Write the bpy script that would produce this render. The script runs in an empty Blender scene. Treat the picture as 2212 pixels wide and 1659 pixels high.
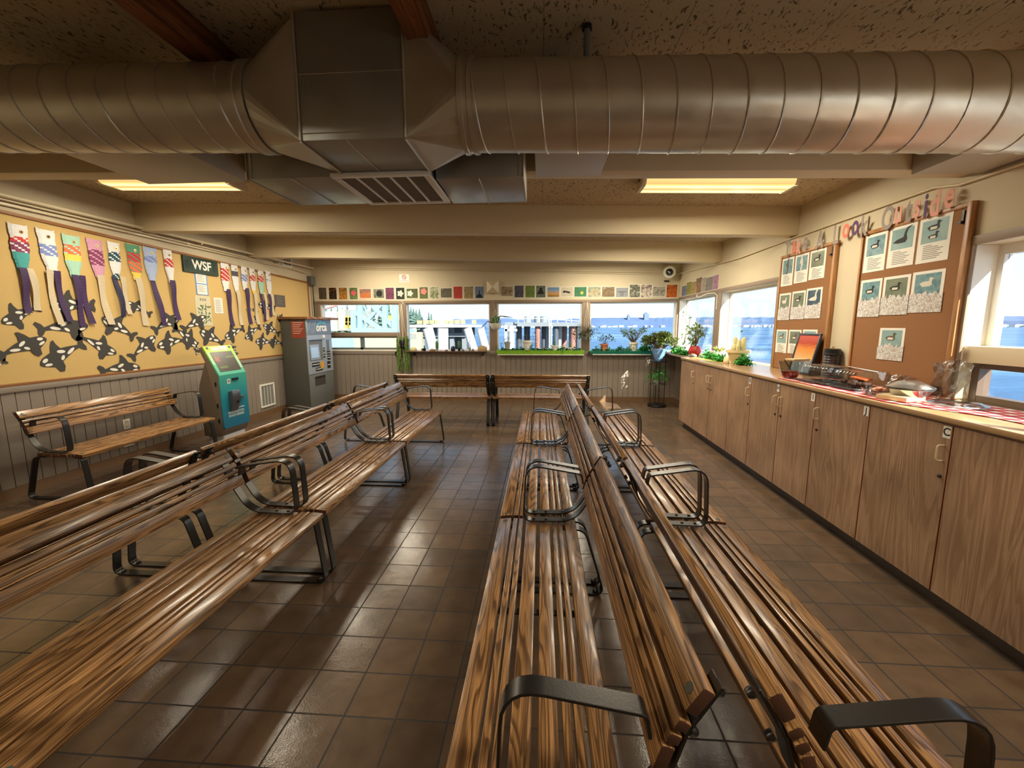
import bpy, bmesh, math, random
from mathutils import Vector, Matrix
random.seed(7)
SC = bpy.context.scene
COL = SC.collection
# ------------------------------------------------------------------ camera, world, sun, exposure
TS = 0.21                      # floor tile pitch in metres
CH = 7.3193*TS                 # camera height
FPX, PIT, YAW, ROL = 896.23, -0.13894, -0.07068, -0.002296
_cy, _sy, _cp, _sp = math.cos(YAW), math.sin(YAW), math.cos(PIT), math.sin(PIT)
_F = Vector((_sy*_cp, _cy*_cp, _sp)); _R0 = Vector((_cy, -_sy, 0)); _U0 = _R0.cross(_F)
_R = _R0*math.cos(ROL) + _U0*math.sin(ROL); _U = _U0*math.cos(ROL) - _R0*math.sin(ROL)
cam_d = bpy.data.cameras.new('camera'); cam = bpy.data.objects.new('camera', cam_d); COL.objects.link(cam)
cam_d.sensor_width = 36.0; cam_d.lens = FPX/2212*36.0; cam_d.clip_start = 0.02; cam_d.clip_end = 9000
m3 = Matrix((( _R.x, _U.x, -_F.x), (_R.y, _U.y, -_F.y), (_R.z, _U.z, -_F.z)))
cam.matrix_world = Matrix.Translation((0, 0, CH)) @ m3.to_4x4()
SC.camera = cam
SC.view_settings.view_transform = 'Standard'; SC.view_settings.look = 'None'
SC.view_settings.gamma = 1.0; SC.view_settings.use_curve_mapping = False
SC.view_settings.exposure = 0.38
SKY_STRENGTH = 1.35
SUN_STRENGTH = 17.0
LAMP_W = 1.35
w = bpy.data.worlds.new('world'); SC.world = w; w.use_nodes = True
nt = w.node_tree; nt.nodes.clear()
wo = nt.nodes.new('ShaderNodeOutputWorld'); bg = nt.nodes.new('ShaderNodeBackground')
tc = nt.nodes.new('ShaderNodeTexCoord'); sx = nt.nodes.new('ShaderNodeSeparateXYZ'); cr = nt.nodes.new('ShaderNodeValToRGB')
nz = nt.nodes.new('ShaderNodeTexNoise'); nz.inputs['Scale'].default_value = 2.2; nz.inputs['Detail'].default_value = 5
mp = nt.nodes.new('ShaderNodeMapping'); mp.inputs['Scale'].default_value = (1, 1, 4)
mx = nt.nodes.new('ShaderNodeMixRGB'); mr = nt.nodes.new('ShaderNodeMapRange')
mr.inputs['From Min'].default_value = 0.5; mr.inputs['From Max'].default_value = 0.75; mr.inputs['To Max'].default_value = 0.5
nt.links.new(tc.outputs['Generated'], sx.inputs[0]); nt.links.new(sx.outputs['Z'], cr.inputs[0])
nt.links.new(tc.outputs['Generated'], mp.inputs[0]); nt.links.new(mp.outputs[0], nz.inputs['Vector'])
nt.links.new(nz.outputs[0], mr.inputs[0]); nt.links.new(mr.outputs[0], mx.inputs[0])
nt.links.new(cr.outputs[0], mx.inputs[1]); mx.inputs[2].default_value = (0.95, 0.97, 1, 1)
e = cr.color_ramp.elements; e[0].position = 0.0; e[0].color = (0.66, 0.82, 0.95, 1); e[1].position = 0.7; e[1].color = (0.22, 0.45, 0.85, 1)
k = cr.color_ramp.elements.new(0.18); k.color = (0.58, 0.80, 0.97, 1)
nt.links.new(mx.outputs[0], bg.inputs[0]); bg.inputs[1].default_value = SKY_STRENGTH; nt.links.new(bg.outputs[0], wo.inputs[0])
sd = bpy.data.lights.new('sun', 'SUN'); sd.energy = SUN_STRENGTH; sd.angle = math.radians(0.55); sd.color = (1, 0.93, 0.80)
sun = bpy.data.objects.new('sun', sd); COL.objects.link(sun)
sun.rotation_euler = Vector((1, -1.42, 1.20)).to_track_quat('Z', 'Y').to_euler()
sun.location = (20, -27, 25)

def ray(px, py): return _F + _R*((px-1106)/FPX) - _U*((py-829.5)/FPX)
def at(px, py, ax, v):
    d = ray(px, py); i = 'xyz'.index(ax); c = Vector((0, 0, CH)); return c + d*((v-c[i])/d[i])

# ------------------------------------------------------------------ helpers
def lin(c):
    return tuple(((v/255)/12.92 if v/255 <= 0.04045 else ((v/255+0.055)/1.055)**2.4) for v in c) + (1,)
def mat(name, col, rough=0.6, metal=0.0, spec=0.5, emit=None, estr=0, bump=0, bscale=60, var=0, vscale=6, coat=0, alpha=1, sheen=0):
    m = bpy.data.materials.new(name); m.use_nodes = True; n = m.node_tree; b = n.nodes['Principled BSDF']
    c = lin(col); b.inputs['Base Color'].default_value = c
    b.inputs['Roughness'].default_value = rough; b.inputs['Metallic'].default_value = metal
    b.inputs['Specular IOR Level'].default_value = spec; b.inputs['Coat Weight'].default_value = coat
    if alpha < 1: b.inputs['Alpha'].default_value = alpha
    if emit: b.inputs['Emission Color'].default_value = lin(emit); b.inputs['Emission Strength'].default_value = estr
    t = n.nodes.new('ShaderNodeTexCoord')
    if var:
        z = n.nodes.new('ShaderNodeTexNoise'); z.inputs['Scale'].default_value = vscale; z.inputs['Detail'].default_value = 6
        x = n.nodes.new('ShaderNodeMixRGB'); x.inputs[1].default_value = tuple(v*(1-var) for v in c[:3])+(1,); x.inputs[2].default_value = tuple(min(1, v*(1+var)) for v in c[:3])+(1,)
        n.links.new(t.outputs['Object'], z.inputs['Vector']); n.links.new(z.outputs[0], x.inputs[0]); n.links.new(x.outputs[0], b.inputs['Base Color'])
    if bump:
        z = n.nodes.new('ShaderNodeTexNoise'); z.inputs['Scale'].default_value = bscale; z.inputs['Detail'].default_value = 4
        p = n.nodes.new('ShaderNodeBump'); p.inputs['Strength'].default_value = bump; p.inputs['Distance'].default_value = 0.01
        n.links.new(t.outputs['Object'], z.inputs['Vector']); n.links.new(z.outputs[0], p.inputs['Height']); n.links.new(p.outputs[0], b.inputs['Normal'])
    return m
def nd(n, typ, **kw):
    x = n.nodes.new(typ)
    for k, v in kw.items():
        if k in x.inputs: x.inputs[k].default_value = v
        else: setattr(x, k, v)
    return x
def ramp(n, stops):
    r = n.nodes.new('ShaderNodeValToRGB'); e = r.color_ramp.elements
    while len(e) < len(stops): e.new(0.5)
    for i, (p, c) in enumerate(stops): e[i].position = p; e[i].color = lin(c)
    return r
def wood(name, light, dark, axis=0, scale=1.0, rough=0.3, coat=0.0, use_sid=True, ring=5.0, pores=0.55, spec=0.5):
    m = bpy.data.materials.new(name); m.use_nodes = True; n = m.node_tree; b = n.nodes['Principled BSDF']; L = n.links.new
    t = nd(n, 'ShaderNodeTexCoord'); src = t.outputs['Object']
    if use_sid:
        a = nd(n, 'ShaderNodeAttribute'); a.attribute_name = 'sid'
        oi = nd(n, 'ShaderNodeObjectInfo')
        s = nd(n, 'ShaderNodeMath', operation='MULTIPLY_ADD'); s.inputs[1].default_value = 9.0; L(oi.outputs['Random'], s.inputs[0]); L(a.outputs['Fac'], s.inputs[2])
        v = nd(n, 'ShaderNodeVectorMath', operation='MULTIPLY'); v.inputs[1].default_value = (3.7, 1.93, 2.31); L(s.outputs[0], v.inputs[0])
        ad = nd(n, 'ShaderNodeVectorMath', operation='ADD'); L(t.outputs['Object'], ad.inputs[0]); L(v.outputs[0], ad.inputs[1]); src = ad.outputs[0]
    sc = [ring, ring, ring]; sc[axis] = ring*0.075
    mp = nd(n, 'ShaderNodeMapping'); mp.inputs['Scale'].default_value = tuple(s*scale for s in sc); L(src, mp.inputs[0])
    w_ = nd(n, 'ShaderNodeTexNoise'); w_.inputs['Scale'].default_value = 1.0; w_.inputs['Detail'].default_value = 2.0; w_.inputs['Distortion'].default_value = 0.4; L(mp.outputs[0], w_.inputs['Vector'])
    mu = nd(n, 'ShaderNodeMath', operation='MULTIPLY'); mu.inputs[1].default_value = 17.0; L(w_.outputs[0], mu.inputs[0])
    fr = nd(n, 'ShaderNodeMath', operation='FRACT'); L(mu.outputs[0], fr.inputs[0])
    rr = ramp(n, [(0.0, dark), (0.18, dark), (0.55, light), (0.9, light), (1.0, dark)]); L(fr.outputs[0], rr.inputs[0])
    sp = [260, 260, 260]; sp[axis] = 7
    mq = nd(n, 'ShaderNodeMapping'); mq.inputs['Scale'].default_value = tuple(s*scale for s in sp); L(src, mq.inputs[0])
    q = nd(n, 'ShaderNodeTexNoise'); q.inputs['Scale'].default_value = 1.0; q.inputs['Detail'].default_value = 3; L(mq.outputs[0], q.inputs['Vector'])
    qr = nd(n, 'ShaderNodeMapRange'); qr.inputs['From Min'].default_value = 0.42; qr.inputs['From Max'].default_value = 0.62; qr.inputs['To Min'].default_value = 1.0-pores; qr.inputs['To Max'].default_value = 1.08; L(q.outputs[0], qr.inputs[0])
    big = nd(n, 'ShaderNodeTexNoise'); big.inputs['Scale'].default_value = 2.3; L(src, big.inputs['Vector'])
    br = nd(n, 'ShaderNodeMapRange'); br.inputs['From Min'].default_value = 0.3; br.inputs['From Max'].default_value = 0.7; br.inputs['To Min'].default_value = 0.78; br.inputs['To Max'].default_value = 1.2; L(big.outputs[0], br.inputs[0])
    mm = nd(n, 'ShaderNodeMath', operation='MULTIPLY'); L(qr.outputs[0], mm.inputs[0]); L(br.outputs[0], mm.inputs[1])
    vm = nd(n, 'ShaderNodeVectorMath', operation='SCALE'); L(rr.outputs[0], vm.inputs[0]); L(mm.outputs[0], vm.inputs['Scale'])
    L(vm.outputs[0], b.inputs['Base Color'])
    bp = nd(n, 'ShaderNodeBump'); bp.inputs['Strength'].default_value = 0.12; bp.inputs['Distance'].default_value = 0.002; L(q.outputs[0], bp.inputs['Height']); L(bp.outputs[0], b.inputs['Normal'])
    b.inputs['Roughness'].default_value = rough; b.inputs['Coat Weight'].default_value = coat; b.inputs['Coat Roughness'].default_value = 0.12; b.inputs['Specular IOR Level'].default_value = spec
    return m
def glassy(name, tint=(255, 255, 255), refl=0.08, rough=0.02, dens=1.0):
    m = bpy.data.materials.new(name); m.use_nodes = True; n = m.node_tree; n.nodes.clear(); L = n.links.new
    o = nd(n, 'ShaderNodeOutputMaterial'); tr = nd(n, 'ShaderNodeBsdfTransparent'); gl = nd(n, 'ShaderNodeBsdfGlossy'); mi = nd(n, 'ShaderNodeMixShader')
    tr.inputs[0].default_value = lin(tint); gl.inputs['Roughness'].default_value = rough
    fr = nd(n, 'ShaderNodeLayerWeight'); fr.inputs['Blend'].default_value = 0.5
    pw = nd(n, 'ShaderNodeMath', operation='POWER'); pw.inputs[1].default_value = 4.5; L(fr.outputs['Facing'], pw.inputs[0])
    mr = nd(n, 'ShaderNodeMapRange'); mr.inputs['To Min'].default_value = refl*0.5; mr.inputs['To Max'].default_value = 0.9; L(pw.outputs[0], mr.inputs[0])
    L(mr.outputs[0], mi.inputs[0]); L(tr.outputs[0], mi.inputs[1]); L(gl.outputs[0], mi.inputs[2]); L(mi.outputs[0], o.inputs[0])
    return m
def noisepic(name, cols, scale=3.0, rough=0.35, vert=0.0, dist=0.6):
    """a print: colours of a noise field, optionally mixed with a top-to-bottom order"""
    m = bpy.data.materials.new(name); m.use_nodes = True; n = m.node_tree; b = n.nodes['Principled BSDF']; L = n.links.new
    t = nd(n, 'ShaderNodeTexCoord'); z = nd(n, 'ShaderNodeTexNoise'); z.inputs['Scale'].default_value = scale; z.inputs['Detail'].default_value = 7; z.inputs['Distortion'].default_value = dist
    L(t.outputs['Object'], z.inputs['Vector'])
    s = nd(n, 'ShaderNodeSeparateXYZ'); L(t.outputs['Generated'], s.inputs[0])
    mr = nd(n, 'ShaderNodeMapRange'); mr.inputs['From Min'].default_value = 0.3; mr.inputs['From Max'].default_value = 0.7; L(z.outputs[0], mr.inputs[0])
    mi = nd(n, 'ShaderNodeMix'); mi.data_type = 'FLOAT'; mi.inputs[0].default_value = vert; L(mr.outputs[0], mi.inputs[2]); L(s.outputs['Z'], mi.inputs[3])
    st = [(i/max(1, len(cols)-1), c) for i, c in enumerate(cols)]
    r = ramp(n, st); L(mi.outputs[0], r.inputs[0]); L(r.outputs[0], b.inputs['Base Color']); b.inputs['Roughness'].default_value = rough
    return m

class MB:
    def __init__(s): s.v = []; s.f = []; s.m = []; s.s = []; s.cur = 0; s.sid = 0.0
    def face(s, idx): s.f.append(tuple(idx)); s.m.append(s.cur); s.s.append(s.sid)
    def add(s, vs, fs):
        o = len(s.v); s.v += [Vector(x) for x in vs]
        for f in fs: s.face([o+i for i in f])
        return s
    def box(s, x0, x1, y0, y1, z0, z1):
        if x0 > x1: x0, x1 = x1, x0
        if y0 > y1: y0, y1 = y1, y0
        if z0 > z1: z0, z1 = z1, z0
        return s.add([(x0,y0,z0),(x1,y0,z0),(x1,y1,z0),(x0,y1,z0),(x0,y0,z1),(x1,y0,z1),(x1,y1,z1),(x0,y1,z1)],
                     [(0,3,2,1),(4,5,6,7),(0,1,5,4),(1,2,6,5),(2,3,7,6),(3,0,4,7)])
    def obox(s, c, size, M=None):
        c = Vector(c); h = Vector(size)/2; M = M or Matrix.Identity(3)
        vs = [c + M @ Vector((a*h.x, b*h.y, d*h.z)) for d in (-1, 1) for a, b in ((-1,-1),(1,-1),(1,1),(-1,1))]
        return s.add(vs, [(0,3,2,1),(4,5,6,7),(0,1,5,4),(1,2,6,5),(2,3,7,6),(3,0,4,7)])
    def beam(s, a, b, w, h=None, up=(0,0,1)):
        a = Vector(a); b = Vector(b); d = (b-a); l = d.length; d.normalize(); u = Vector(up)
        if abs(d.dot(u)) > 0.99: u = Vector((1, 0, 0))
        sd = d.cross(u).normalized(); u = sd.cross(d).normalized()
        M = Matrix((sd, d, u)).transposed()
        return s.obox((a+b)/2, (w, l, h or w), M)
    def prism(s, poly, fn, d0, d1):
        n = len(poly); vs = [fn(p[0], p[1], d0) for p in poly] + [fn(p[0], p[1], d1) for p in poly]
        fs = [tuple(range(n))[::-1], tuple(range(n, 2*n))] + [(i, (i+1) % n, n+(i+1) % n, n+i) for i in range(n)]
        return s.add(vs, fs)
    def tube(s, pts, r, n=8, closed=False, cap=True):
        pts = [Vector(p) for p in pts]; m = len(pts); rs = r if isinstance(r, (list, tuple)) else [r]*m
        o = len(s.v); pu = None
        for i, p in enumerate(pts):
            if closed: d = pts[(i+1) % m]-pts[i-1]
            else: d = pts[min(i+1, m-1)]-pts[max(i-1, 0)]
            if d.length < 1e-9: d = Vector((0, 0, 1))
            d.normalize()
            if pu is None:
                u = d.orthogonal().normalized()
            else:
                u = pu - d*pu.dot(d)
                u = u.normalized() if u.length > 1e-6 else d.orthogonal().normalized()
            pu = u; q = d.cross(u)
            for k in range(n):
                a = 2*math.pi*k/n; s.v.append(p + (u*math.cos(a)+q*math.sin(a))*rs[i])
        for i in range(m if closed else m-1):
            j = (i+1) % m
            for k in range(n): s.face((o+i*n+k, o+i*n+(k+1) % n, o+j*n+(k+1) % n, o+j*n+k))
        if cap and not closed:
            s.face([o+k for k in range(n)][::-1]); s.face([o+(m-1)*n+k for k in range(n)])
        return s
    def bar(s, pts, w, t, side, closed=False):
        """flat bar swept along a planar path; side = unit vector across its width"""
        pts = [Vector(p) for p in pts]; side = Vector(side).normalized(); m = len(pts); o = len(s.v)
        for i, p in enumerate(pts):
            if closed: d = pts[(i+1) % m]-pts[i-1]
            else: d = pts[min(i+1, m-1)]-pts[max(i-1, 0)]
            d.normalize(); nrm = d.cross(side).normalized()
            for a, b in ((-1,-1),(1,-1),(1,1),(-1,1)): s.v.append(p + side*(a*w/2) + nrm*(b*t/2))
        for i in range(m if closed else m-1):
            j = (i+1) % m
            for k in range(4): s.face((o+i*4+k, o+i*4+(k+1) % 4, o+j*4+(k+1) % 4, o+j*4+k))
        if not closed: s.face((o+3, o+2, o+1, o)); e = o+(m-1)*4; s.face((e, e+1, e+2, e+3))
        return s
    def lathe(s, prof, c, n=24, ax='z', cap=True):
        o = len(s.v); c = Vector(c)
        for r, z in prof:
            for k in range(n):
                a = 2*math.pi*k/n; q = (r*math.cos(a), r*math.sin(a), z)
                if ax == 'y': q = (q[0], q[2], q[1])
                if ax == 'x': q = (q[2], q[0], q[1])
                s.v.append(c + Vector(q))
        for i in range(len(prof)-1):
            for k in range(n): s.face((o+i*n+k, o+i*n+(k+1) % n, o+(i+1)*n+(k+1) % n, o+(i+1)*n+k))
        if cap:
            s.face([o+k for k in range(n)][::-1]); s.face([o+(len(prof)-1)*n+k for k in range(n)])
        return s
    def ball(s, c, r, n=10, sq=(1, 1, 1), jit=0):
        c = Vector(c); o = len(s.v); h = n//2
        for i in range(1, h):
            th = math.pi*i/h
            for k in range(n):
                a = 2*math.pi*k/n; rr = r*(1+random.uniform(-jit, jit))
                s.v.append(c + Vector((rr*math.sin(th)*math.cos(a)*sq[0], rr*math.sin(th)*math.sin(a)*sq[1], rr*math.cos(th)*sq[2])))
        t = len(s.v); s.v.append(c+Vector((0, 0, r*sq[2]))); s.v.append(c-Vector((0, 0, r*sq[2])))
        for i in range(h-2):
            for k in range(n): s.face((o+i*n+k, o+(i+1)*n+k, o+(i+1)*n+(k+1) % n, o+i*n+(k+1) % n))
        for k in range(n): s.face((t, o+k, o+(k+1) % n)); s.face((t+1, o+(h-2)*n+(k+1) % n, o+(h-2)*n+k))
        return s
    def leaf(s, p, d, l, w, droop=0.2, up=(0, 0, 1)):
        p = Vector(p); d = Vector(d).normalized(); u = Vector(up)
        sd = d.cross(u); sd = sd.normalized() if sd.length > 1e-4 else Vector((1, 0, 0)); nn = sd.cross(d)
        m1 = p+d*l*0.45 - nn*(-0.06*l); e = p+d*l - Vector((0, 0, droop*l))
        return s.add([p, m1+sd*w/2+nn*w*0.18, e, m1-sd*w/2+nn*w*0.18, m1], [(0, 1, 4), (1, 2, 4), (2, 3, 4), (3, 0, 4)])

def worigin(p):
    o = Vector((0, 0, 0))
    while p is not None: o = o + p.location; p = p.parent
    return o
def build(name, mb, mats, parent=None, bevel=0, seg=2, smooth=False, solid=0, origin=None, local=False):
    me = bpy.data.meshes.new(name)
    base = Vector((0, 0, 0)); loc = Vector((0, 0, 0))
    if parent is not None: base = Vector((0, 0, 0)) if local else worigin(parent)
    elif origin is not None: base = loc = Vector(origin)
    elif not local:
        xs = [v.x for v in mb.v]; ys = [v.y for v in mb.v]; zs = [v.z for v in mb.v]
        base = loc = Vector(((min(xs)+max(xs))/2, (min(ys)+max(ys))/2, min(zs)))
    me.from_pydata([tuple(v-base) for v in mb.v], [], mb.f)
    if not isinstance(mats, (list, tuple)): mats = [mats]
    for m in mats: me.materials.append(m)
    me.polygons.foreach_set('material_index', mb.m)
    at_ = me.attributes.new('sid', 'FLOAT', 'FACE'); at_.data.foreach_set('value', mb.s)
    bm = bmesh.new(); bm.from_mesh(me)
    bmesh.ops.recalc_face_normals(bm, faces=bm.faces)
    if bevel:
        ed = [e for e in bm.edges if len(e.link_faces) == 2 and e.calc_face_angle(0) > 0.6]
        bmesh.ops.bevel(bm, geom=ed, offset=bevel, segments=seg, affect='EDGES', profile=0.5, clamp_overlap=True)
    bm.to_mesh(me); bm.free()
    if smooth or bevel:
        me.shade_smooth()
        try: me.set_sharp_from_angle(angle=math.radians(smooth if isinstance(smooth, (int, float)) and smooth > 1 else 40))
        except Exception: pass
    ob = bpy.data.objects.new(name, me); COL.objects.link(ob)
    if parent is not None: ob.parent = parent
    ob.location = loc
    if solid:
        md = ob.modifiers.new('solid', 'SOLIDIFY'); md.thickness = solid; md.offset = 0
    return ob
def tag(o, label=None, cat=None, group=None, kind=None):
    if label: o['label'] = label
    if cat: o['category'] = cat
    if group: o['group'] = group
    if kind: o['kind'] = kind
    return o
def thing(name, label, cat, loc=(0, 0, 0), rotz=0, group=None, kind=None):
    o = bpy.data.objects.new(name, None); COL.objects.link(o); o.location = loc; o.rotation_euler = (0, 0, rotz); o.empty_display_size = 0.1
    return tag(o, label, cat, group, kind)
def struct(name, mb, mats, **k):
    return tag(build(name, mb, mats, **k), kind='structure')
def dup(root, loc, rotz=None, label=None, group=None):
    r = root.copy(); COL.objects.link(r); r.location = loc
    if rotz is not None: r.rotation_euler = (0, 0, rotz)
    if label: r['label'] = label
    if group: r['group'] = group
    for ch in list(root.children):
        c = ch.copy(); COL.objects.link(c); c.parent = r
        for g in list(ch.children):
            d = g.copy(); COL.objects.link(d); d.parent = c
    return r
def arc(cx, cz, r, a0, a1, n=6):
    return [(cx+r*math.cos(math.radians(a0+(a1-a0)*i/n)), cz+r*math.sin(math.radians(a0+(a1-a0)*i/n))) for i in range(n+1)]
def roundpath(pts, rad, n=5, closed=False):
    """round the corners of a 2-D path"""
    P = [Vector((p[0], p[1])) for p in pts]; out = []; m = len(P)
    for i, p in enumerate(P):
        r = rad[i] if isinstance(rad, (list, tuple)) else rad
        if (not closed and i in (0, m-1)) or r == 0: out.append((p.x, p.y)); continue
        a = (P[i-1]-p); b = (P[(i+1) % m]-p); la, lb = a.length, b.length; a.normalize(); b.normalize()
        ang = a.angle(b); t = min(r/math.tan(ang/2), la*0.49, lb*0.49); s0 = p+a*t; s1 = p+b*t
        for k in range(n+1):
            u = k/n; q = s0*(1-u)**2 + p*2*u*(1-u) + s1*u*u; out.append((q.x, q.y))
    return out
def text_mb(txt, size, fn, depth=0.002, bold=0.0, font_scale_x=1.0, mb=None, align='CENTER', shear=0):
    cu = bpy.data.curves.new('t', 'FONT'); cu.body = txt; cu.size = size; cu.align_x = align; cu.align_y = 'CENTER'; cu.extrude = depth/2; cu.offset = bold; cu.shear = shear
    ob = bpy.data.objects.new('t', cu); COL.objects.link(ob); dg = bpy.context.evaluated_depsgraph_get()
    me = bpy.data.meshes.new_from_object(ob.evaluated_get(dg)); mb = mb or MB()
    mb.add([fn(v.co.x*font_scale_x, v.co.y, v.co.z) for v in me.vertices], [tuple(p.vertices) for p in me.polygons])
    bpy.data.objects.remove(ob); bpy.data.curves.remove(cu); bpy.data.meshes.remove(me)
    return mb
# plane mappings: on the left wall (faces +x), on the right wall (faces -x), on the back wall (faces -y)
def onL(x0, yc, zc): return lambda a, b, c: Vector((x0+c, yc+a, zc+b))
def onR(x0, yc, zc): return lambda a, b, c: Vector((x0-c, yc-a, zc+b))
def onB(y0, xc, zc): return lambda a, b, c: Vector((xc+a, y0-c, zc+b))
# ------------------------------------------------------------------ materials
M = {}
M['oak'] = wood('bench_oak', (178, 131, 82), (112, 78, 46), axis=0, rough=0.32, coat=0.2, ring=12, pores=0.4)
M['endgrain_shade'] = mat('oak_end_grain_shade', (74, 42, 24), .6, var=.2, vscale=60)  # dark end grain, with the shade on the slat ends put into the colour
M['oak_side'] = wood('door_oak', (168, 134, 104), (150, 116, 88), axis=2, rough=0.38, coat=0.1, use_sid=True, ring=6, pores=0.16)
M['counter'] = mat('counter_laminate', (176, 140, 100), 0.22, var=0.1, vscale=3)
M['seam'] = mat('door_edge_band', (140, 62, 30), 0.5)
M['steel'] = mat('dark_steel_bar', (70, 68, 66), 0.3, 0.85, bump=0.03, bscale=200)
M['bolt'] = mat('bolt_steel', (80, 78, 75), 0.35, 0.9)
M['plug'] = mat('grey_plug', (72, 74, 68), 0.4)
M['wall'] = mat('wall_paint', (204, 190, 160), 0.75, bump=0.06, bscale=120, var=0.04)
M['beam'] = mat('beam_paint', (204, 188, 154), 0.62, bump=0.04, bscale=150)
M['taupe'] = mat('wainscot_paint', (140, 127, 114), 0.55, var=0.05)
M['frame'] = mat('window_frame_paint', (138, 118, 98), 0.5)
M['white'] = mat('white_paint', (228, 224, 214), 0.45)
M['cream'] = mat('cream_metal', (214, 198, 164), 0.4)
M['glulam'] = wood('stained_beam', (140, 84, 40), (104, 58, 26), axis=1, rough=0.5, use_sid=False, ring=3)
M['trimwood'] = wood('board_trim_oak', (182, 132, 82), (164, 114, 68), axis=2, rough=0.4, use_sid=False, ring=4, pores=0.12)
M['trimdark'] = mat('board_edge', (142, 92, 48), 0.5)
M['cork'] = mat('cork', (146, 100, 60), 0.85, bump=0.3, bscale=220, var=0.16, vscale=160)
M['tackboard'] = mat('tan_tackboard', (204, 172, 110), 0.9, bump=0.15, bscale=260, var=0.06, vscale=90)
M['glass'] = glassy('window_glass', (250, 253, 255), 0.05)
M['plastic'] = glassy('clear_plastic', (232, 236, 236), 0.16, 0.05)
M['bag'] = glassy('thin_plastic_film', (226, 222, 210), 0.22, 0.18)
M['bowlglass'] = glassy('bowl_glass', (235, 240, 240), 0.16, 0.03)
M['black'] = mat('black_plastic', (24, 24, 26), 0.4)
M['darkgrey'] = mat('dark_grey_powder_coat', (78, 78, 72), 0.5)
M['grey'] = mat('machine_grey', (104, 106, 104), 0.45)
M['silver'] = mat('machine_fascia', (168, 178, 190), 0.35, 0.35)
M['paper'] = mat('white_paper', (232, 228, 216), 0.8)
M['paperblue'] = mat('blue_card', (110, 150, 205), 0.7)
M['ink'] = mat('print_ink', (60, 56, 54), 0.8)
M['inkg'] = mat('grey_print', (140, 134, 126), 0.8)
M['brass'] = mat('brass', (190, 160, 90), 0.3, 0.9)
M['green'] = mat('leaf_green', (58, 148, 56), 0.45, var=0.35, vscale=30)
M['ivy'] = mat('ivy_green', (40, 122, 58), 0.4, var=0.45, vscale=40)
M['jade'] = mat('jade_leaf', (112, 126, 62), 0.35, var=0.35, vscale=30)
M['greyleaf'] = mat('grey_green_leaf', (74, 88, 62), 0.45, var=0.3, vscale=30)
M['stem'] = mat('brown_stem', (104, 84, 58), 0.7, var=0.2)
M['moss'] = mat('trailing_moss', (112, 140, 66), 0.8, var=0.3, vscale=60)
M['terra'] = mat('terracotta', (186, 110, 76), 0.7, var=0.08)
M['potwhite'] = mat('white_glaze', (216, 212, 200), 0.3)
M['potgrey'] = mat('grey_glaze', (150, 146, 136), 0.5, var=0.12)
M['potcream'] = mat('cream_pot', (222, 198, 150), 0.5)
M['potblue'] = mat('blue_glaze', (120, 160, 205), 0.25)
M['potred'] = mat('red_glaze', (178, 46, 36), 0.2)
M['soil'] = mat('soil', (54, 40, 30), 0.95, bump=0.5, bscale=80)
M['lime'] = mat('lime_planter', (140, 196, 52), 0.5)
M['teal'] = mat('teal_foil', (30, 150, 128), 0.35, bump=0.15, bscale=25)
M['rope'] = mat('cotton_cord', (206, 198, 178), 0.9)
M['rock'] = mat('river_stone', (118, 110, 102), 0.75, var=0.3, vscale=15)
M['cactus'] = mat('cactus_green', (70, 110, 60), 0.6, var=0.25, vscale=50)
M['cactusspine'] = mat('pale_spiny_cactus', (206, 196, 140), 0.7, var=0.2, vscale=60)
M['drift'] = mat('driftwood', (140, 118, 92), 0.8, var=0.3, vscale=12)
M['orca_black'] = mat('charcoal_paper', (66, 63, 60), 0.85)
def lampmat():
    m = bpy.data.materials.new('lamp_lens'); m.use_nodes = True; n = m.node_tree; b = n.nodes['Principled BSDF']; L = n.links.new
    t = nd(n, 'ShaderNodeTexCoord'); s = nd(n, 'ShaderNodeSeparateXYZ'); L(t.outputs['Object'], s.inputs[0])
    a = nd(n, 'ShaderNodeMath', operation='ABSOLUTE'); L(s.outputs['Y'], a.inputs[0])
    mr = nd(n, 'ShaderNodeMapRange'); mr.inputs['To Max'].default_value = 1.0; mr.inputs['From Max'].default_value = 0.14; L(a.outputs[0], mr.inputs[0])
    r = ramp(n, [(0, (196, 150, 84)), (.30, (255, 226, 150)), (.5, (255, 240, 190)), (.72, (255, 214, 130)), (.85, (214, 170, 104)), (1, (240, 200, 130))]); L(mr.outputs[0], r.inputs[0])
    L(r.outputs[0], b.inputs['Emission Color']); b.inputs['Emission Strength'].default_value = 1.0; L(r.outputs[0], b.inputs['Base Color']); b.inputs['Roughness'].default_value = .25
    return m
M['lampglow'] = lampmat()
M['unused_tube'] = mat('lamp_tube', (255, 240, 200), 0.4, emit=(255, 226, 150), estr=4.0)

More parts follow.
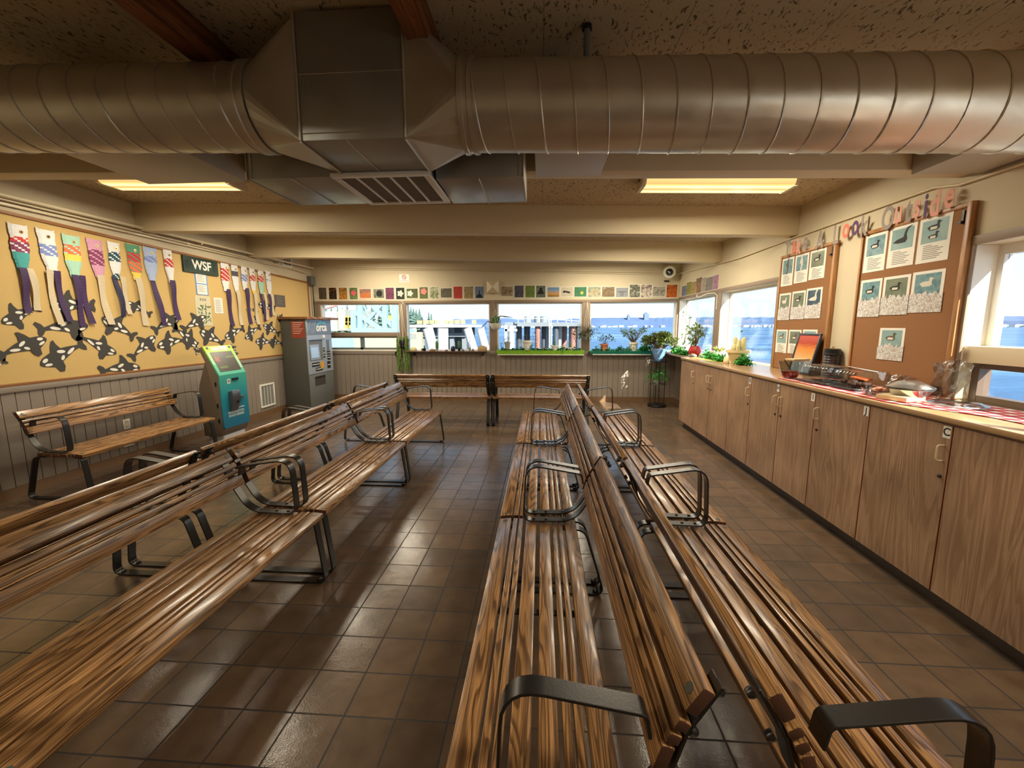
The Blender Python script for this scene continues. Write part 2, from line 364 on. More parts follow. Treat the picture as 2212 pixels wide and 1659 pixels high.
def tile_mat():
    m = bpy.data.materials.new('quarry_tile'); m.use_nodes = True; n = m.node_tree; b = n.nodes['Principled BSDF']; L = n.links.new
    g = nd(n, 'ShaderNodeNewGeometry'); mp = nd(n, 'ShaderNodeMapping'); mp.inputs['Location'].default_value = (1.684*TS+4.2, -6.678*TS+8.4, 0); L(g.outputs['Position'], mp.inputs[0])
    br = nd(n, 'ShaderNodeTexBrick', offset=0.0, squash=1.0); br.inputs['Scale'].default_value = 1.0; br.inputs['Brick Width'].default_value = TS; br.inputs['Row Height'].default_value = TS
    br.inputs['Mortar Size'].default_value = 0.0038; br.inputs['Mortar Smooth'].default_value = 0.25; br.inputs['Bias'].default_value = 0.0
    br.inputs['Color1'].default_value = lin((106, 84, 64)); br.inputs['Color2'].default_value = lin((88, 72, 58)); br.inputs['Mortar'].default_value = lin((44, 36, 32)); L(mp.outputs[0], br.inputs['Vector'])
    z = nd(n, 'ShaderNodeTexNoise'); z.inputs['Scale'].default_value = 9; z.inputs['Detail'].default_value = 8; L(g.outputs['Position'], z.inputs['Vector'])
    mr = nd(n, 'ShaderNodeMapRange'); mr.inputs['From Min'].default_value = 0.3; mr.inputs['From Max'].default_value = 0.7; mr.inputs['To Min'].default_value = 0.82; mr.inputs['To Max'].default_value = 1.18; L(z.outputs[0], mr.inputs[0])
    vm = nd(n, 'ShaderNodeVectorMath', operation='SCALE'); L(br.outputs['Color'], vm.inputs[0]); L(mr.outputs[0], vm.inputs['Scale']); L(vm.outputs[0], b.inputs['Base Color'])
    f = nd(n, 'ShaderNodeTexNoise'); f.inputs['Scale'].default_value = 130; f.inputs['Detail'].default_value = 3; L(g.outputs['Position'], f.inputs['Vector'])
    b1 = nd(n, 'ShaderNodeBump'); b1.inputs['Strength'].default_value = 0.10; b1.inputs['Distance'].default_value = 0.004; L(f.outputs[0], b1.inputs['Height'])
    f2 = nd(n, 'ShaderNodeTexNoise'); f2.inputs['Scale'].default_value = 11; L(g.outputs['Position'], f2.inputs['Vector'])
    b3 = nd(n, 'ShaderNodeBump'); b3.inputs['Strength'].default_value = 0.12; b3.inputs['Distance'].default_value = 0.01; L(f2.outputs[0], b3.inputs['Height']); L(b1.outputs[0], b3.inputs['Normal'])
    inv = nd(n, 'ShaderNodeMath', operation='SUBTRACT'); inv.inputs[0].default_value = 1.0; L(br.outputs['Fac'], inv.inputs[1])
    b2 = nd(n, 'ShaderNodeBump'); b2.inputs['Strength'].default_value = 0.7; b2.inputs['Distance'].default_value = 0.004; L(inv.outputs[0], b2.inputs['Height']); L(b3.outputs[0], b2.inputs['Normal']); L(b2.outputs[0], b.inputs['Normal'])
    rr = nd(n, 'ShaderNodeMapRange'); rr.inputs['To Min'].default_value = 0.20; rr.inputs['To Max'].default_value = 0.8; L(br.outputs['Fac'], rr.inputs[0]); L(rr.outputs[0], b.inputs['Roughness'])
    b.inputs['Specular IOR Level'].default_value = 0.8
    return m
M['tile'] = tile_mat()
M['basetile'] = mat('base_tile', (116, 88, 62), 0.35, var=0.15)
def ceil_mat():
    m = bpy.data.materials.new('fissured_ceiling'); m.use_nodes = True; n = m.node_tree; b = n.nodes['Principled BSDF']; L = n.links.new
    g = nd(n, 'ShaderNodeNewGeometry')
    mp = nd(n, 'ShaderNodeMapping'); mp.inputs['Scale'].default_value = (1.0, 0.45, 1); mp.inputs['Rotation'].default_value = (0, 0, 0.5); L(g.outputs['Position'], mp.inputs[0])
    z = nd(n, 'ShaderNodeTexNoise'); z.inputs['Scale'].default_value = 62; z.inputs['Detail'].default_value = 5; z.inputs['Roughness'].default_value = 0.6; z.inputs['Distortion'].default_value = 0.8; L(mp.outputs[0], z.inputs['Vector'])
    big = nd(n, 'ShaderNodeTexNoise'); big.inputs['Scale'].default_value = 3.0; L(g.outputs['Position'], big.inputs['Vector'])
    th = nd(n, 'ShaderNodeMapRange'); th.inputs['To Min'].default_value = 0.34; th.inputs['To Max'].default_value = 0.44; L(big.outputs[0], th.inputs[0])
    sb = nd(n, 'ShaderNodeMath', operation='SUBTRACT'); L(z.outputs[0], sb.inputs[0]); L(th.outputs[0], sb.inputs[1])
    mr = nd(n, 'ShaderNodeMapRange'); mr.inputs['From Min'].default_value = -0.02; mr.inputs['From Max'].default_value = 0.02; L(sb.outputs[0], mr.inputs[0])
    br = nd(n, 'ShaderNodeTexBrick', offset=0.0); br.inputs['Scale'].default_value = 1; br.inputs['Brick Width'].default_value = 0.61; br.inputs['Row Height'].default_value = 1.22; br.inputs['Mortar Size'].default_value = 0.002; br.inputs['Color1'].default_value = (1,1,1,1); br.inputs['Color2'].default_value = (.96,.96,.96,1); br.inputs['Mortar'].default_value = (.5,.5,.5,1); L(g.outputs['Position'], br.inputs['Vector'])
    x = nd(n, 'ShaderNodeMixRGB'); x.inputs[1].default_value = lin((92, 78, 60)); x.inputs[2].default_value = lin((186, 168, 136)); L(mr.outputs[0], x.inputs[0])
    y = nd(n, 'ShaderNodeMixRGB', blend_type='MULTIPLY'); y.inputs[0].default_value = 1; L(x.outputs[0], y.inputs[1]); L(br.outputs['Color'], y.inputs[2]); L(y.outputs[0], b.inputs['Base Color'])
    p = nd(n, 'ShaderNodeBump'); p.inputs['Strength'].default_value = 0.5; p.inputs['Distance'].default_value = 0.006; L(mr.outputs[0], p.inputs['Height']); L(p.outputs[0], b.inputs['Normal'])
    b.inputs['Roughness'].default_value = 0.9
    return m
M['ceiling'] = ceil_mat()
def galv(name, col, rough):
    m = bpy.data.materials.new(name); m.use_nodes = True; n = m.node_tree; b = n.nodes['Principled BSDF']; L = n.links.new
    t = nd(n, 'ShaderNodeTexCoord'); z = nd(n, 'ShaderNodeTexNoise'); z.inputs['Scale'].default_value = 7; z.inputs['Detail'].default_value = 9; z.inputs['Roughness'].default_value = 0.65; L(t.outputs['Object'], z.inputs['Vector'])
    r = nd(n, 'ShaderNodeMapRange'); r.inputs['From Min'].default_value = 0.3; r.inputs['From Max'].default_value = 0.7; r.inputs['To Min'].default_value = rough-0.08; r.inputs['To Max'].default_value = rough+0.12; L(z.outputs[0], r.inputs[0]); L(r.outputs[0], b.inputs['Roughness'])
    x = nd(n, 'ShaderNodeMixRGB'); c = lin(col); x.inputs[1].default_value = tuple(v*0.82 for v in c[:3])+(1,); x.inputs[2].default_value = tuple(v*1.15 for v in c[:3])+(1,); L(z.outputs[0], x.inputs[0]); L(x.outputs[0], b.inputs['Base Color'])
    b.inputs['Metallic'].default_value = 0.78
    p = nd(n, 'ShaderNodeBump'); p.inputs['Strength'].default_value = 0.04; L(z.outputs[0], p.inputs['Height']); L(p.outputs[0], b.inputs['Normal'])
    return m
M['galv'] = galv('galvanised_duct', (196, 188, 172), 0.36)
M['galvbox'] = galv('galvanised_box', (160, 158, 152), 0.38)
SOCKS=[(3.586, 0.143, 2.467, 2.044, 1.667, 'pw'), (3.796, 0.15, 2.468, 2.05, 1.562, 'wp'), (4.014, 0.157, 2.46, 2.031, 1.539, 'pp'), (4.232, 0.157, 2.464, 2.056, 1.563, 'w'), (4.436, 0.132, 2.474, 2.066, 1.655, 'nw'), (4.654, 0.164, 2.49, 2.077, 1.551, 'w'), (4.869, 0.171, 2.497, 2.093, 1.551, 'p'), (5.107, 0.128, 2.512, 2.097, 1.626, 'p'), (6.064, 0.166, 2.486, 2.065, 1.542, 'p'), (6.261, 0.143, 2.489, 2.063, 1.56, 'w'), (6.471, 0.142, 2.492, 2.117, 1.58, 'p'), (6.652, 0.136, 2.49, 2.066, 1.571, 'w'), (6.866, 0.145, 2.479, 2.083, 1.621, 'pw'), (7.056, 0.138, 2.494, 2.067, 1.705, 'pw')]
ORCAS=[(3.363, 1.571, 3.622, 1.713), (3.746, 1.73, 4.107, 1.758), (4.068, 1.551, 3.67, 1.517), (3.677, 1.428, 3.343, 1.304), (3.596, 1.176, 3.952, 1.348), (3.203, 1.133, 3.324, 1.223), (4.319, 1.24, 3.996, 1.431), (4.209, 1.638, 4.507, 1.444), (4.501, 1.816, 4.758, 1.698), (4.569, 1.057, 4.169, 1.058), (4.814, 1.423, 4.517, 1.206), (4.82, 1.293, 5.202, 1.352), (5.199, 1.673, 4.849, 1.508), (5.619, 1.682, 5.265, 1.52), (5.433, 1.27, 5.127, 1.498), (5.49, 1.478, 5.852, 1.302), (5.941, 1.368, 6.315, 1.496), (6.362, 1.347, 6.704, 1.513), (6.643, 1.6, 6.708, 1.774), (6.755, 1.911, 7.131, 1.849), (6.829, 1.561, 7.208, 1.416), (6.603, 1.291, 6.975, 1.257), (6.937, 1.279, 7.286, 1.224), (7.231, 1.729, 7.442, 1.627), (5.398, 1.151, 5.426, 1.287), (6.448, 1.803, 6.557, 1.807), (6.047, 1.267, 6.152, 1.126)]
WSF=(5.318, 5.915, 2.517, 2.307)
NOTE1=(5.501, 5.719, 2.286, 1.98)
DRAW=(5.459, 5.741, 1.967, 1.523)
NOTE2=(5.797, 5.964, 1.952, 1.734)
PLAQ=(7.21, 7.507, 2.11, 1.882)
JBOX=(7.962, 8.21, 2.563, 2.438)
VENTHI=(7.527, 7.815, 2.814, 2.647)
VENTLO=(6.585, 6.949, 0.578, 0.238)
OUT1=(4.305, 4.35, 0.471, 0.377)
OUT2=(4.277, 4.375, 0.223, 0.218)
PHOTOS=[(-4.625, -4.443, 2.086, 2.341), (-4.407, -4.226, 2.085, 2.339), (-4.193, -4.003, 2.083, 2.337), (-3.97, -3.783, 2.082, 2.335), (-3.752, -3.498, 2.106, 2.307), (-3.461, -3.221, 2.105, 2.304), (-3.205, -3.013, 2.077, 2.328), (-2.986, -2.793, 2.075, 2.326), (-2.766, -2.517, 2.096, 2.304), (-2.496, -2.308, 2.084, 2.333), (-2.282, -2.086, 2.083, 2.338), (-2.057, -1.814, 2.104, 2.306), (-1.794, -1.596, 2.081, 2.339), (-1.576, -1.374, 2.08, 2.337), (-1.356, -1.159, 2.082, 2.335), (-0.823, -0.572, 2.124, 2.33), (-0.554, -0.356, 2.095, 2.346), (-0.336, -0.133, 2.093, 2.344), (-0.12, 0.082, 2.092, 2.342), (0.103, 0.357, 2.103, 2.307), (0.373, 0.623, 2.106, 2.306), (0.638, 0.892, 2.105, 2.308), (0.906, 1.169, 2.097, 2.305), (1.182, 1.441, 2.095, 2.303), (1.453, 1.706, 2.09, 2.288), (1.718, 1.934, 2.084, 2.343), (1.941, 2.158, 2.087, 2.341), (2.163, 2.419, 2.103, 2.303), (2.428, 2.647, 2.078, 2.337)]
RPHOTOS=[(8.063, 8.364, 2.083, 2.283), (7.841, 8.104, 2.067, 2.312), (7.577, 7.879, 2.054, 2.28), (7.359, 7.625, 2.057, 2.323), (7.143, 7.404, 2.068, 2.313), (6.883, 7.183, 2.065, 2.288), (6.686, 6.926, 2.083, 2.311)]
WINX=[-4.579, -2.932, -2.785, -1.052, -0.901, 0.808, 0.964, 2.648]
LETTERS=[('T', 4.841, 2.358), ('a', 4.723, 2.344), ('k', 4.635, 2.356), ('e', 4.532, 2.35), ('A', 4.31, 2.334), ('L', 4.088, 2.357), ('o', 3.97, 2.338), ('o', 3.861, 2.34), ('k', 3.756, 2.347), ('O', 3.524, 2.356), ('u', 3.431, 2.348), ('t', 3.341, 2.349), ('s', 3.275, 2.356), ('i', 3.205, 2.351), ('d', 3.137, 2.35), ('e', 3.038, 2.349)]
# ------------------------------------------------------------------ room shell
XL, XR, YB, YF = -4.76, 2.69, 8.49, -3.2
def ceil_z(x): return 2.765 + 0.0262*(XR-x)
def beam_z(x): return 2.478 + 0.0235*(XR-x)
b = MB(); b.box(XL-0.2, XR+0.2, YF-0.2, YB+0.2, -0.25, 0.0); struct('floor', b, M['tile'])
b = MB(); cz = lambda x, e: ceil_z(x)+e
b.add([(XL-.2, YF-.2, cz(XL-.2, 0)), (XR+.2, YF-.2, cz(XR+.2, 0)), (XR+.2, YB+.2, cz(XR+.2, 0)), (XL-.2, YB+.2, cz(XL-.2, 0)),
       (XL-.2, YF-.2, cz(XL-.2, .2)), (XR+.2, YF-.2, cz(XR+.2, .2)), (XR+.2, YB+.2, cz(XR+.2, .2)), (XL-.2, YB+.2, cz(XL-.2, .2))],
      [(0,3,2,1),(4,5,6,7),(0,1,5,4),(1,2,6,5),(2,3,7,6),(3,0,4,7)]); struct('ceiling', b, M['ceiling'])
HW = 3.05
# left wall (solid), front wall behind the camera
b = MB(); b.box(XL-.2, XL, YF-.2, YB+.2, 0, HW); struct('wall_left', b, M['wall'])
b = MB(); b.box(XL, XR, YF-.2, YF, 0, HW); struct('wall_front', b, M['wall'])
# back wall with four openings
WX = [(-4.60, -2.93), (-2.785, -1.05), (-0.90, 0.81), (0.965, 2.65)]
WZ0, WZ1 = 1.03, 2.0
b = MB(); b.box(XL, XR+.2, YB, YB+.16, 0, WZ0); b.box(XL, XR+.2, YB, YB+.16, WZ1, HW)
xs = [XL] + [v for p in WX for v in p] + [XR+.05]
for i in range(0, len(xs), 2): b.box(xs[i], xs[i+1], YB, YB+.16, WZ0, WZ1)
struct('wall_back', b, M['wall'])
# right wall: windows at y 6.73-8.45, 5.02-6.56, and the long one beside the camera
RT = 0.20
b = MB(); X1 = XR+RT
b.box(XR, X1, 5.02, YB+.16, 0, 1.03); b.box(XR, X1, 5.02, YB+.16, 2.03, HW)
b.box(XR, X1, 8.455, YB, 1.03, 2.03); b.box(XR, X1, 6.58, 6.67, 1.03, 2.03)
b.box(XR, X1, 2.88, 5.02, 0, HW)
b.box(XR, X1, YF, 2.88, 0, 1.045); b.box(XR, X1, YF, 2.88, 2.03, HW); b.box(XR, X1, YF, -2.4, 1.045, 2.03)
struct('wall_right', b, M['wall'])
# window frames and panes of the back wall
for i, (a, c) in enumerate(WX):
    t = thing('window_%d' % (i+1), None, None, (a, YB, WZ0), kind='structure')
    f = MB(); g = 0.022
    f.box(a, a+g, YB+.02, YB+.13, WZ0, WZ1); f.box(c-g, c, YB+.02, YB+.13, WZ0, WZ1); f.box(a+g, c-g, YB+.02, YB+.13, WZ1-g, WZ1); f.box(a+g, c-g, YB+.02, YB+.13, WZ0, WZ0+g)
    build('window_frame', f, M['white'], t)
    if i == 0:
        r = MB(); r.box(a+g, c-g, YB+.0, YB+.12, 1.322, 1.412); build('transom_rail', r, M['frame'], t, bevel=.004)
        r = MB(); r.box(a+g, c-g, YB+.03, YB+.11, 1.295, 1.322); r.box(a+g, c-g, YB+.03, YB+.11, WZ0+g, WZ0+g+.04)
        r.box(-3.80, -3.74, YB+.03, YB+.11, WZ0+g, 1.3); build('sliding_sash', r, M['seam'] if 0 else M['grey'], t)
        p = MB(); p.box(a+g, c-g, YB+.085, YB+.091, 1.412, WZ1-g); build('window_pane', p, M['glass'], t)
        p = MB(); p.box(a+g, -3.80, YB+.085, YB+.091, WZ0+g+.04, 1.295); build('window_pane', p, M['glass'], t)
        p = MB(); p.box(-3.74, c-g, YB+.085, YB+.091, WZ0+g+.04, 1.295); build('window_pane', p, M['glass'], t)
    else:
        p = MB(); p.box(a+g, c-g, YB+.085, YB+.091, WZ0+g, WZ1-g); build('window_pane', p, M['glass'], t)
# taupe casing around the back windows
b = MB(); b.box(XL+.03, XR-.03, YB-.018, YB, WZ1, WZ1+.055); struct('trim_1', b, M['frame'], bevel=.003)
b = MB()
for a, c in ((-4.70, -4.60), (-2.93, -2.785), (-1.05, -0.90), (0.81, 0.965), (2.65, 2.69)): b.box(a, c, YB-.016, YB, WZ0, WZ1)
struct('trim_2', b, M['frame'], bevel=.003)
b = MB(); b.box(XL+.03, XR, YB-.03, YB, .955, WZ0); struct('trim_3', b, M['taupe'], bevel=.004)
# right windows
for i, (a, c) in enumerate(((6.67, 8.455), (5.02, 6.58))):
    t = thing('window_%d' % (i+5), None, None, (XR, a, 1.03), kind='structure')
    f = MB(); g = .025; xa, xb = XR+.135, XR+.18
    f.box(xa, xb, a, a+g, 1.03, 2.03); f.box(xa, xb, c-g, c, 1.03, 2.03); f.box(xa, xb, a+g, c-g, 2.03-g, 2.03); f.box(xa, xb, a+g, c-g, 1.03, 1.03+g)
    build('window_frame', f, M['white'], t)
    p = MB(); p.box(XR+.16, XR+.166, a+g, c-g, 1.03+g, 2.03-g); build('window_pane', p, M['glass'], t)
b = MB()
b.box(XR-.016, XR, 5.0, YB-.0, 2.03, 2.085); b.box(XR-.016, XR, 6.53, 6.75, 1.05, 2.03); b.box(XR-.016, XR, 4.99, 5.04, 1.05, 2.03)
struct('trim_4', b, M['frame'], bevel=.003)
# long window beside the camera: fixed lights above, dark sliding lights below a deep rail
t = thing('window_7', None, None, (XR, -2.4, 1.045), kind='structure')
f = MB(); f.box(XR+.02, XR+.19, -2.4, 2.88, 1.30, 1.405); build('transom_rail', f, M['cream'], t, bevel=.004)
mull = (2.855, 1.10, -0.65, -2.375)
f = MB()
for y in mull: f.box(XR+.14, XR+.19, y-.022, y+.022, 1.405, 1.965)
f.box(XR+.14, XR+.19, -2.4, 2.88, 1.965, 2.03); build('window_frame', f, M['white'], t)
f = MB()
for y in mull: f.box(XR+.088, XR+.162, y-.03, y+.03, 1.05, 1.30)
f.box(XR+.09, XR+.16, -2.4, 2.88, 1.262, 1.30); f.box(XR+.09, XR+.16, -2.4, 2.88, 1.045, 1.09); build('sliding_sash', f, mat('bronze_sash', (92, 74, 60), .45), t)
for k in range(3):
    p = MB(); p.box(XR+.162, XR+.168, mull[k+1]+.022, mull[k]-.022, 1.405, 1.965); build('window_pane', p, M['glass'], t)
    p = MB(); p.box(XR+.12, XR+.126, mull[k+1]+.03, mull[k]-.03, 1.09, 1.262); build('window_pane', p, M['glass'], t)
b = MB(); b.box(XR-.016, XR, -2.4, 2.905, 2.03, 2.085); b.box(XR-.016, XR, 2.86, 2.905, 1.06, 2.03); struct('trim_5', b, M['frame'], bevel=.003)
b = MB(); b.box(XR+.001, XR+.19, 2.872, 2.8795, 1.062, 2.028); b.box(XR+.001, XR+.134, 8.446, 8.4545, 1.032, 2.028); b.box(XR+.001, XR+.134, 6.572, 6.5795, 1.032, 2.028)
struct('trim_17', b, M['white'])
# wainscot boards
b = MB(); n = 72; wd = (XR-XL)/n
for i in range(n): b.box(XL+i*wd+.0025, XL+(i+1)*wd-.0025, YB-.02, YB, .10, .955)
struct('trim_6', b, M['taupe'], bevel=.002, seg=1)
b = MB(); n = 112; wd = (YB-YF)/n
for i in range(n): b.box(XL, XL+.02, YF+i*wd+.0025, YF+(i+1)*wd-.0025, .10, .955)
struct('trim_7', b, M['taupe'], bevel=.002, seg=1)
b = MB(); b.box(XL, XL+.035, YF, YB-.03, .955, 1.01); struct('trim_8', b, M['taupe'], bevel=.004)
b = MB(); n = 18; wd = (YB-6.5-.02)/n
for i in range(n): b.box(XR-.02, XR, 6.5+i*wd+.0025, 6.5+(i+1)*wd-.0025, .10, .99)
struct('trim_9', b, M['taupe'], bevel=.002, seg=1)
b = MB(); b.box(XL+.02, XR-.02, YB-.022, YB-.0, 0, .10); struct('baseboard_back', b, M['basetile'])
b = MB(); b.box(XL, XL+.022, YF, YB-.02, 0, .10); struct('baseboard_left', b, M['basetile'])
b = MB(); b.box(XR-.022, XR, 6.5, YB-.02, 0, .10); struct('baseboard_right', b, M['basetile'])
# cross beams
def crossbeam(y0, y1, label):
    b = MB(); e = .004
    b.add([(XL, y0, beam_z(XL)), (XR, y0, beam_z(XR)), (XR, y1, beam_z(XR)), (XL, y1, beam_z(XL)), (XL, y0, ceil_z(XL)+.02), (XR, y0, ceil_z(XR)+.02), (XR, y1, ceil_z(XR)+.02), (XL, y1, ceil_z(XL)+.02)],
          [(0,3,2,1),(4,5,6,7),(0,1,5,4),(1,2,6,5),(2,3,7,6),(3,0,4,7)])
    return b
for i, (y0, y1) in enumerate(((-0.88, -0.73), (1.0, 1.15), (2.89, 3.04), (4.74, 4.89), (6.62, 6.77))):
    struct('trim_%d' % (10+i), crossbeam(y0, y1, ''), M['beam'], bevel=.004)
# stained purlins between the beams
for i, (x0, x1) in enumerate(((-0.565, -0.475), (-1.60, -1.515))):
    b = MB(); z1 = ceil_z(x1)
    b.box(x0, x1, 1.15, 2.89, z1-.14, z1-.001); struct('trim_%d' % (15+i), b, M['glulam'], bevel=.004)

# ------------------------------------------------------------------ cork boards on the right wall, tack board on the left wall
def corkboard(y0, y1, z0, z1, label):
    t = thing('cork_board', label, 'notice board', (XR, (y0+y1)/2, z0))
    b = MB(); b.box(XR-.02, XR, y0+.03, y1-.03, z0, z1-.03); build('cork_panel', b, M['cork'], t)
    b = MB(); b.box(XR-.04, XR, y0, y0+.035, z0, z1); b.box(XR-.03, XR, y1-.022, y1, z0, z1); b.box(XR-.03, XR, y0+.035, y1-.022, z1-.03, z1)
    build('board_frame', b, M['trimwood'], t, bevel=.006)
    b = MB(); b.box(XR-.03, XR-.018, y0+.055, y0+.07, z1-.12, z1-.045); b.box(XR-.045, XR-.018, y0+.055, y0+.075, z1-.125, z1-.11); build('catch', b, M['black'], t)
corkboard(4.085, 4.99, 1.062, 2.30, 'tall cork board with nine bird sheets next to the two windows over the counter')
corkboard(2.885, 3.80, 1.062, 2.30, 'tall cork board with seven bird sheets standing nearest the long window')
t = thing('tack_board', 'long tan tack board hung with windsocks and orca cut-outs', 'notice board', (XL, 4.5, 1.02))
b = MB(); b.box(XL, XL+.02, 1.2, 8.29, 1.03, 2.42); b2 = [v for v in b.v]
b.v = [Vector((v.x, v.y, v.z if v.z < 1.5 else (2.555 - (v.y-3.0)*.0262))) for v in b.v]
build('board_panel', b, M['tackboard'], t)
zt = lambda y: 2.555-(y-3.0)*.0262
b = MB(); b.beam((XL+.02, 1.2, zt(1.2)), (XL+.02, 8.3, zt(8.3)), .03, .03); b.box(XL, XL+.035, 1.2, 8.30, 1.01, 1.035); b.box(XL, XL+.035, 8.28, 8.31, 1.035, zt(8.3))
build('board_frame', b, M['trimdark'], t, bevel=.003)

# ------------------------------------------------------------------ pipes, conduits
b = MB()
def lp(pts, r, n=8): b.tube(pts, r, n)
lp([(XL+.09, 2.3, 2.685), (XL+.09, 3.5, 2.672), (XL+.10, 8.40, 2.712)], .018)
for y in (3.2, 5.6, 7.3): b.box(XL, XL+.10, y-.012, y+.012, 2.655, 2.675)
tag(build('ceiling_pipe', b, M['cream'], bevel=0, smooth=50), 'thickest cream pipe along the left wall over the tack board', 'pipe')
b = MB(); b.tube([(XL+.05, 2.3, 2.652), (XL+.05, 7.6, 2.625), (XL+.05, 8.2, 2.60)], .012, 8); b.box(XL+.001, XL+.06, 5.4, 5.43, 2.62, 2.65); b.box(XL+.001, XL+.06, 2.9, 2.93, 2.63, 2.66)
tag(build('conduit', b, M['cream'], smooth=50), 'thin cream conduit clipped just under the thick pipe on the left wall', 'conduit')
b = MB(); b.box(XL+.001, XL+.035, 1.0, 8.05, 2.60, 2.625)
tag(build('cable_trunking', b, M['cream'], bevel=.003), 'flat cream cable trunking right above the tack board frame', 'cable trunking')
b = MB(); b.tube([(XL+.03, YB-.02, 2.735), (XL+.35, YB-.02, 2.75), (-2, YB-.02, 2.68), (0, YB-.02, 2.625), (2.30, YB-.02, 2.562)], .011, 8)
tag(build('conduit', b, M['cream'], smooth=50), 'upper of two thin conduits running across the back wall to the camera', 'conduit', 'conduits across the back wall')
b = MB(); b.tube([(XL+.35, YB-.02, 2.715), (-2, YB-.02, 2.648), (0, YB-.02, 2.595), (2.30, YB-.02, 2.525)], .007, 8)
tag(build('conduit', b, M['cream'], smooth=50), 'lower thinner conduit running across the back wall to the camera', 'conduit', 'conduits across the back wall')
b = MB(); b.tube([(2.47, YB-.02, 2.55), (2.62, YB-.02, 2.53), (XR-.02, 8.35, 2.53), (XR-.02, 6.8, 2.47), (XR-.02, 6.0, 2.445), (XR-.015, 4.9, 2.462), (XR-.015, 3.2, 2.47), (XR-.015, 3.02, 2.43), (XR-.015, 2.3, 2.43)], .010, 8)
tag(build('conduit', b, M['cream'], smooth=50), 'thin cream conduit along the right wall above the paper letters', 'conduit')
t = thing('junction_box', 'grey square junction box at the far end of the tack board', 'junction box', (XL+.05, 8.14, 2.38))
b = MB(); b.box(XL+.0, XL+.10, 8.32, 8.46, 2.37, 2.55); build('box_body', b, M['grey'], t, bevel=.004)
b = MB(); b.tube([(XL+.06, 8.42, 2.38), (XL+.06, 8.42, 1.7)], .012, 6); build('cable', b, M['black'], t)
# vents
def grille(x, y0, y1, z0, z1, label, slats, dark):
    t = thing('wall_vent', label, 'vent', (x, (y0+y1)/2, z0))
    b = MB(); f = .03
    b.box(x, x+.018, y0, y1, z0, z0+f); b.box(x, x+.018, y0, y1, z1-f, z1); b.box(x, x+.018, y0, y0+f, z0+f, z1-f); b.box(x, x+.018, y1-f, y1, z0+f, z1-f)
    build('vent_frame', b, M['white'], t, bevel=.003)
    b = MB(); b.box(x, x+.004, y0+f, y1-f, z0+f, z1-f); build('vent_opening', b, dark, t)
    b = MB(); n = slats; dz = (z1-z0-2*f)/n
    for i in range(n): b.obox((x+.010, (y0+y1)/2, z0+f+(i+.5)*dz), (.003, y1-y0-2*f, dz*.22), Matrix.Rotation(.5, 3, 'Y'))
    for k in range(1, 4): b.box(x+.004, x+.014, y0+f+k*(y1-y0-2*f)/4-.002, y0+f+k*(y1-y0-2*f)/4+.002, z0+f, z1-f)
    build('vent_louvres', b, M['white'], t)
grille(XL+.02, 6.60, 6.98, .16, .56, 'white louvred vent low on the wainscot beside the ticket kiosk', 22, M['black'])
grille(XL, 7.52, 7.82, 2.64, 2.86, 'white framed vent high on the left wall above the pipes', 10, M['black'])
t = thing('power_outlet', 'white power outlet on the wainscot seen under the bench backrest', 'outlet', (XL+.02, 4.33, .375))
b = MB(); b.box(XL+.02, XL+.028, 4.285, 4.365, .375, .49); build('cover_plate', b, M['white'], t, bevel=.003)
b = MB(); b.box(XL+.028, XL+.031, 4.305, 4.345, .39, .425); b.box(XL+.028, XL+.031, 4.305, 4.345, .44, .475); build('socket_face', b, M['cream'], t)
b = MB(); b.box(XL+.02, XL+.03, 4.26, 4.38, .175, .235); tag(build('wall_plate', b, M['white'], bevel=.003), 'small blank white plate low on the wainscot under the bench seat', 'wall plate')

# ------------------------------------------------------------------ ceiling lights
def ceiling_light(xc, yc, label, ln=1.26, w=.26):
    zc = ceil_z(xc); sl = -0.0262
    t = thing('ceiling_light', label, 'ceiling light', (xc, yc, zc-.085), group='fluorescent lights between the beams')
    t.rotation_euler = (0, math.atan(0.0262), 0)
    b = MB(); b.box(-ln/2, ln/2, -w/2, w/2, .05, .085); build('housing', b, M['cream'], t, bevel=.004, local=True)
    b = MB(); b.prism([(-w/2-.01, .052), (-w/2+.005, .012), (-w/2+.03, 0), (w/2-.03, 0), (w/2-.005, .012), (w/2+.01, .052)], lambda a, z, d: Vector((d, a, z)), -ln/2+.02, ln/2-.02)
    build('lens', b, M['lampglow'], t, local=True)
    for s in (-1, 1):
        b = MB(); b.prism([(-w/2-.014, .056), (-w/2+.003, .010), (-w/2+.028, -.003), (w/2-.028, -.003), (w/2-.003, .010), (w/2+.014, .056)], lambda a, z, d: Vector((d, a, z)), s*(ln/2-.02), s*(ln/2+.012))
        build('end_cap', b, M['cream'], t, local=True)
    ld = bpy.data.lights.new('lamp', 'AREA'); ld.shape = 'RECTANGLE'; ld.size = ln; ld.size_y = w; ld.energy = 27*LAMP_W; ld.color = (1, .90, .70)
    lo = bpy.data.objects.new('lamp', ld); COL.objects.link(lo); lo.location = (xc, yc, zc-.10)
    return t
ceiling_light(1.49, 3.93, 'fluorescent ceiling light with glowing lens on the right, near the lettering')
ceiling_light(-3.48, 3.90, 'fluorescent ceiling light with glowing lens on the left over the windsocks')
ceiling_light(1.45, 5.75, 'fluorescent ceiling light added for brightness, hidden above the middle beam on the right')  # fixture added out of sight to brighten the middle bay
ceiling_light(-3.4, 5.75, 'fluorescent ceiling light added for brightness, hidden above the middle beam on the left')  # second added fixture of the middle bay, out of sight
ceiling_light(1.2, 7.62, 'fluorescent ceiling light in the last bay before the back wall, right')
ceiling_light(-3.0, 7.62, 'fluorescent ceiling light in the last bay before the back wall, left')
ceiling_light(1.5, 0.1, 'fluorescent ceiling light added for brightness, unseen behind the camera on the right')  # added lamp out of view, lifts the light near the camera
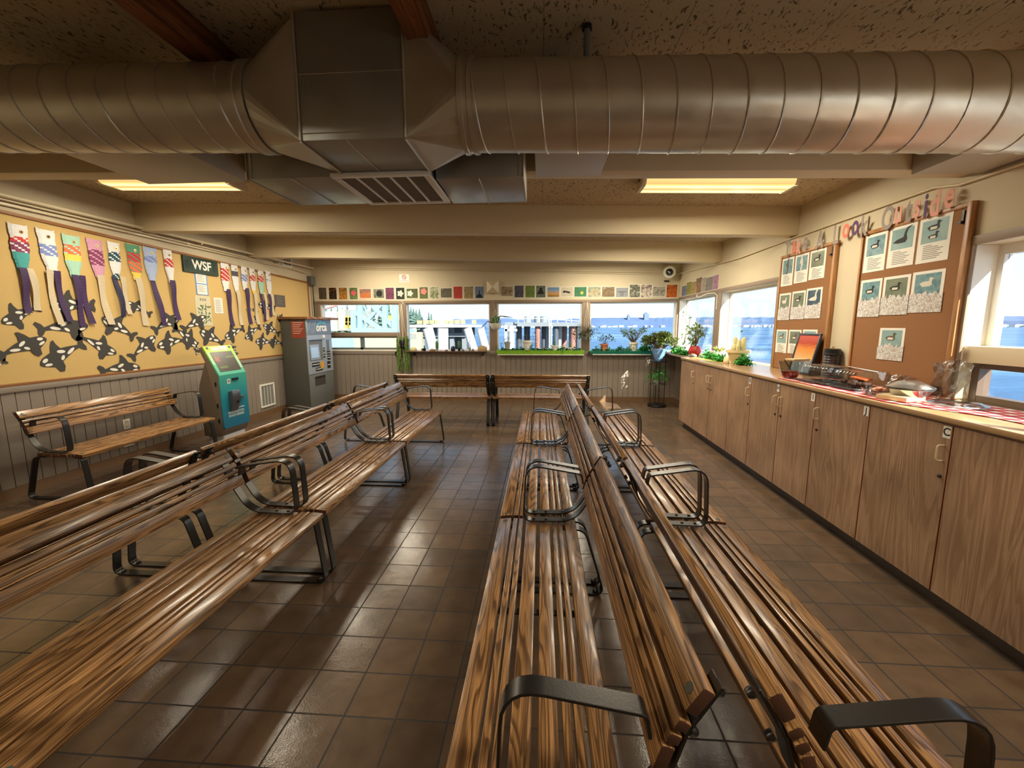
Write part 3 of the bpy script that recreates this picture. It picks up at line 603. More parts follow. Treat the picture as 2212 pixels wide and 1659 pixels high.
ceiling_light(-3.0, 0.1, 'fluorescent ceiling light added for brightness, unseen behind the camera on the left')  # added lamp out of view, brightens the near left side

# ------------------------------------------------------------------ ducts
YD, RD = 2.007, .178
def dz(x): return 2.505 - .03*(x+.14)
def spiral_duct(x0, x1, label):
    t = thing('spiral_duct', label, 'duct', ((x0+x1)/2, YD, dz((x0+x1)/2)))
    b = MB(); n = 40; ra = 48
    b.tube([(x0+(x1-x0)*i/n, YD, dz(x0+(x1-x0)*i/n)) for i in range(n+1)], RD, ra)
    build('duct_tube', b, M['galv'], t, smooth=50)
    b = MB(); p = .1365; turns = abs(x1-x0)/p; st = int(turns*26); pts = []
    for i in range(st+1):
        u = i/st; x = x0+(x1-x0)*u; a = 2*math.pi*turns*u
        pts.append((x, YD+(RD+.001)*math.cos(a), dz(x)+(RD+.001)*math.sin(a)))
    b.tube(pts, .0042, 5, cap=False); build('spiral_seam', b, M['galv'], t, smooth=60)
    return t
tl = spiral_duct(-4.60, -1.272, 'round galvanised spiral duct running left from the central plenum')
tr = spiral_duct(-0.358, 2.655, 'round galvanised spiral duct running right from the central plenum')
for t, x in ((tl, -1.304), (tr, -0.326)):
    b = MB(); s = 1 if x > -1 else -1
    b.lathe([(RD+.002, -.03), (RD+.010, -.03), (RD+.010, -.012), (RD+.004, -.008), (RD+.004, .008), (RD+.010, .012), (RD+.010, .03), (RD+.002, .03)], (x, YD, dz(x)), 48, 'x', cap=False)
    build('duct_collar', b, M['galv'], t, smooth=40)
t = thing('supply_plenum', 'galvanised sheet metal plenum joining both round ducts above the aisle', 'plenum', (-.82, 2.1, 2.335))
PX0, PX1, PY0, PY1, PZ0, PZ1 = -1.045, -.59, 1.865, 2.27, 2.335, 2.84
b = MB(); b.box(PX0, PX1, PY0, PY1, PZ0, PZ1); build('plenum_box', b, M['galvbox'], t, bevel=.004)
for s, xa, xc in ((-1, PX0, -1.27), (1, PX1, -.36)):
    b = MB(); n = 32; c = []
    cor = [(xa, PY0, PZ0), (xa, PY1, PZ0), (xa, PY1, PZ1-.01), (xa, PY0, PZ1-.01)]
    ring = [(xc, YD+RD*math.cos(math.radians(-135+90*k/8)), dz(xc)+RD*math.sin(math.radians(-135+90*k/8))) for k in range(n)]
    fs = []
    for q in range(4):
        base = 4; 
        for k in range(8):
            i0 = q*8+k; i1 = (q*8+k+1) % n
            fs.append((base+i0, base+i1, q if k < 4 else (q+1) % 4))
        fs.append((q, (q+1) % 4, base+(q*8+4) % n))
    b.add(cor+ring, fs); build('square_to_round', b, M['galv'], t)
b = MB()
for x in (PX0-.006, PX1+.006): b.tube([(x, PY0-.004, PZ0), (x, PY0-.004, PZ1)], .005, 6); b.tube([(x, PY0, PZ0-.004), (x, PY1, PZ0-.004)], .006, 6)
b.tube([(PX0+.2, PY0, PZ0-.002), (PX0+.2, PY1, PZ0-.002)], .003, 6); b.tube([(PX0, PY0-.002, PZ0+.03), (PX1, PY0-.002, PZ0+.03)], .002, 5); b.tube([(PX0, PY0-.001, 2.60), (PX1, PY0-.001, 2.60)], .0015, 5)
build('seam_flange', b, M['galv'], t, smooth=50)
t = thing('return_grille', 'rectangular slotted air grille set under the duct box in front of the beam', 'vent', (-.85, 2.48, 2.31))
b = MB(); gx0, gx1, gy0, gy1, gz = -1.115, -.588, 2.235, 2.755, 2.315
f = .035; b.box(gx0, gx1, gy0, gy0+f, gz, gz+.0195); b.box(gx0, gx1, gy1-f, gy1, gz, gz+.0195); b.box(gx0, gx0+f, gy0+f, gy1-f, gz, gz+.0195); b.box(gx1-f, gx1, gy0+f, gy1-f, gz, gz+.0195)
for k in range(1, 5): x = gx0+f+k*(gx1-gx0-2*f)/5; b.box(x-.006, x+.006, gy0+f, gy1-f, gz, gz+.019)
build('grille_frame', b, M['white'], t, bevel=.003)
b = MB(); nn = 70
for k in range(nn):
    x = gx0+f+(k+.5)*(gx1-gx0-2*f)/nn; b.box(x-.0011, x+.0011, gy0+f, gy1-f, gz+.006, gz+.014)
build('grille_vanes', b, M['frame'], t)
b = MB(); b.box(gx0+.01, gx1-.01, 2.2725, gy1-.02, gz+.020, 2.62); build('grille_box', b, M['galvbox'], t)
for x0, x1, y0, y1, lb in ((-.585, -.108, 2.375, 2.84, 'galvanised duct box to the right of the slotted grille'), (-1.61, -1.12, 2.30, 2.80, 'galvanised duct box to the left of the slotted grille')):
    t = thing('duct_box', lb, 'duct', ((x0+x1)/2, (y0+y1)/2, 2.335))
    b = MB(); b.box(x0, x1, y0, y1, 2.337, 2.63); build('box_body', b, M['galvbox'], t, bevel=.003)
    b = MB(); xm = x1-.02 if x0 > -1 else x0+.02
    b.box(xm-.005, xm+.005, y0-.004, y0, 2.337, 2.63); b.box((x0+x1)/2-.004, (x0+x1)/2+.004, y0, y1, 2.333, 2.337)
    b.box(x0-.004 if x0 < -1 else x1, x0 if x0 < -1 else x1+.006, y0-.006, y1, 2.333, 2.63); build('seam_flange', b, M['galv'], t)
def branch(x0, x1, y0, zb, zt, label, ww=0.0):
    b = MB(); b.add([(x0-ww, y0, zb), (x1+ww, y0, zb), (x1, 2.885, zb), (x0, 2.885, zb), (x0-ww, y0, zt), (x1+ww, y0, zt), (x1, 2.885, zt), (x0, 2.885, zt)], [(0,3,2,1),(4,5,6,7),(0,1,5,4),(1,2,6,5),(2,3,7,6),(3,0,4,7)])
    tag(build('branch_duct', b, mat('branch_paint', (178, 170, 156), .5, .2), bevel=.003), label, 'duct')
branch(-.045, .372, 2.188, 2.50, 2.66, 'short grey branch duct under the round duct at centre, against the beam')
branch(2.27, 2.678, 2.188, 2.455, 2.60, 'grey branch duct under the round duct in the corner by the right wall')
branch(-2.75, -2.04, 2.188, 2.525, 2.69, 'wide grey branch duct under the left round duct, against the beam')
b = MB(); b.tube([(.187, 2.012, 2.83), (.187, 2.012, 2.66)], .014, 10); t = thing('duct_hanger', 'grey duct hanger pipe with a black cap at the ceiling', 'hanger', (.187, 2.012, 2.66))
build('hanger_pipe', b, M['grey'], t, smooth=50); b = MB(); b.lathe([(.022, 0), (.022, .016)], (.187, 2.012, 2.808), 16); build('ceiling_cap', b, M['black'], t)
# ------------------------------------------------------------------ benches. local frame: x along the length, y = 0 front edge (back is -y)
BL = 1.50
def slat(b, y, z, w, t, ang, x0=-BL/2, x1=BL/2):
    M_ = Matrix.Rotation(math.radians(ang), 3, 'X'); b.sid += 1.0
    b.obox((0, y, z), (x1-x0, w, t), M_)
def endg_shade(o):  # gives slat ends the end grain colour with shade painted in
    for p in o.data.polygons:
        if abs(p.normal.x) > .9: p.material_index = 1
def make_bench():
    root = thing('slat_bench', 'bench', 'bench')
    b = MB(); b.sid = 0
    for y, z, w_, a in ((-.036, .428, .070, 7), (-.094, .431, .025, 3), (-.1265, .430, .023, 1), (-.185, .427, .058, 1), (-.262, .425, .056, -1), (-.316, .426, .025, -2), (-.349, .428, .025, -3), (-.404, .433, .062, -6)):
        slat(b, y, z-.014, w_, .030, -a)
    endg_shade(build('seat', b, [M['oak'], M['endgrain_shade']], root, bevel=.004, local=True))
    b = MB(); b.sid = 20
    tx = Vector((0, -.087, .145)).normalized()
    def bs(y, z, w_, ang):
        # front face centre (y,z); board leans back by ang degrees from vertical
        a = math.radians(ang); n = Vector((0, -math.cos(a), -math.sin(a)))
        c = Vector((0, y, z)) + n*.015; b.sid += 1
        b.obox(c, (BL, .030, w_), Matrix.Rotation(a, 3, 'X'))
    bs(-.4845, .633, .066, 17); bs(-.5045, .684, .025, 24); bs(-.521, .717, .026, 28); bs(-.554, .776, .068, 32)
    endg_shade(build('backrest', b, [M['oak'], M['endgrain_shade']], root, bevel=.004, local=True))
    b = MB()
    for x in (-BL/2+.03, BL/2-.03):
        a = math.radians(32); nn = Vector((0, math.cos(a), math.sin(a)))
        for (p, nrm) in ((Vector((x, -.554, .776)), nn), (Vector((x, -.036, .4295)), Vector((0, .12, 1)).normalized())):
            q = nrm.to_track_quat('Z', 'Y').to_matrix(); o = len(b.v)
            b.lathe([(.0125, -.002), (.0125, .0012)], (0, 0, 0), 18)
            for i in range(o, len(b.v)): b.v[i] = p + q @ b.v[i]
    build('screw_plugs', b, M['plug'], root, local=True)
    for s in (-1, 1):
        x = s*(BL/2-.031)
        # armrest: closed loop of flat bar from backrest bracket, over, down and back under along the seat, up behind the backrest
        P = roundpath([(-.472, .668), (-.463, .722), (-.155, .772), (-.140, .440), (-.430, .446), (-.522, .600), (-.548, .690), (-.612, .800)], [0, .02, .085, .05, .16, .10, .05, 0], 6)
        b = MB(); b.bar([(x, p[0], p[1]) for p in P], .050, .008, (1, 0, 0)); 
        arm = build('armrest', b, M['steel'], root, bevel=.0012, seg=1, local=True)
        b = MB()
        for yy, zz in ((-.20, .447), (-.27, .448), (-.37, .449)): b.lathe([(.0085, 0), (.0075, .004), (.004, .006)], (x, yy, zz), 12)
        q = Matrix.Rotation(math.radians(-100), 3, 'X'); o = len(b.v); b.lathe([(.011, 0), (.009, .005), (.005, .007)], (0, 0, 0), 12)
        for i in range(o, len(b.v)): b.v[i] = Vector((x, -.470, .690)) + q @ b.v[i]
        for yy, zz in ((-.608, .775), (-.560, .675)):
            o = len(b.v); q = Matrix.Rotation(math.radians(120), 3, 'X'); b.lathe([(.012, 0), (.012, .010), (.008, .018)], (0, 0, 0), 12)
            for i in range(o, len(b.v)): b.v[i] = Vector((x, yy, zz)) + q @ b.v[i]
        build('bolts', b, M['bolt'], arm, smooth=30, local=True)
        # leg loop
        P = roundpath([(-.070, .396), (-.028, .396), (.012, .014), (-.06, .004), (-.52, .004), (-.605, .014), (-.470, .396), (-.395, .396)], [0, .045, .04, .0, .0, .04, .06, 0], 6)
        P = roundpath([(-.100, .396), (-.034, .396), (.014, .006), (-.606, .006), (-.488, .396), (-.36, .396)], [0, .06, .045, .045, .07, 0], 6)
        b = MB(); b.bar([(x, p[0], p[1]) for p in P], .050, .010, (1, 0, 0))
        leg = build('leg_loop', b, M['steel'], root, bevel=.0012, seg=1, local=True)
        b = MB()
        for yy in (-.035, -.555): b.lathe([(.013, 0), (.013, .010), (.008, .016)], (x, yy, .010), 12)
        build('glide_bolts', b, M['bolt'], leg, smooth=30, local=True)
    b = MB(); b.box(-BL/2+.08, BL/2-.08, -.26, -.235, .392, .400); b.box(-.015, .015, -.42, -.02, .394, .400); build('seat_brace', b, M['steel'], root, local=True)
    return root
proto = make_bench()
first = [True]
def place(x, y, rz, label, group):
    if first[0]:
        first[0] = False; r = proto; r.location = (x, y, 0); r.rotation_euler = (0, 0, rz); r['label'] = label; r['group'] = group; return r
    return dup(proto, (x, y, 0), rz, label, group)
H = math.pi/2
YC = (1.528, 3.062, 4.596)
wh = ('nearest the camera', 'in the middle of its row', 'farthest from the camera')
for k in range(3):
    place(-0.235, YC[k], H, 'oak bench right of the aisle facing left, ' + wh[k], 'benches of the right double row')
    place(1.06, YC[k], -H, 'oak bench facing the cabinets, ' + wh[k], 'benches of the right double row')
    place(-1.30, YC[k], -H, 'oak bench left of the aisle facing right, ' + wh[k], 'benches of the left double row')
    place(-2.645, YC[k], H, 'oak bench facing the orca wall, ' + wh[k], 'benches of the left double row')
place(-4.005, 3.99, -H, 'oak slat bench standing alone against the left wall under the tack board', 'single benches')
place(-1.535, 6.82, 0, 'oak slat bench seen from behind facing the back windows, left one', 'benches facing the back windows')
place(-0.015, 6.82, 0, 'oak slat bench seen from behind facing the back windows, right one', 'benches facing the back windows')
# ------------------------------------------------------------------ cabinets and counter along the right wall
XC = 2.137
b = MB()
b.box(XC-.012, XR-.001, -1.6, 6.50, 1.028, 1.058); tag(build('countertop', b, M['counter'], bevel=.004), 'long tan laminate countertop over the oak cabinets on the right', 'countertop')
seams = [6.49, 5.902, 5.384, 4.837, 4.345, 3.833, 3.348, 2.807, 2.257, 1.72, 1.19, 0.65, 0.11, -0.43, -0.97, -1.51]
# door index -> attach y of its handle (each door spans seams[k]..seams[k+1])
hy = {0: 5.945, 1: 5.425, 2: 5.34, 3: 4.385, 4: 3.875, 5: 3.79, 6: 3.30, 7: 2.292, 8: 1.76, 9: 1.15, 10: .69, 11: .07, 12: -.39, 13: -1.01, 14: -1.47}
units = [((0,), 'E', 'oak cabinet with one door at the far end of the row by the plant stand'),
         ((1, 2), '', 'double door oak cabinet second from the far end, two handles side by side'),
         ((3,), 'B', 'narrow one door oak cabinet near the far end, marked B'),
         ((4, 5), 'H', 'double door oak cabinet marked I, under the clear plastic cake domes'),
         ((6,), 'J', 'oak cabinet with one door marked J under the plastic bags'),
         ((7,), 'C', 'oak cabinet with one door marked C'),
         ((8,), '', 'oak cabinet nearest the camera, cut by the right edge of the photo'),
         ((9, 10), '', 'double door oak cabinet beside the camera'), ((11, 12), '', 'double door oak cabinet just behind the camera'), ((13, 14), '', 'double door oak cabinet farthest behind the camera')]
marks = {3: 'B', 4: 'H', 5: 'I', 6: 'J', 7: 'C'}
for dl, _, lb in units:
    ya, yb = seams[dl[0]], seams[dl[-1]+1]
    t = thing('base_cabinet', lb, 'cabinet', (2.42, (ya+yb)/2, 0), group='oak cabinets along the right wall')
    b = MB(); b.box(XC+.021, XR-.002, yb+.0005, ya-.0005, .092, 1.026); build('cabinet_body', b, M['oak_side'], t)
    b = MB(); b.box(XC+.068, XR-.03, yb+.0005 if dl[0] else yb, ya-.0005 if dl[0] else ya-.02, 0, .092); build('toe_kick', b, mat('toe_kick_vinyl', (74, 62, 54), .5) if 'toe' not in M else M['toe'], t)
    if 'toe' not in M: M['toe'] = t.children[-1].data.materials[0]
    for k in dl:
        y1, y0 = seams[k]-.003, seams[k+1]+.003
        b = MB(); b.sid = k*3.3+1; b.box(XC, XC+.019, y0, y1, .094, 1.016)
        d = build('door', b, [M['oak_side'], M['seam']], t, bevel=.0012, seg=1)
        for p in d.data.polygons:
            if abs(p.normal.y) > .7: p.material_index = 1
        yh = hy[k]; b = MB(); P = roundpath([(XC, .905), (XC-.034, .905), (XC-.034, .82), (XC, .82)], [0, .016, .016, 0], 5)
        b.tube([(q[0], yh, q[1]) for q in P], .0042, 8); build('handle', b, M['cream'], d, smooth=50)
        b = MB(); b.lathe([(.010, 0), (.010, -.006), (.006, -.008)], (XC, yh+(.005 if k in (1, 4) else -.0), .735), 14, 'x'); build('lock', b, M['bolt'], d, smooth=40)
        if k in marks:
            b = MB(); ym = seams[k+1]+.030
            b.box(XC-.0012, XC, ym-.021, ym+.021, .945, 1.008); lbm = build('door_mark', b, M['paper'], d)
            b = text_mb(marks[k], .058, onR(XC-.0012, ym, .977), .0008, .0012); build('mark_letter', b, M['black'], t) if 0 else None
            o = build('door_mark_letter', b, M['black'], d)
# gingham cloth
def gingham():
    m = bpy.data.materials.new('gingham'); m.use_nodes = True; n = m.node_tree; b = n.nodes['Principled BSDF']; L = n.links.new
    g = nd(n, 'ShaderNodeNewGeometry'); s = nd(n, 'ShaderNodeSeparateXYZ'); L(g.outputs['Position'], s.inputs[0])
    def stripe(o):
        a = nd(n, 'ShaderNodeMath', operation='MULTIPLY'); a.inputs[1].default_value = 1/.075; L(o, a.inputs[0])
        f = nd(n, 'ShaderNodeMath', operation='FRACT'); L(a.outputs[0], f.inputs[0])
        c = nd(n, 'ShaderNodeMath', operation='GREATER_THAN'); c.inputs[1].default_value = .5; L(f.outputs[0], c.inputs[0]); return c.outputs[0]
    ad = nd(n, 'ShaderNodeMath', operation='ADD'); L(stripe(s.outputs['X']), ad.inputs[0]); L(stripe(s.outputs['Y']), ad.inputs[1])
    h = nd(n, 'ShaderNodeMath', operation='MULTIPLY'); h.inputs[1].default_value = .5; L(ad.outputs[0], h.inputs[0])
    r = ramp(n, [(0, (236, 226, 206)), (.5, (206, 96, 96)), (1, (176, 30, 44))]); r.color_ramp.interpolation = 'CONSTANT'
    r.color_ramp.elements[1].position = .25; r.color_ramp.elements[2].position = .75
    L(h.outputs[0], r.inputs[0]); L(r.outputs[0], b.inputs['Base Color']); b.inputs['Roughness'].default_value = .85
    return m
b = MB(); ny = 60; nx = 10
for i in range(ny+1):
    y = 3.93 - (3.93-.6)*i/ny
    fx = 2.150 if y > 2.72 else (2.150 + min(1, (2.72-y)/.45)*.18)
    fx += .006*math.sin(y*9)
    for j in range(nx+1):
        x = fx + (2.672-fx)*j/nx
        b.v.append(Vector((x, y + .01*math.sin(x*20), 1.0605 + .0015*(1+math.sin(x*31+y*17)*math.cos(y*23)))))
for i in range(ny):
    for j in range(nx): b.face((i*(nx+1)+j, i*(nx+1)+j+1, (i+1)*(nx+1)+j+1, (i+1)*(nx+1)+j))
tag(build('tablecloth', b, gingham(), smooth=60, solid=.0016), 'red and white gingham cloth spread over the counter', 'tablecloth')

ZT = 1.0665
# jam bowl
def bowl(b, c, r0, r1, h, t=.004, n=28):
    pr = [(r0*.6, 0), (r0, .002), (r0+(r1-r0)*.55, h*.45), (r1, h), (r1-t, h), (r0+(r1-r0)*.55-t, h*.45), (r0-t, t+.002), (.001, t+.002)]
    b.lathe(pr, c, n, cap=True); return b
t = thing('jam_bowl', 'clear glass bowl of red jam with a spoon at the far end of the cloth', 'bowl', (2.235, 3.88, ZT))
b = MB(); bowl(b, (2.235, 3.88, ZT), .055, .098, .155); build('glass_bowl', b, M['bowlglass'], t, smooth=50)
b = MB(); b.lathe([(.045, .004), (.060, .012), (.074, .062), (.001, .062)], (2.235, 3.88, ZT+.003), 24); build('jam', b, mat('red_jam', (130, 16, 20), .15, spec=.8), t, smooth=50)
b = MB(); b.tube([(2.245, 3.845, ZT+.05), (2.225, 3.89, ZT+.10), (2.20, 3.92, ZT+.16)], .004, 8); b.ball((2.247, 3.84, ZT+.05), .014, 8, (1, 1.5, .4)); build('spoon', b, M['steel'], t, smooth=50)
b = MB(); b.obox((2.30, 3.90, ZT+.165), (.17, .10, .018), Matrix.Rotation(.25, 3, 'Z')); tag(build('wooden_paddle', b, mat('pale_wood', (206, 174, 130), .6, var=.1), bevel=.006), 'pale wooden paddle laid across the rim of the jam bowl', 'kitchen tool')
# ribbed cake domes
def ribbed(x, y, ln, w_, h, label, rib=9):
    t = thing('cake_dome', label, 'food cover', (x, y, ZT), group='clear plastic cake domes')
    b = MB(); n = rib*8; prof = roundpath([(-w_/2, 0), (-w_/2, h), (w_/2, h), (w_/2, 0)], [0, .05, .05, 0], 7); m = len(prof); o = len(b.v)
    for i in range(n+1):
        yy = -ln/2+ln*i/n; e = 1 + .06*abs(math.cos(math.pi*rib*i/n)); en = 1 if 0 < i < n else .97
        for p in prof: b.v.append(Vector((x+p[0]*e*en, y+yy, ZT+.012+p[1]*e*en)))
    for i in range(n):
        for j in range(m-1): b.face((o+i*m+j, o+i*m+j+1, o+(i+1)*m+j+1, o+(i+1)*m+j))
    for q in (0, n): b.face([o+q*m+j for j in range(m)])
    build('dome_shell', b, M['plastic'], t, smooth=30)
    b = MB(); b.prism(roundpath([(-w_/2-.02, -ln/2-.02), (w_/2+.02, -ln/2-.02), (w_/2+.02, ln/2+.02), (-w_/2-.02, ln/2+.02)], .04, 5, closed=True), lambda a, c, d: Vector((x+a, y+c, ZT+d)), 0, .012)
    build('dome_tray', b, mat('dark_tray', (40, 38, 40), .25, spec=.6), t, bevel=.003)
    return t
t1 = ribbed(2.36, 3.57, .30, .22, .125, 'clear ribbed cake dome beside the jam bowl')
t2 = ribbed(2.38, 3.25, .24, .24, .12, 'clear ribbed cake dome over a cake with an orange decoration', 7)
b = MB()
for i in range(14): b.ball((2.38+random.uniform(-.07, .07), 3.25+random.uniform(-.09, .09), ZT+.035+random.uniform(0, .02)), .026, 8, (1, 1, .7))
tag(build('cake_pieces', b, mat('chocolate_cake', (74, 42, 30), .7, var=.3), smooth=60), 'pile of dark cake pieces under the nearer ribbed dome', 'cake', kind='stuff')
b = MB(); b.obox((2.40, 3.27, ZT+.075), (.11, .10, .012), Matrix.Rotation(.5, 3, 'Z') @ Matrix.Rotation(.15, 3, 'X')); tag(build('orange_napkin', b, mat('orange_paper', (214, 92, 40), .6), bevel=.003), 'orange paper resting on the cake pieces inside the dome', 'napkin')
b = MB(); b.beam((2.20, 3.74, ZT+.012), (2.205, 3.50, ZT+.008), .022, .012); tag(build('serving_knife', b, M['black'], bevel=.004), 'black handled serving knife lying along the counter front edge', 'knife')
b = MB(); b.beam((2.42, 3.44, ZT+.148), (2.35, 3.06, ZT+.145), .006, .004); tag(build('skewer', b, M['white'], bevel=.001), 'thin white stick lying over the clear domes', 'stick')
# round bakery tub and tins
t = thing('bakery_tub', 'round clear tub of pastries between the dome and the foil pans', 'food container', (2.30, 2.965, ZT), group=None)
b = MB(); bowl(b, (2.30, 2.965, ZT), .085, .100, .045); build('tub', b, M['bowlglass'], t, smooth=50)
b = MB()
for i in range(11): a = i*2.4; b.ball((2.30+.05*math.cos(a)*(i % 3)/2, 2.965+.05*math.sin(a)*(i % 3)/2, ZT+.03+.004*(i % 4)), .022, 8, (1, 1, .6))
build('pastries', b, mat('pastry', (170, 100, 66), .6, var=.4, vscale=30), t, smooth=60)
t = thing('foil_pan', 'round foil pan turned upside down over another on the white box', 'foil pan', (2.33, 2.77, ZT+.03))
b = MB(); b.lathe([(.105, 0), (.12, .004), (.12, .010), (.09, .026), (.05, .044), (.001, .046)], (2.33, 2.77, ZT+.075), 32); build('upper_pan', b, mat('foil', (190, 190, 188), .22, .95), t, smooth=35)
b = MB(); b.lathe([(.001, .0), (.08, .0), (.115, .040), (.115, .044), (.05, .043), (.001, .043)], (2.33, 2.77, ZT+.031), 32); build('lower_pan', b, t.children[0].data.materials[0], t, smooth=35)
b = MB(); b.obox((2.28, 2.77, ZT+.0155), (.17, .17, .029), Matrix.Rotation(.35, 3, 'Z')); tag(build('cake_box', b, M['potcream'], bevel=.003), 'low cream bakery box under the round foil pans', 'box')
t = thing('clear_lid', 'round clear plastic lid lying on the cloth next to the black card', 'lid', (2.44, 2.58, ZT))
b = MB(); b.lathe([(.12, 0), (.13, .003), (.13, .012), (.11, .018), (.10, .024), (.001, .026)], (2.44, 2.58, ZT), 36); build('lid_shell', b, M['plastic'], t, smooth=40)
b = MB(); b.lathe([(.13, .0), (.133, .002), (.133, .007), (.128, .008)], (2.44, 2.58, ZT+.004), 36, cap=False); build('lid_rim', b, M['silver'], t, smooth=40)
# plastic bags
def bagmesh(c, w_, h, d, lean, seed):
    random.seed(seed); b = MB(); nx, nz = 14, 12; o = 0
    for s in (-1, 1):
        o = len(b.v)
        for j in range(nz+1):
            v = j/nz
            for i in range(nx+1):
                u = i/nx; bulge = s*d*math.sin(math.pi*u)*math.sin(math.pi*min(1, v*1.0))*(1+.5*math.sin(9*u+seed)+.4*math.cos(7*v+seed*2)) + .010*math.sin(25*u+13*v)
                b.v.append(Vector(c)+Vector((bulge+lean*v*.2, (u-.5)*w_*(1-.15*math.sin(3*v)), v*h*(1-.25*abs(u-.4)))))
        for j in range(nz):
            for i in range(nx): b.face((o+j*(nx+1)+i, o+j*(nx+1)+i+1, o+(j+1)*(nx+1)+i+1, o+(j+1)*(nx+1)+i))
    return b
tag(build('plastic_bag', bagmesh((2.57, 2.79, ZT), .27, .26, .025, .1, 3), M['bag'], smooth=60), 'tall clear zip bag leaning on the cork board behind the pans', 'bag')
tag(build('plastic_bag', bagmesh((2.46, 2.98, ZT), .26, .14, .045, -.1, 8), M['bag'], smooth=60), 'crumpled clear food bag lying low between the tub and the zip bag', 'bag')
t = thing('message_card', 'small black card with white writing propped at the foot of the cork board', 'card', (2.63, 2.90, ZT))
R_ = Matrix.Rotation(-.25, 3, 'Y')
b = MB(); b.obox((2.64, 2.95, ZT+.034), (.004, .10, .068), R_); build('card', b, M['black'], t)
b = MB()
for k in range(5): b.obox((2.6365, 2.95+.006*(k % 2), ZT+.056-.010*k), (.0012, .07-.012*(k % 3), .003), R_)
build('writing', b, M['inkg'], t)
# framed sunset picture leaning
t = thing('framed_picture', 'dark framed picture of a red and gold sunset leaning on the counter', 'framed picture', (2.60, 4.30, 1.062))
R_ = Matrix.Rotation(.20, 3, 'Y') ; c = Vector((2.585, 4.28, 1.262))
def fb(b, dy, dzz, sy, sz, dx=0, sxx=.018): b.obox(c + R_ @ Vector((dx, dy, dzz)), (sxx, sy, sz), R_)
b = MB(); fb(b, 0, .19, .34, .02); fb(b, 0, -.19, .34, .02); fb(b, -.16, 0, .02, .38); fb(b, .16, 0, .02, .38); build('picture_frame', b, mat('charcoal_frame', (44, 46, 54), .35), t, bevel=.002)
def sunset():
    m = bpy.data.materials.new('sunset_print'); m.use_nodes = True; n = m.node_tree; bs = n.nodes['Principled BSDF']; L = n.links.new
    g = nd(n, 'ShaderNodeTexCoord'); s = nd(n, 'ShaderNodeSeparateXYZ'); L(g.outputs['Generated'], s.inputs[0])
    z = nd(n, 'ShaderNodeTexNoise'); mp = nd(n, 'ShaderNodeMapping'); mp.inputs['Scale'].default_value = (1, 2, 14); L(g.outputs['Generated'], mp.inputs[0]); L(mp.outputs[0], z.inputs['Vector']); z.inputs['Scale'].default_value = 1.6
    a = nd(n, 'ShaderNodeMath', operation='MULTIPLY_ADD'); a.inputs[1].default_value = .14; L(z.outputs[0], a.inputs[0]); L(s.outputs['Z'], a.inputs[2])
    r = ramp(n, [(.07, (110, 120, 110)), (.38, (120, 112, 96)), (.45, (206, 160, 80)), (.7, (214, 134, 66)), (.85, (176, 74, 58)), (1, (190, 92, 80))]); L(a.outputs[0], r.inputs[0]); L(r.outputs[0], bs.inputs['Base Color']); bs.inputs['Roughness'].default_value = .12
    return m
b = MB(); fb(b, 0, 0, .304, .364, 0, .006); build('print', b, sunset(), t)
b = MB(); fb(b, 0, 0, .32, .38, .006, .004); build('backing', b, M['black'], t)
# black lantern like stack
t = thing('utensil_caddy', 'black ribbed cylinder caddy standing between the two cork boards', 'caddy', (2.62, 3.93, 1.062))
b = MB(); pr = []
for k in range(9): z = k*.023; pr += [(.060, z), (.066, z+.009), (.060, z+.020)]
b.lathe(pr+[(.06, .21)], (2.62, 3.94, 1.0625), 20); build('ribbed_body', b, mat('ribbed_black', (38, 40, 44), .3, spec=.7), t, smooth=40)
b = MB(); b.lathe([(.070, .208), (.072, .212), (.070, .224), (.062, .227), (.062, .262), (.05, .266)], (2.62, 3.94, 1.0625), 24); b.beam((2.62, 3.92, 1.282), (2.55, 3.84, 1.278), .02, .01); build('lid', b, M['black'], t, smooth=35)
b = MB(); b.tube([(2.62, 3.925, 1.328), (2.62, 3.925, 1.348)], .003, 6); b.tube([(2.62, 3.945, 1.328), (2.62, 3.945, 1.348)], .003, 6); build('brass_pins', b, M['brass'], t)

# ------------------------------------------------------------------ bird sheets
B1 = [(4.955, 4.74, 2.262, 1.965), (4.715, 4.49, 2.262, 1.975), (4.47, 4.235, 2.262, 1.985), (4.955, 4.74, 1.885, 1.60), (4.715, 4.49, 1.89, 1.605), (4.475, 4.235, 1.90, 1.61), (4.955, 4.74, 1.49, 1.235), (4.715, 4.50, 1.49, 1.24), (4.475, 4.25, 1.495, 1.24)]
B2 = [(3.755, 3.535, 2.262, 1.965), (3.515, 3.28, 2.268, 1.97), (3.26, 3.02, 2.27, 1.966), (3.755, 3.535, 1.905, 1.61), (3.52, 3.28, 1.905, 1.62), (3.265, 3.02, 1.91, 1.63), (3.50, 3.27, 1.515, 1.275)]
wat = [noisepic('pond_water_%d' % i, c, 14, vert=.1) for i, c in enumerate((((64, 100, 114), (122, 156, 160), (74, 116, 130)), ((150, 174, 166), (122, 156, 160)), ((100, 112, 90), (130, 136, 112)), ((66, 84, 100), (48, 70, 88), (90, 112, 120))))]
duckd = mat('bird_print_dark', (34, 32, 32), .7); duckl = mat('bird_print_light', (214, 208, 190), .7); duckb = mat('bird_print_brown', (96, 84, 64), .7)
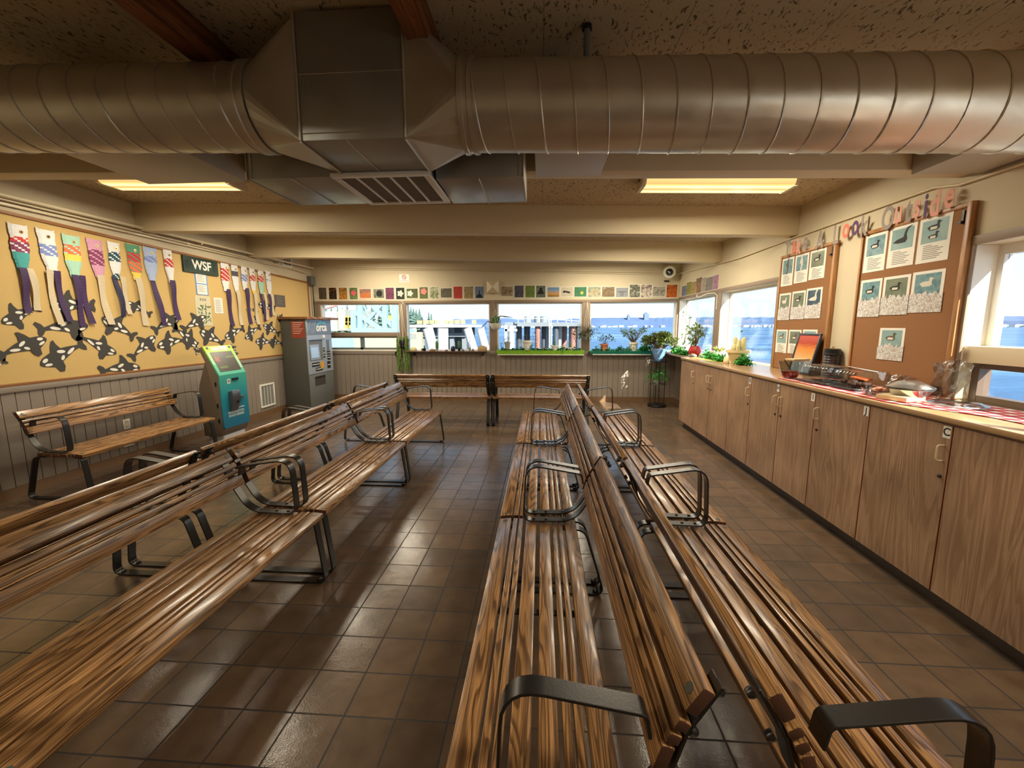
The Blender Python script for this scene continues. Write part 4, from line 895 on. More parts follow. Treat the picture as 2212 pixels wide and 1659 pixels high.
def duck_poly(kind):
    if kind == 'heron': return [(-.02, -.08), (-.005, -.02), (-.03, .02), (-.015, .05), (0, .085), (.02, .09), (.03, .085), (.015, .075), (.01, .05), (.02, .02), (.02, -.02), (.0, -.08)]
    if kind == 'loon': return [(-.08, -.02), (-.04, 0), (.01, .01), (.02, .05), (.035, .075), (.08, .085), (.045, .06), (.035, .03), (.045, -.01), (.03, -.03), (-.03, -.03)]
    return [(-.055, .005), (-.035, -.018), (.02, -.018), (.035, -.005), (.03, .012), (.034, .028), (.05, .030), (.036, .036), (.026, .044), (.014, .038), (.012, .018), (-.03, .016)]
def birdsheet(r, i, label, kind, wm, col, peel):
    ya, yb, za, zb = r; x = XR-.0205; yc = (ya+yb)/2; w_ = ya-yb; h = za-zb; zc = (za+zb)/2
    t = thing('bird_sheet', label, 'poster', (x, yc, zb), group='bird sheets on the cork boards')
    b = MB(); b.prism([(-w_/2, -h/2), (w_/2, -h/2), (w_/2, h/2), (-w_/2, h/2)], onR(x, yc, zc), 0, .0016); build('sheet', b, M['paper'], t)
    b = MB(); b.prism([(-w_*.40, -.02), (w_*.40, -.02), (w_*.40, h*.43), (-w_*.40, h*.43)], onR(x, yc, zc), .0016, .0024); build('photo', b, wat[wm], t)
    b = MB(); rows = ((h*.26, 1), (h*.06, .8)) if kind == 'two' else ((h*.18, 1),)
    for k, (dzz, sc) in enumerate(rows): b.prism([(p[0]*sc*(w_/.23), p[1]*sc) for p in duck_poly(kind)], onR(x, yc, zc+dzz), .0024, .0032)
    build('bird_picture', b, col, t)
    if kind == 'duck' or kind == 'two':
        b = MB()
        for dzz, sc in rows: b.prism([(-.035*sc, -.012), (.015*sc, -.012), (.02*sc, .004), (-.03*sc, .006)], onR(x, yc, zc+dzz), .0032, .0038)
        build('bird_flank', b, duckl, t)
    b = MB()
    for k in range(8 if not peel else 0):
        ww = (w_*.62 if k else w_*.3)*(1-.25*((k*7+i) % 3)/2); b.prism([(-w_*.30, 0), (-w_*.30+ww, 0), (-w_*.30+ww, .005), (-w_*.30, .005)], onR(x, yc, zc-.04-.0125*k), .0016, .0021)
    if not peel: build('text_lines', b, M['inkg'], t)
    else:
        random.seed(40+i); b = MB(); n = 16; top = [(-w_*.52+w_*1.04*k/n, -.02+random.uniform(-.012, .03)) for k in range(n+1)]
        z0 = -h*.52
        b.prism([(-w_*.52, z0)]+[(w_*.52, z0)]+top[::-1], onR(x, yc, zc), .0034, .0046); build('peeling_film', b, noisepic('peeled_film_%d%s' % (i, kind), ((228, 228, 224), (166, 146, 128), (232, 234, 232), (150, 128, 108)), 26, dist=2.5), t)
K1 = [('heron', 0, duckb, 0, 'a brown heron'), ('heron', 0, duckl, 0, 'a pale heron'), ('duck', 2, duckd, 0, 'a black bird head on'), ('duck', 2, duckl, 1, 'a pale bird on green water'), ('duck', 2, duckd, 1, 'a dark bird on green water'), ('loon', 3, duckl, 1, 'grey bird on blue water'), ('duck', 1, duckb, 0, 'a faded bird'), ('duck', 2, duckb, 0, 'a bird among reeds'), ('duck', 1, duckl, 1, 'a washed out bird')]
pos3 = ('left', 'middle', 'right'); row3 = ('top', 'second', 'bottom')
for i, (r, k) in enumerate(zip(B1, K1)):
    birdsheet(r, i, '%s sheet, %s row of the farther cork board: %s' % (pos3[i % 3], row3[i//3], k[4]), k[0], k[1], k[2], k[3])
K2 = [('duck', 0, duckd, 0, 'a small duck on blue water'), ('loon', 1, duckd, 0, 'a long billed black diver'), ('two', 1, duckd, 0, 'two black headed ducks'), ('duck', 0, duckd, 1, 'two small ducks, torn film below'), ('duck', 2, duckd, 1, 'a dark duck on green water, torn film below'), ('duck', 0, duckl, 1, 'a white duck on rippled water, torn film below'), ('duck', 1, duckb, 1, 'a washed out scene, alone low on the board')]
for i, (r, k) in enumerate(zip(B2, K2)):
    birdsheet(r, i+20, 'sheet on the nearer cork board showing %s' % k[4], k[0], k[1], k[2], k[3])
# paper letters
lc = {'g': mat('letter_grey', (150, 138, 130), .8), 'p': mat('letter_pink', (222, 160, 142), .8), 'r': mat('letter_coral', (226, 122, 100), .8), 'v': mat('letter_violet', (92, 66, 104), .8)}
lk = 'grpgggrvggpgpvpp'; nm = {'g': 'grey', 'p': 'pink', 'r': 'coral red', 'v': 'violet'}
words = ['Take']*4+['A']+['Look']*4+['Outside']*7
for i, ((ch, y, z), c) in enumerate(zip(LETTERS, lk)):
    b = text_mb(ch, .235 if ch.isupper() or ch in 'kdt' else .235, onR(XR-.0005, y, 0), .0016, .006)
    zs = [v.z for v in b.v]; zc = (max(zs)+min(zs))/2; zc2 = 2.352
    for v in b.v: v.z += zc2-zc
    ys = [v.y for v in b.v]; yc = (max(ys)+min(ys))/2
    for v in b.v: v.y = y+(v.y-yc)*.62; v.x = XR-.045+ (v.x-(XR-.0005))
    tag(build('paper_letter', b, lc[c]), '%s paper letter %s in the word %s above the cork boards' % (nm[c], ch, words[i]), 'letter', 'paper letters on the right wall')
# ------------------------------------------------------------------ windsocks on the tack board
X0 = XL+.021
SK = [('red, purple and teal fish', [(0, 'w'), (.30, 'r'), (.40, 'm'), (.60, 't'), (1, 't')]), ('white fish with blue dots', [(0, 'w'), (.35, 'b'), (.62, 'w'), (.8, 'w'), (1, 'w')]), ('orange, yellow and mint fish', [(0, 'n'), (.25, 'o'), (.45, 'y'), (.62, 'n'), (1, 'n')]),
      ('pink and purple fish', [(0, 'k'), (.30, 'm'), (.68, 'k'), (.85, 'k'), (1, 'k')]), ('white fish with dark teal bands', [(0, 'w'), (.28, 'd'), (.55, 'w'), (.85, 'd'), (1, 'w')]), ('red, orange and green fish', [(0, 'g'), (.25, 'r'), (.5, 'o'), (.78, 'y'), (1, 'y')]),
      ('pale blue fish', [(0, 'l'), (.3, 'b'), (.45, 'l'), (.8, 'l'), (1, 'l')]), ('white fish with small red scales', [(0, 'w'), (.30, 'r'), (.52, 'w'), (.9, 'w'), (1, 'w')]), ('white fish with bold red scales', [(0, 'w'), (.22, 'r'), (.66, 'w'), (.9, 'w'), (1, 'w')]),
      ('white fish with a grey black band', [(0, 'w'), (.25, 'z'), (.42, 'w'), (.9, 'w'), (1, 'w')]), ('white fish with an orange eye and blue marks', [(0, 'w'), (.35, 'b'), (.65, 'w'), (.9, 'w'), (1, 'w')]), ('white fish with red dots and yellow tail', [(0, 'w'), (.28, 'r'), (.5, 'w'), (.85, 'y'), (1, 'w')]),
      ('red, green and mint fish', [(0, 'w'), (.25, 'r'), (.5, 'n'), (.8, 'n'), (1, 'n')]), ('white fish with a thin blue line', [(0, 'w'), (.34, 'b'), (.40, 'w'), (.9, 'w'), (1, 'w')])]
SC_ = {'w': (226, 224, 222), 'r': (196, 58, 54), 'm': (132, 60, 96), 't': (72, 160, 158), 'b': (124, 140, 196), 'n': (164, 206, 184), 'o': (226, 116, 74), 'y': (236, 206, 90), 'k': (206, 150, 176), 'd': (34, 78, 92), 'g': (86, 150, 118), 'l': (170, 186, 218), 'z': (84, 82, 88)}
WM = {k: mat('paint_'+k, v, .8, var=.12, vscale=60) for k, v in SC_.items()}
stream = {'p': mat('purple_ribbon', (62, 36, 82), .6), 'w': mat('white_ribbon', (206, 190, 160), .8), 'n': mat('navy_ribbon', (34, 34, 74), .6)}
sname = {'p': 'purple', 'w': 'white', 'n': 'navy'}
for i, ((yc, w_, zt_, zb_, zs, cs), (nmx, bands)) in enumerate(zip(SOCKS, SK)):
    random.seed(100+i); h = zt_-zb_; w_ = w_*1.0
    side = 'left of the green sign' if i < 8 else 'right of the green sign'
    cc = ' and '.join(dict.fromkeys(sname[c] for c in cs))
    t = thing('windsock', '%s windsock %s' % (nmx, side), 'windsock', (X0, yc, zs), group='paper fish windsocks')
    prof = [(0, .50), (.12, .50), (.3, .46), (.55, .50), (.7, .44), (.88, .30), (1, .26)]
    def hw(v):
        for (a, x), (c, y) in zip(prof, prof[1:]):
            if v <= c: return (x+(y-x)*(v-a)/(c-a))*w_
        return prof[-1][1]*w_
    cuts = [p for p, _ in bands]
    b = MB(); n = 24; keys = []
    mats_ = []
    for a, c in zip(bands, bands[1:]):
        if WM[a[1]] not in mats_: mats_.append(WM[a[1]])
    rows = 28; o = 0; m_ = 6
    jag = [random.uniform(-.03, .03)*w_ for _ in range(rows+1)]
    for j in range(rows+1):
        v = j/rows
        for q in range(m_+1):
            u = -1+2*q/m_; hh = hw(v)+jag[j]*(1 if v > .1 else 0)
            z = zt_-v*h - (.03*(1-abs(u)**2) if j == 0 else 0)*1.0
            b.v.append(Vector((X0+.010+.012*math.sqrt(max(0, 1-u*u)), yc+u*hh+.012*v*(1 if i % 2 else -1), z)))
    for j in range(rows):
        v = (j+.5)/rows; bi = max(k for k in range(len(bands)-1) if bands[k][0] <= v)
        for q in range(m_):
            b.cur = mats_.index(WM[bands[bi][1]])
            if bands[bi][1] in 'rbmod' and ((j*3+q*5) % 4 == 0): b.cur = min(b.cur, 0)
            b.face((j*(m_+1)+q, j*(m_+1)+q+1, (j+1)*(m_+1)+q+1, (j+1)*(m_+1)+q))
    b.cur = 0
    build('fish_body', b, mats_, t, solid=.0015)
    b = MB(); b.lathe([(.0001, .0), (.015, .0), (.015, .003), (.0001, .003)], (X0+.0235, yc+.01, zt_-.075), 14, 'x'); e = build('fish_eye', b, M['brass'], t)
    b = MB(); b.lathe([(.006, .003), (.006, .005)], (X0+.0235, yc+.01, zt_-.075), 10, 'x'); build('pupil', b, M['black'], e)
    for q, c in enumerate(cs):
        off = 0 if len(cs) == 1 else (-.03 if q == 0 else .03); L_ = zb_-zs+.03; b = MB(); nn = 16; wv = .028 if len(cs) > 1 else .036
        ph = random.uniform(0, 6)
        pts = [(X0+.020+.010*math.sin(ph+5*k/nn), yc+off+(.06*(1 if i > 0 else .5))*(k/nn)*(1 if q or len(cs) == 1 else .6)+.010*math.sin(ph+4*k/nn), zb_+.03-L_*(1-.06*q)*k/nn) for k in range(nn+1)]
        for k in range(nn+1):
            p = Vector(pts[k]); a = .25*math.sin(ph+7*k/nn); s = Vector((math.sin(a)*.5, math.cos(a), 0))*wv
            b.v += [p-s, p+s]
        for k in range(nn): b.face((2*k, 2*k+1, 2*k+3, 2*k+2))
        build('streamer', b, stream[c], t, solid=.001)
# ------------------------------------------------------------------ paper orcas
body = [(0, 0), (.03, .045), (.10, .085), (.20, .105), (.30, .118), (.36, .20), (.44, .275), (.50, .285), (.50, .20), (.53, .115), (.68, .085), (.82, .045), (.88, .03), (.93, .09), (1.02, .135), (1.06, .10), (1.0, .01), (1.02, -.07), (.99, -.13), (.93, -.10), (.87, -.03), (.75, -.03), (.55, -.07), (.42, -.10), (.40, -.19), (.33, -.26), (.25, -.24), (.22, -.13), (.12, -.085), (.03, -.04)]
def ell(cx, cy, rx, ry, a=0, n=14):
    a = math.radians(a); return [(cx+rx*math.cos(2*math.pi*k/n)*math.cos(a)-ry*math.sin(2*math.pi*k/n)*math.sin(a), cy+rx*math.cos(2*math.pi*k/n)*math.sin(a)+ry*math.sin(2*math.pi*k/n)*math.cos(a)) for k in range(n)]
marksO = [ell(.13, .035, .06, .030, 10), ell(.14, -.050, .07, .024, -12), ell(.50, .060, .080, .030, -20), ell(.68, -.005, .10, .028, 12), ell(.46, -.045, .055, .028, 30)]
OL = ['big orca cut at the left edge under the teal windsock', 'orca half hidden behind the purple streamers of the third windsock', 'orca under the third windsock, head to the right', 'large orca swimming right, lower left of the board', 'orca with its head low at the bottom left of the board', 'orca at the bottom left corner, mostly out of the photo', 'orca diving to the right under the fourth windsock', 'orca below the fifth windsock with its tail to the right', 'orca behind the white streamer of the red and green windsock', 'lowest orca, overlapping the wooden edge of the board', 'orca rising to the right below the sixth windsock', 'orca facing left, low between the sixth and eighth windsocks', 'orca under the eighth windsock facing right', 'orca pinned over the bamboo drawing', 'orca diving between the eighth windsock and the kiosk', 'orca just below the bamboo drawing, facing left', 'orca under the first windsock after the green sign', 'orca with raised tail between the purple and white streamers', 'small upright orca under the red dotted windsock', 'highest orca, beside the dark plaque', 'orca facing left toward the ticket machine', 'lower orca of the last group, facing left', 'lowest orca next to the ticket machine', 'orca right above the corner of the ticket machine', 'small orca just above the kiosk corner', 'tiny orca behind the streamers near the plaque', 'orca half hidden behind the top of the kiosk']
for i, (hy0, hz, ty, tz) in enumerate(ORCAS):
    random.seed(i*5+1); d = Vector((ty-hy0, tz-hz)); L_ = min(max(d.length, .16), .42)*1.12; a = math.atan2(d.y, d.x); cs_, sn = math.cos(a), math.sin(a)
    fl = 1 if cs_ >= 0 else -1
    if i in (4, 16, 17): fl *= 1
    bend = random.uniform(-.10, .16); th = random.uniform(1.1, 1.35)
    def tr(p):
        x, y = p; y = y*th*fl + bend*((x-.5)**2-.25)*fl*-1
        return (L_*(x*cs_-y*sn), L_*(x*sn+y*cs_))
    zoff = .0045 if i % 2 else .001
    t = thing('orca_cutout', 'paper ' + OL[i], 'paper orca', (X0, hy0, hz), group='paper orcas on the tack board')
    f = lambda p, q, c: Vector((X0+zoff+c, hy0+p, hz+q))
    b = MB(); b.prism([tr(p) for p in body], f, 0, .0016); build('orca_body', b, M['orca_black'], t)
    for mk in marksO:
        b = MB(); b.prism([tr(p) for p in mk], f, .0016, .0022); build('white_patch', b, M['paper'], t)
# ------------------------------------------------------------------ signs and notices on the tack board
def flat(name, label, cat, y0, y1, z0, z1, m, th=.003, x=None, group=None):
    t = thing(name, label, cat, (x or X0, (y0+y1)/2, z0), group=group); b = MB(); b.box((x or X0), (x or X0)+th, y0, y1, z0, z1); build('sheet' if th < .008 else 'panel', b, m, t); return t
t = flat('ferry_sign', 'dark green carved sign with white letters WSF on the tack board', 'sign', 5.32, 5.915, 2.265, 2.475, mat('dark_green_sign', (24, 48, 36), .5), .022)
b = text_mb('WSF', .165, onL(X0+.022, 5.62, 2.37), .008, .0045); build('raised_letters', b, M['white'], t)
b = MB()
for s in (-1, 1):
    b.prism(ell(s*.235, -.01, .035, .05), onL(X0+.022, 5.62, 2.37), 0, .003); b.prism(ell(s*.24, .045, .03, .012, 20), onL(X0+.022, 5.62, 2.37), 0, .003)
build('carved_motif', b, mat('green_relief', (16, 36, 26), .5), t)
t = flat('notice', 'two white sheets mounted on a blue card under the green sign', 'notice', 5.505, 5.715, 1.975, 2.275, M['paperblue'])
for k, (za, zb) in enumerate(((2.135, 2.262), (1.985, 2.120))):
    b = MB(); b.box(X0+.003, X0+.004, 5.525, 5.695, za, zb); s = build('inner_sheet', b, M['paper'], t)
    b = MB()
    for q in range(8): b.box(X0+.004, X0+.0045, 5.54, 5.68-.03*(q % 3), zb-.02-q*.012, zb-.016-q*.012)
    build('text_lines', b, M['inkg'], s)
t = flat('bamboo_drawing', 'cream sheet with a green bamboo drawing below the blue notice', 'drawing', 5.465, 5.735, 1.55, 1.965, mat('cream_sheet', (206, 198, 166), .8))
b = MB(); f = lambda p, q: (X0+.0045, p, q)
for (a, c) in (((5.50, 1.60), (5.60, 1.84)), ((5.62, 1.58), (5.64, 1.86)), ((5.55, 1.56), (5.72, 1.66))): b.beam(f(*a), f(*c), .006, .002, (1, 0, 0))
random.seed(3)
for k in range(26):
    p = Vector(f(5.49+random.random()*.22, 1.62+random.random()*.22)); a = random.uniform(-1.2, .6); e = p+Vector((0, math.cos(a), math.sin(a)))*.05; sd = Vector((0, -math.sin(a), math.cos(a)))*.006
    q = (p+e)/2; o = Vector((.001, 0, 0))
    b.add([p, q+sd, e, q-sd, p+o, q+sd+o, e+o, q-sd+o], [(0,1,2,3), (4,5,6,7), (0,1,5,4), (1,2,6,5), (2,3,7,6), (3,0,4,7)])
pp = Vector((0, 0, 0))
for v in b.v: v.y = min(max(v.y, 5.47), 5.73)
build('bamboo_print', b, mat('bamboo_ink', (44, 96, 52), .8), t)
b = text_mb('水仙花', .06, onL(X0+.003, 5.60, 1.92), .0008) if 0 else MB()
for q in range(3): b.box(X0+.003, X0+.0036, 5.55+q*.04, 5.575+q*.04, 1.895, 1.93)
build('ink_characters', b, M['inkg'], t)
t = flat('notice', 'white typed notice right of the bamboo drawing', 'notice', 5.80, 5.96, 1.73, 1.955, M['paper'])
b = MB()
for q in range(14): b.box(X0+.003, X0+.0036, 5.82, 5.94-.03*((q*5) % 3)/2, 1.925-q*.0135, 1.930-q*.0135)
build('text_lines', b, M['inkg'], t)
t = flat('plaque', 'small dark grey plaque on the tack board near the corner', 'plaque', 7.20, 7.49, 1.895, 2.10, mat('plaque_grey', (92, 84, 76), .5), .010)
b = MB()
for q in range(5): b.box(X0+.010, X0+.0105, 7.25, 7.44-.04*(q % 2), 2.06-q*.03, 2.066-q*.03)
build('text_lines', b, M['inkg'], t)
# ------------------------------------------------------------------ ticket kiosk
KX, KY0, KY1 = -4.10, 4.985, 5.455
def kmat():
    m = bpy.data.materials.new('kiosk_gradient'); m.use_nodes = True; n = m.node_tree; bs = n.nodes['Principled BSDF']; L = n.links.new
    g = nd(n, 'ShaderNodeNewGeometry'); s = nd(n, 'ShaderNodeSeparateXYZ'); L(g.outputs['Position'], s.inputs[0])
    r_ = nd(n, 'ShaderNodeMapRange'); r_.inputs['From Min'].default_value = .2; r_.inputs['From Max'].default_value = 1.3; L(s.outputs['Z'], r_.inputs[0])
    r = ramp(n, [(0, (28, 104, 140)), (.35, (30, 132, 150)), (.6, (60, 160, 150)), (.78, (90, 184, 130)), (.92, (156, 204, 50)), (1, (176, 214, 44))]); L(r_.outputs[0], r.inputs[0]); L(r.outputs[0], bs.inputs['Base Color']); bs.inputs['Roughness'].default_value = .35
    return m
km = kmat()
t = thing('ticket_kiosk', 'teal and lime touchscreen kiosk lettered Washington State Ferries', 'ticket kiosk', (-4.3, 5.22, 0))
side = [(0, .20), (0, .915), (-.182, 1.285), (-.236, 1.262), (-.165, 1.09), (-.27, .80), (-.295, .68), (-.27, .12), (-.04, .12)]
b = MB(); b.prism(side, lambda a, z, d: Vector((KX-.012+a, d, z)), KY0, KY1); build('kiosk_body', b, mat('kiosk_taupe', (104, 90, 76), .55), t, bevel=.005)
b = MB(); b.prism(roundpath([(KY0-.004, .215), (KY1+.004, .215), (KY1+.004, .915), (KY0-.004, .915)], [.04, .04, 0, 0], 6, closed=True), lambda a, z, d: Vector((KX+d, a, z)), -.012, .004); build('front_panel', b, km, t)
sv = Vector((-.182, 0, .37)); sl = sv.length; svn = sv.normalized(); nrm = Vector((.37, 0, .182)).normalized()
onS = lambda a, c, d: Vector((KX, (KY0+KY1)/2+a, .915)) + svn*c + nrm*d
hwk = (KY1-KY0)/2+.004
b = MB(); b.prism([(-hwk, 0), (hwk, 0), (hwk, sl), (-hwk, sl)], onS, -.014, .004); build('screen_panel', b, km, t)
b = MB(); b.prism([(-.185, .045), (.185, .045), (.185, .325), (-.185, .325)], onS, .004, .007); sc_ = build('touchscreen', b, mat('screen_glass', (58, 52, 42), .28, spec=.5), t)
b = MB(); b.prism([(-.06, .30), (.10, .30), (.10, .325), (-.06, .325)], lambda a, c, d: onS(a+.09, c-.07, d), .007, .0078); b.prism([(-.16, .09), (-.02, .09), (-.02, .12), (-.16, .12)], onS, .007, .0078); build('screen_buttons', b, mat('screen_green', (92, 108, 56), .3), sc_)
b = MB(); b.prism([(-.17, .20), (-.10, .18), (-.09, .24), (-.16, .27)], onS, .007, .0078); build('screen_banner', b, mat('screen_red', (150, 70, 52), .3), sc_)
b = MB()
for s in (-1, 1):
    for q in range(8): b.prism([(s*.235, .10+q*.022), (s*.195, .10+q*.022), (s*.195, .109+q*.022), (s*.235, .109+q*.022)], lambda a, c, d, s=s: onS(a, c+(.06 if s < 0 else -.02), d), .004, .0046)
build('stripe_graphics', b, M['white'], t)
b = MB(); b.prism([(-.13, .342), (.14, .342), (.14, .405), (-.0, .41), (-.0, .395), (-.13, .395)], onS, .004, .0052); nt_ = build('taped_note', b, M['paper'], t)
b = MB()
for q in range(3): b.prism([(-.11, .352+q*.014), (.12-.03*q, .352+q*.014), (.12-.03*q, .355+q*.014), (-.11, .355+q*.014)], onS, .0052, .0056)
build('text_lines', b, M['inkg'], nt_)
b = MB()
for s in (-1, 1): b.prism([(s*.19-.018, .37), (s*.19+.018, .37), (s*.19+.018, .40), (s*.19-.018, .40)], onS, .004, .0055)
build('speaker_grilles', b, M['darkgrey'], t)
F_ = lambda y, z: (lambda a, c, d: Vector((KX+.004+d, y+a, z+c)))
b = MB(); b.prism(roundpath([(-.055, -.016), (.055, -.016), (.055, .016), (-.055, .016)], .008, 3, closed=True), F_(5.24, .845), 0, .012); build('card_slot', b, M['black'], t)
b = MB(); b.prism([(-.027, -.03), (.027, -.03), (.027, .03), (-.027, .03)], F_(5.13, .825), 0, .001); hl = build('hearing_label', b, M['white'], t)
b = MB(); b.prism([(-.018, -.018), (.018, -.018), (.018, .018), (-.018, .018)], F_(5.13, .828), .001, .0016); build('label_symbol', b, M['inkg'], hl)
b = MB(); b.prism([(0, .19), (.045, .205), (.06, .165), (.06, .07), (.012, -.075), (0, -.075)], lambda a, z, d: Vector((KX+.004+a, d, .50+z)), 5.105, 5.245); pp_ = build('receipt_cover', b, mat('cover_grey', (96, 98, 104), .3, .6), t, bevel=.004)
b = MB(); b.prism(roundpath([(-.02, -.04), (.02, -.03), (.02, .02), (-.02, .02)], .006, 3, closed=True), lambda a, c, d: Vector((KX+.05+d-.0*c, 5.195+a, .565+c)), 0, .012); build('receipt_slot', b, M['black'], pp_)
b = MB(); b.box(KX+.004, KX+.04, 5.275, 5.37, .59, .605); build('card_lip', b, M['darkgrey'], t, bevel=.003)
b = text_mb('WASHINGTON\nSTATE FERRIES', .043, F_(5.215, .385), .0014, .0006, 1.0); build('lettering', b, M['white'], t)
b = text_mb('Coast', .026, F_(5.315, .455), .0014, .001) if 0 else MB(); b.lathe([(.0001, 0), (.011, 0), (.011, .0014), (.0001, .0014)], (KX+.004, 5.27, .455), 12, 'x'); b.box(KX+.004, KX+.0054, 5.29, 5.37, .449, .461); build('small_logo', b, M['white'], t)
b = MB(); b.box(KX-.25, KX-.035, KY0+.03, KY1-.06, 0, .12); build('pedestal', b, mat('pedestal_white', (196, 196, 200), .4), t, bevel=.004)
b = MB()
for z in (.30, .50, .78): b.box(KX-.07, KX-.05, KY0-.006, KY0, z, z+.05)
build('hinges', b, M['black'], t)
# ------------------------------------------------------------------ fare machine
OX, OY0, OY1, OZ = -4.235, 7.27, 8.15, 1.665
t = thing('fare_machine', 'tall grey orca card vending machine in the back left corner', 'vending machine', (-4.48, 7.7, 0))
b = MB(); b.box(-4.71, OX-.012, OY0, OY1, 0, OZ); build('cabinet', b, M['darkgrey'], t, bevel=.004)
FO = lambda y, z: (lambda a, c, d: Vector((OX+d, y+a, z+c)))
b = MB(); b.box(OX-.012, OX, OY0, OY1, .02, .66); build('lower_door', b, M['grey'], t, bevel=.003)
# fascia with a recessed screen bay
b = MB(); y0, y1, z0, z1 = 7.315, 7.79, .90, 1.29
for q in ((OY0, OY1, .66, z0), (OY0, OY1, z1, 1.375), (OY0, y0, z0, z1), (y1, OY1, z0, z1)): b.box(OX-.012, OX+.006, q[0], q[1], q[2], q[3])
build('fascia', b, M['silver'], t)
b = MB(); b.box(OX-.012, OX+.008, OY0, OY1, 1.375, OZ); hd = build('header_panel', b, M['silver'], t, bevel=.002)
b = MB(); b.box(OX+.008, OX+.010, OY0+.035, OY1-.02, 1.39, OZ-.03); build('header_inlay', b, mat('header_blue_grey', (104, 116, 134), .4), hd)
b = text_mb('orca', .21, FO(7.78, 1.515), .004, .006, 1.0)
for v in b.v: v.z = v.z if v.z < 9 else v.z; v.x += .010
build('orca_lettering', b, M['white'], hd)
b = MB(); P = [(-.19, .035), (-.15, .085), (-.08, .12), (0, .125), (.07, .11), (.055, .19), (.10, .14), (.165, .06), (.09, .085), (.0, .098), (-.08, .09), (-.14, .065)]
b.prism(P, FO(7.78, 1.50), .010, .013); build('orca_fin_logo', b, mat('logo_cyan', (70, 176, 196), .4), hd)
b = MB(); random.seed(5)
for k in range(16):
    x = 7.31+random.random()*.22; z = 1.40+random.random()*.18; a = .9+random.uniform(-.3, .3); p = Vector((OX+.0105, x, z)); e = p+Vector((0, math.cos(a), math.sin(a)))*.09; b.beam(p, e, .006, .001, (1, 0, 0))
build('header_sketch', b, mat('sketch_grey', (160, 168, 172), .5), hd)
b = MB(); sx0 = OX-.011
b.add([(OX+.004, y0, z0), (OX+.004, y1, z0), (sx0, y1, z1-.07), (sx0, y0, z1-.07), (sx0, y1, z1), (sx0, y0, z1)], [(0,1,2,3), (3,2,4,5)])
build('screen_bay', b, M['grey'], t)
b = MB(); r0 = Vector((OX+.002, 7.34, .925)); b.add([(OX+.009, 7.345, .915), (OX+.009, 7.68, .915), (OX-.002, 7.66, 1.20), (OX-.002, 7.345, 1.20)], [(0,1,2,3)]); build('screen_surround', b, M['silver'], t, solid=.004)
b = MB(); b.add([(OX+.0125, 7.375, .955), (OX+.0125, 7.63, .955), (OX+.0035, 7.61, 1.15), (OX+.0035, 7.375, 1.15)], [(0,1,2,3)]); build('screen', b, mat('screen_blue', (150, 175, 200), .15, emit=(150, 180, 210), estr=.25), t, solid=.002)
def dec(name, ya, yb, za, zb, m, d0=.006, d1=.010):
    b = MB(); b.box(OX+d0, OX+d1, ya, yb, za, zb); return build(name, b, m, t, bevel=.001, seg=1)
dec('coin_panel', 7.93, 8.035, 1.03, 1.28, M['grey'])
b = MB(); b.lathe([(.035, 0), (.035, .015), (.02, .02), (.0001, .02)], (OX+.006, 7.84, 1.335), 18, 'x'); build('card_reader', b, M['white'], t, smooth=40)
for k, (ya, yb, za, zb) in enumerate(((7.80, 7.86, 1.05, 1.13), (7.80, 7.86, .93, 1.01), (7.93, 7.98, .98, 1.05), (7.99, 8.06, .98, 1.05), (7.94, 8.06, .88, .96), (7.37, 7.63, .79, .865), (7.49, 7.73, .70, .765), (7.92, 8.04, .715, .85))):
    d_ = dec('black_label', ya, yb, za, zb, M['black'])
    b = MB(); b.box(OX+.010, OX+.0105, ya+.01, yb-.01, (za+zb)/2-.004, (za+zb)/2+.010); build('label_text', b, M['white'], d_)
dec('orange_label', 7.66, 7.79, .735, .865, mat('label_orange', (214, 156, 60), .5), .010, .012)
dec('ticket_tray', 7.45, 7.82, .43, .585, mat('tray_dark', (66, 62, 58), .3), .0, .006)
dec('tray_label', 7.45, 7.82, .56, .60, M['black'], .006, .009)
b = MB(); b.prism([(-.01, 0), (-.01, .30), (.24, .30), (.24, 0)], lambda a, c, d: Vector((OX-.27+a, OY0-.0-d, 1.33+c)), 0, .002); rn = build('red_notice', b, mat('notice_red', (150, 66, 52), .6), t)
b = MB()
for q in range(6): b.box(OX-.25, OX-.06-.03*(q % 3), OY0-.003, OY0-.002, 1.60-q*.038, 1.612-q*.038)
build('notice_text', b, mat('notice_ink', (214, 180, 160), .6), rn)
b = MB(); b.box(-4.735, OX+.06, OY0-.05, OY1+.22, OZ+.0005, OZ+.045); tag(build('wooden_board', b, wood('plank_oak', (170, 116, 66), (120, 74, 38), axis=1, rough=.5, use_sid=False), bevel=.002), 'varnished wooden board lying on top of the fare machine', 'board')
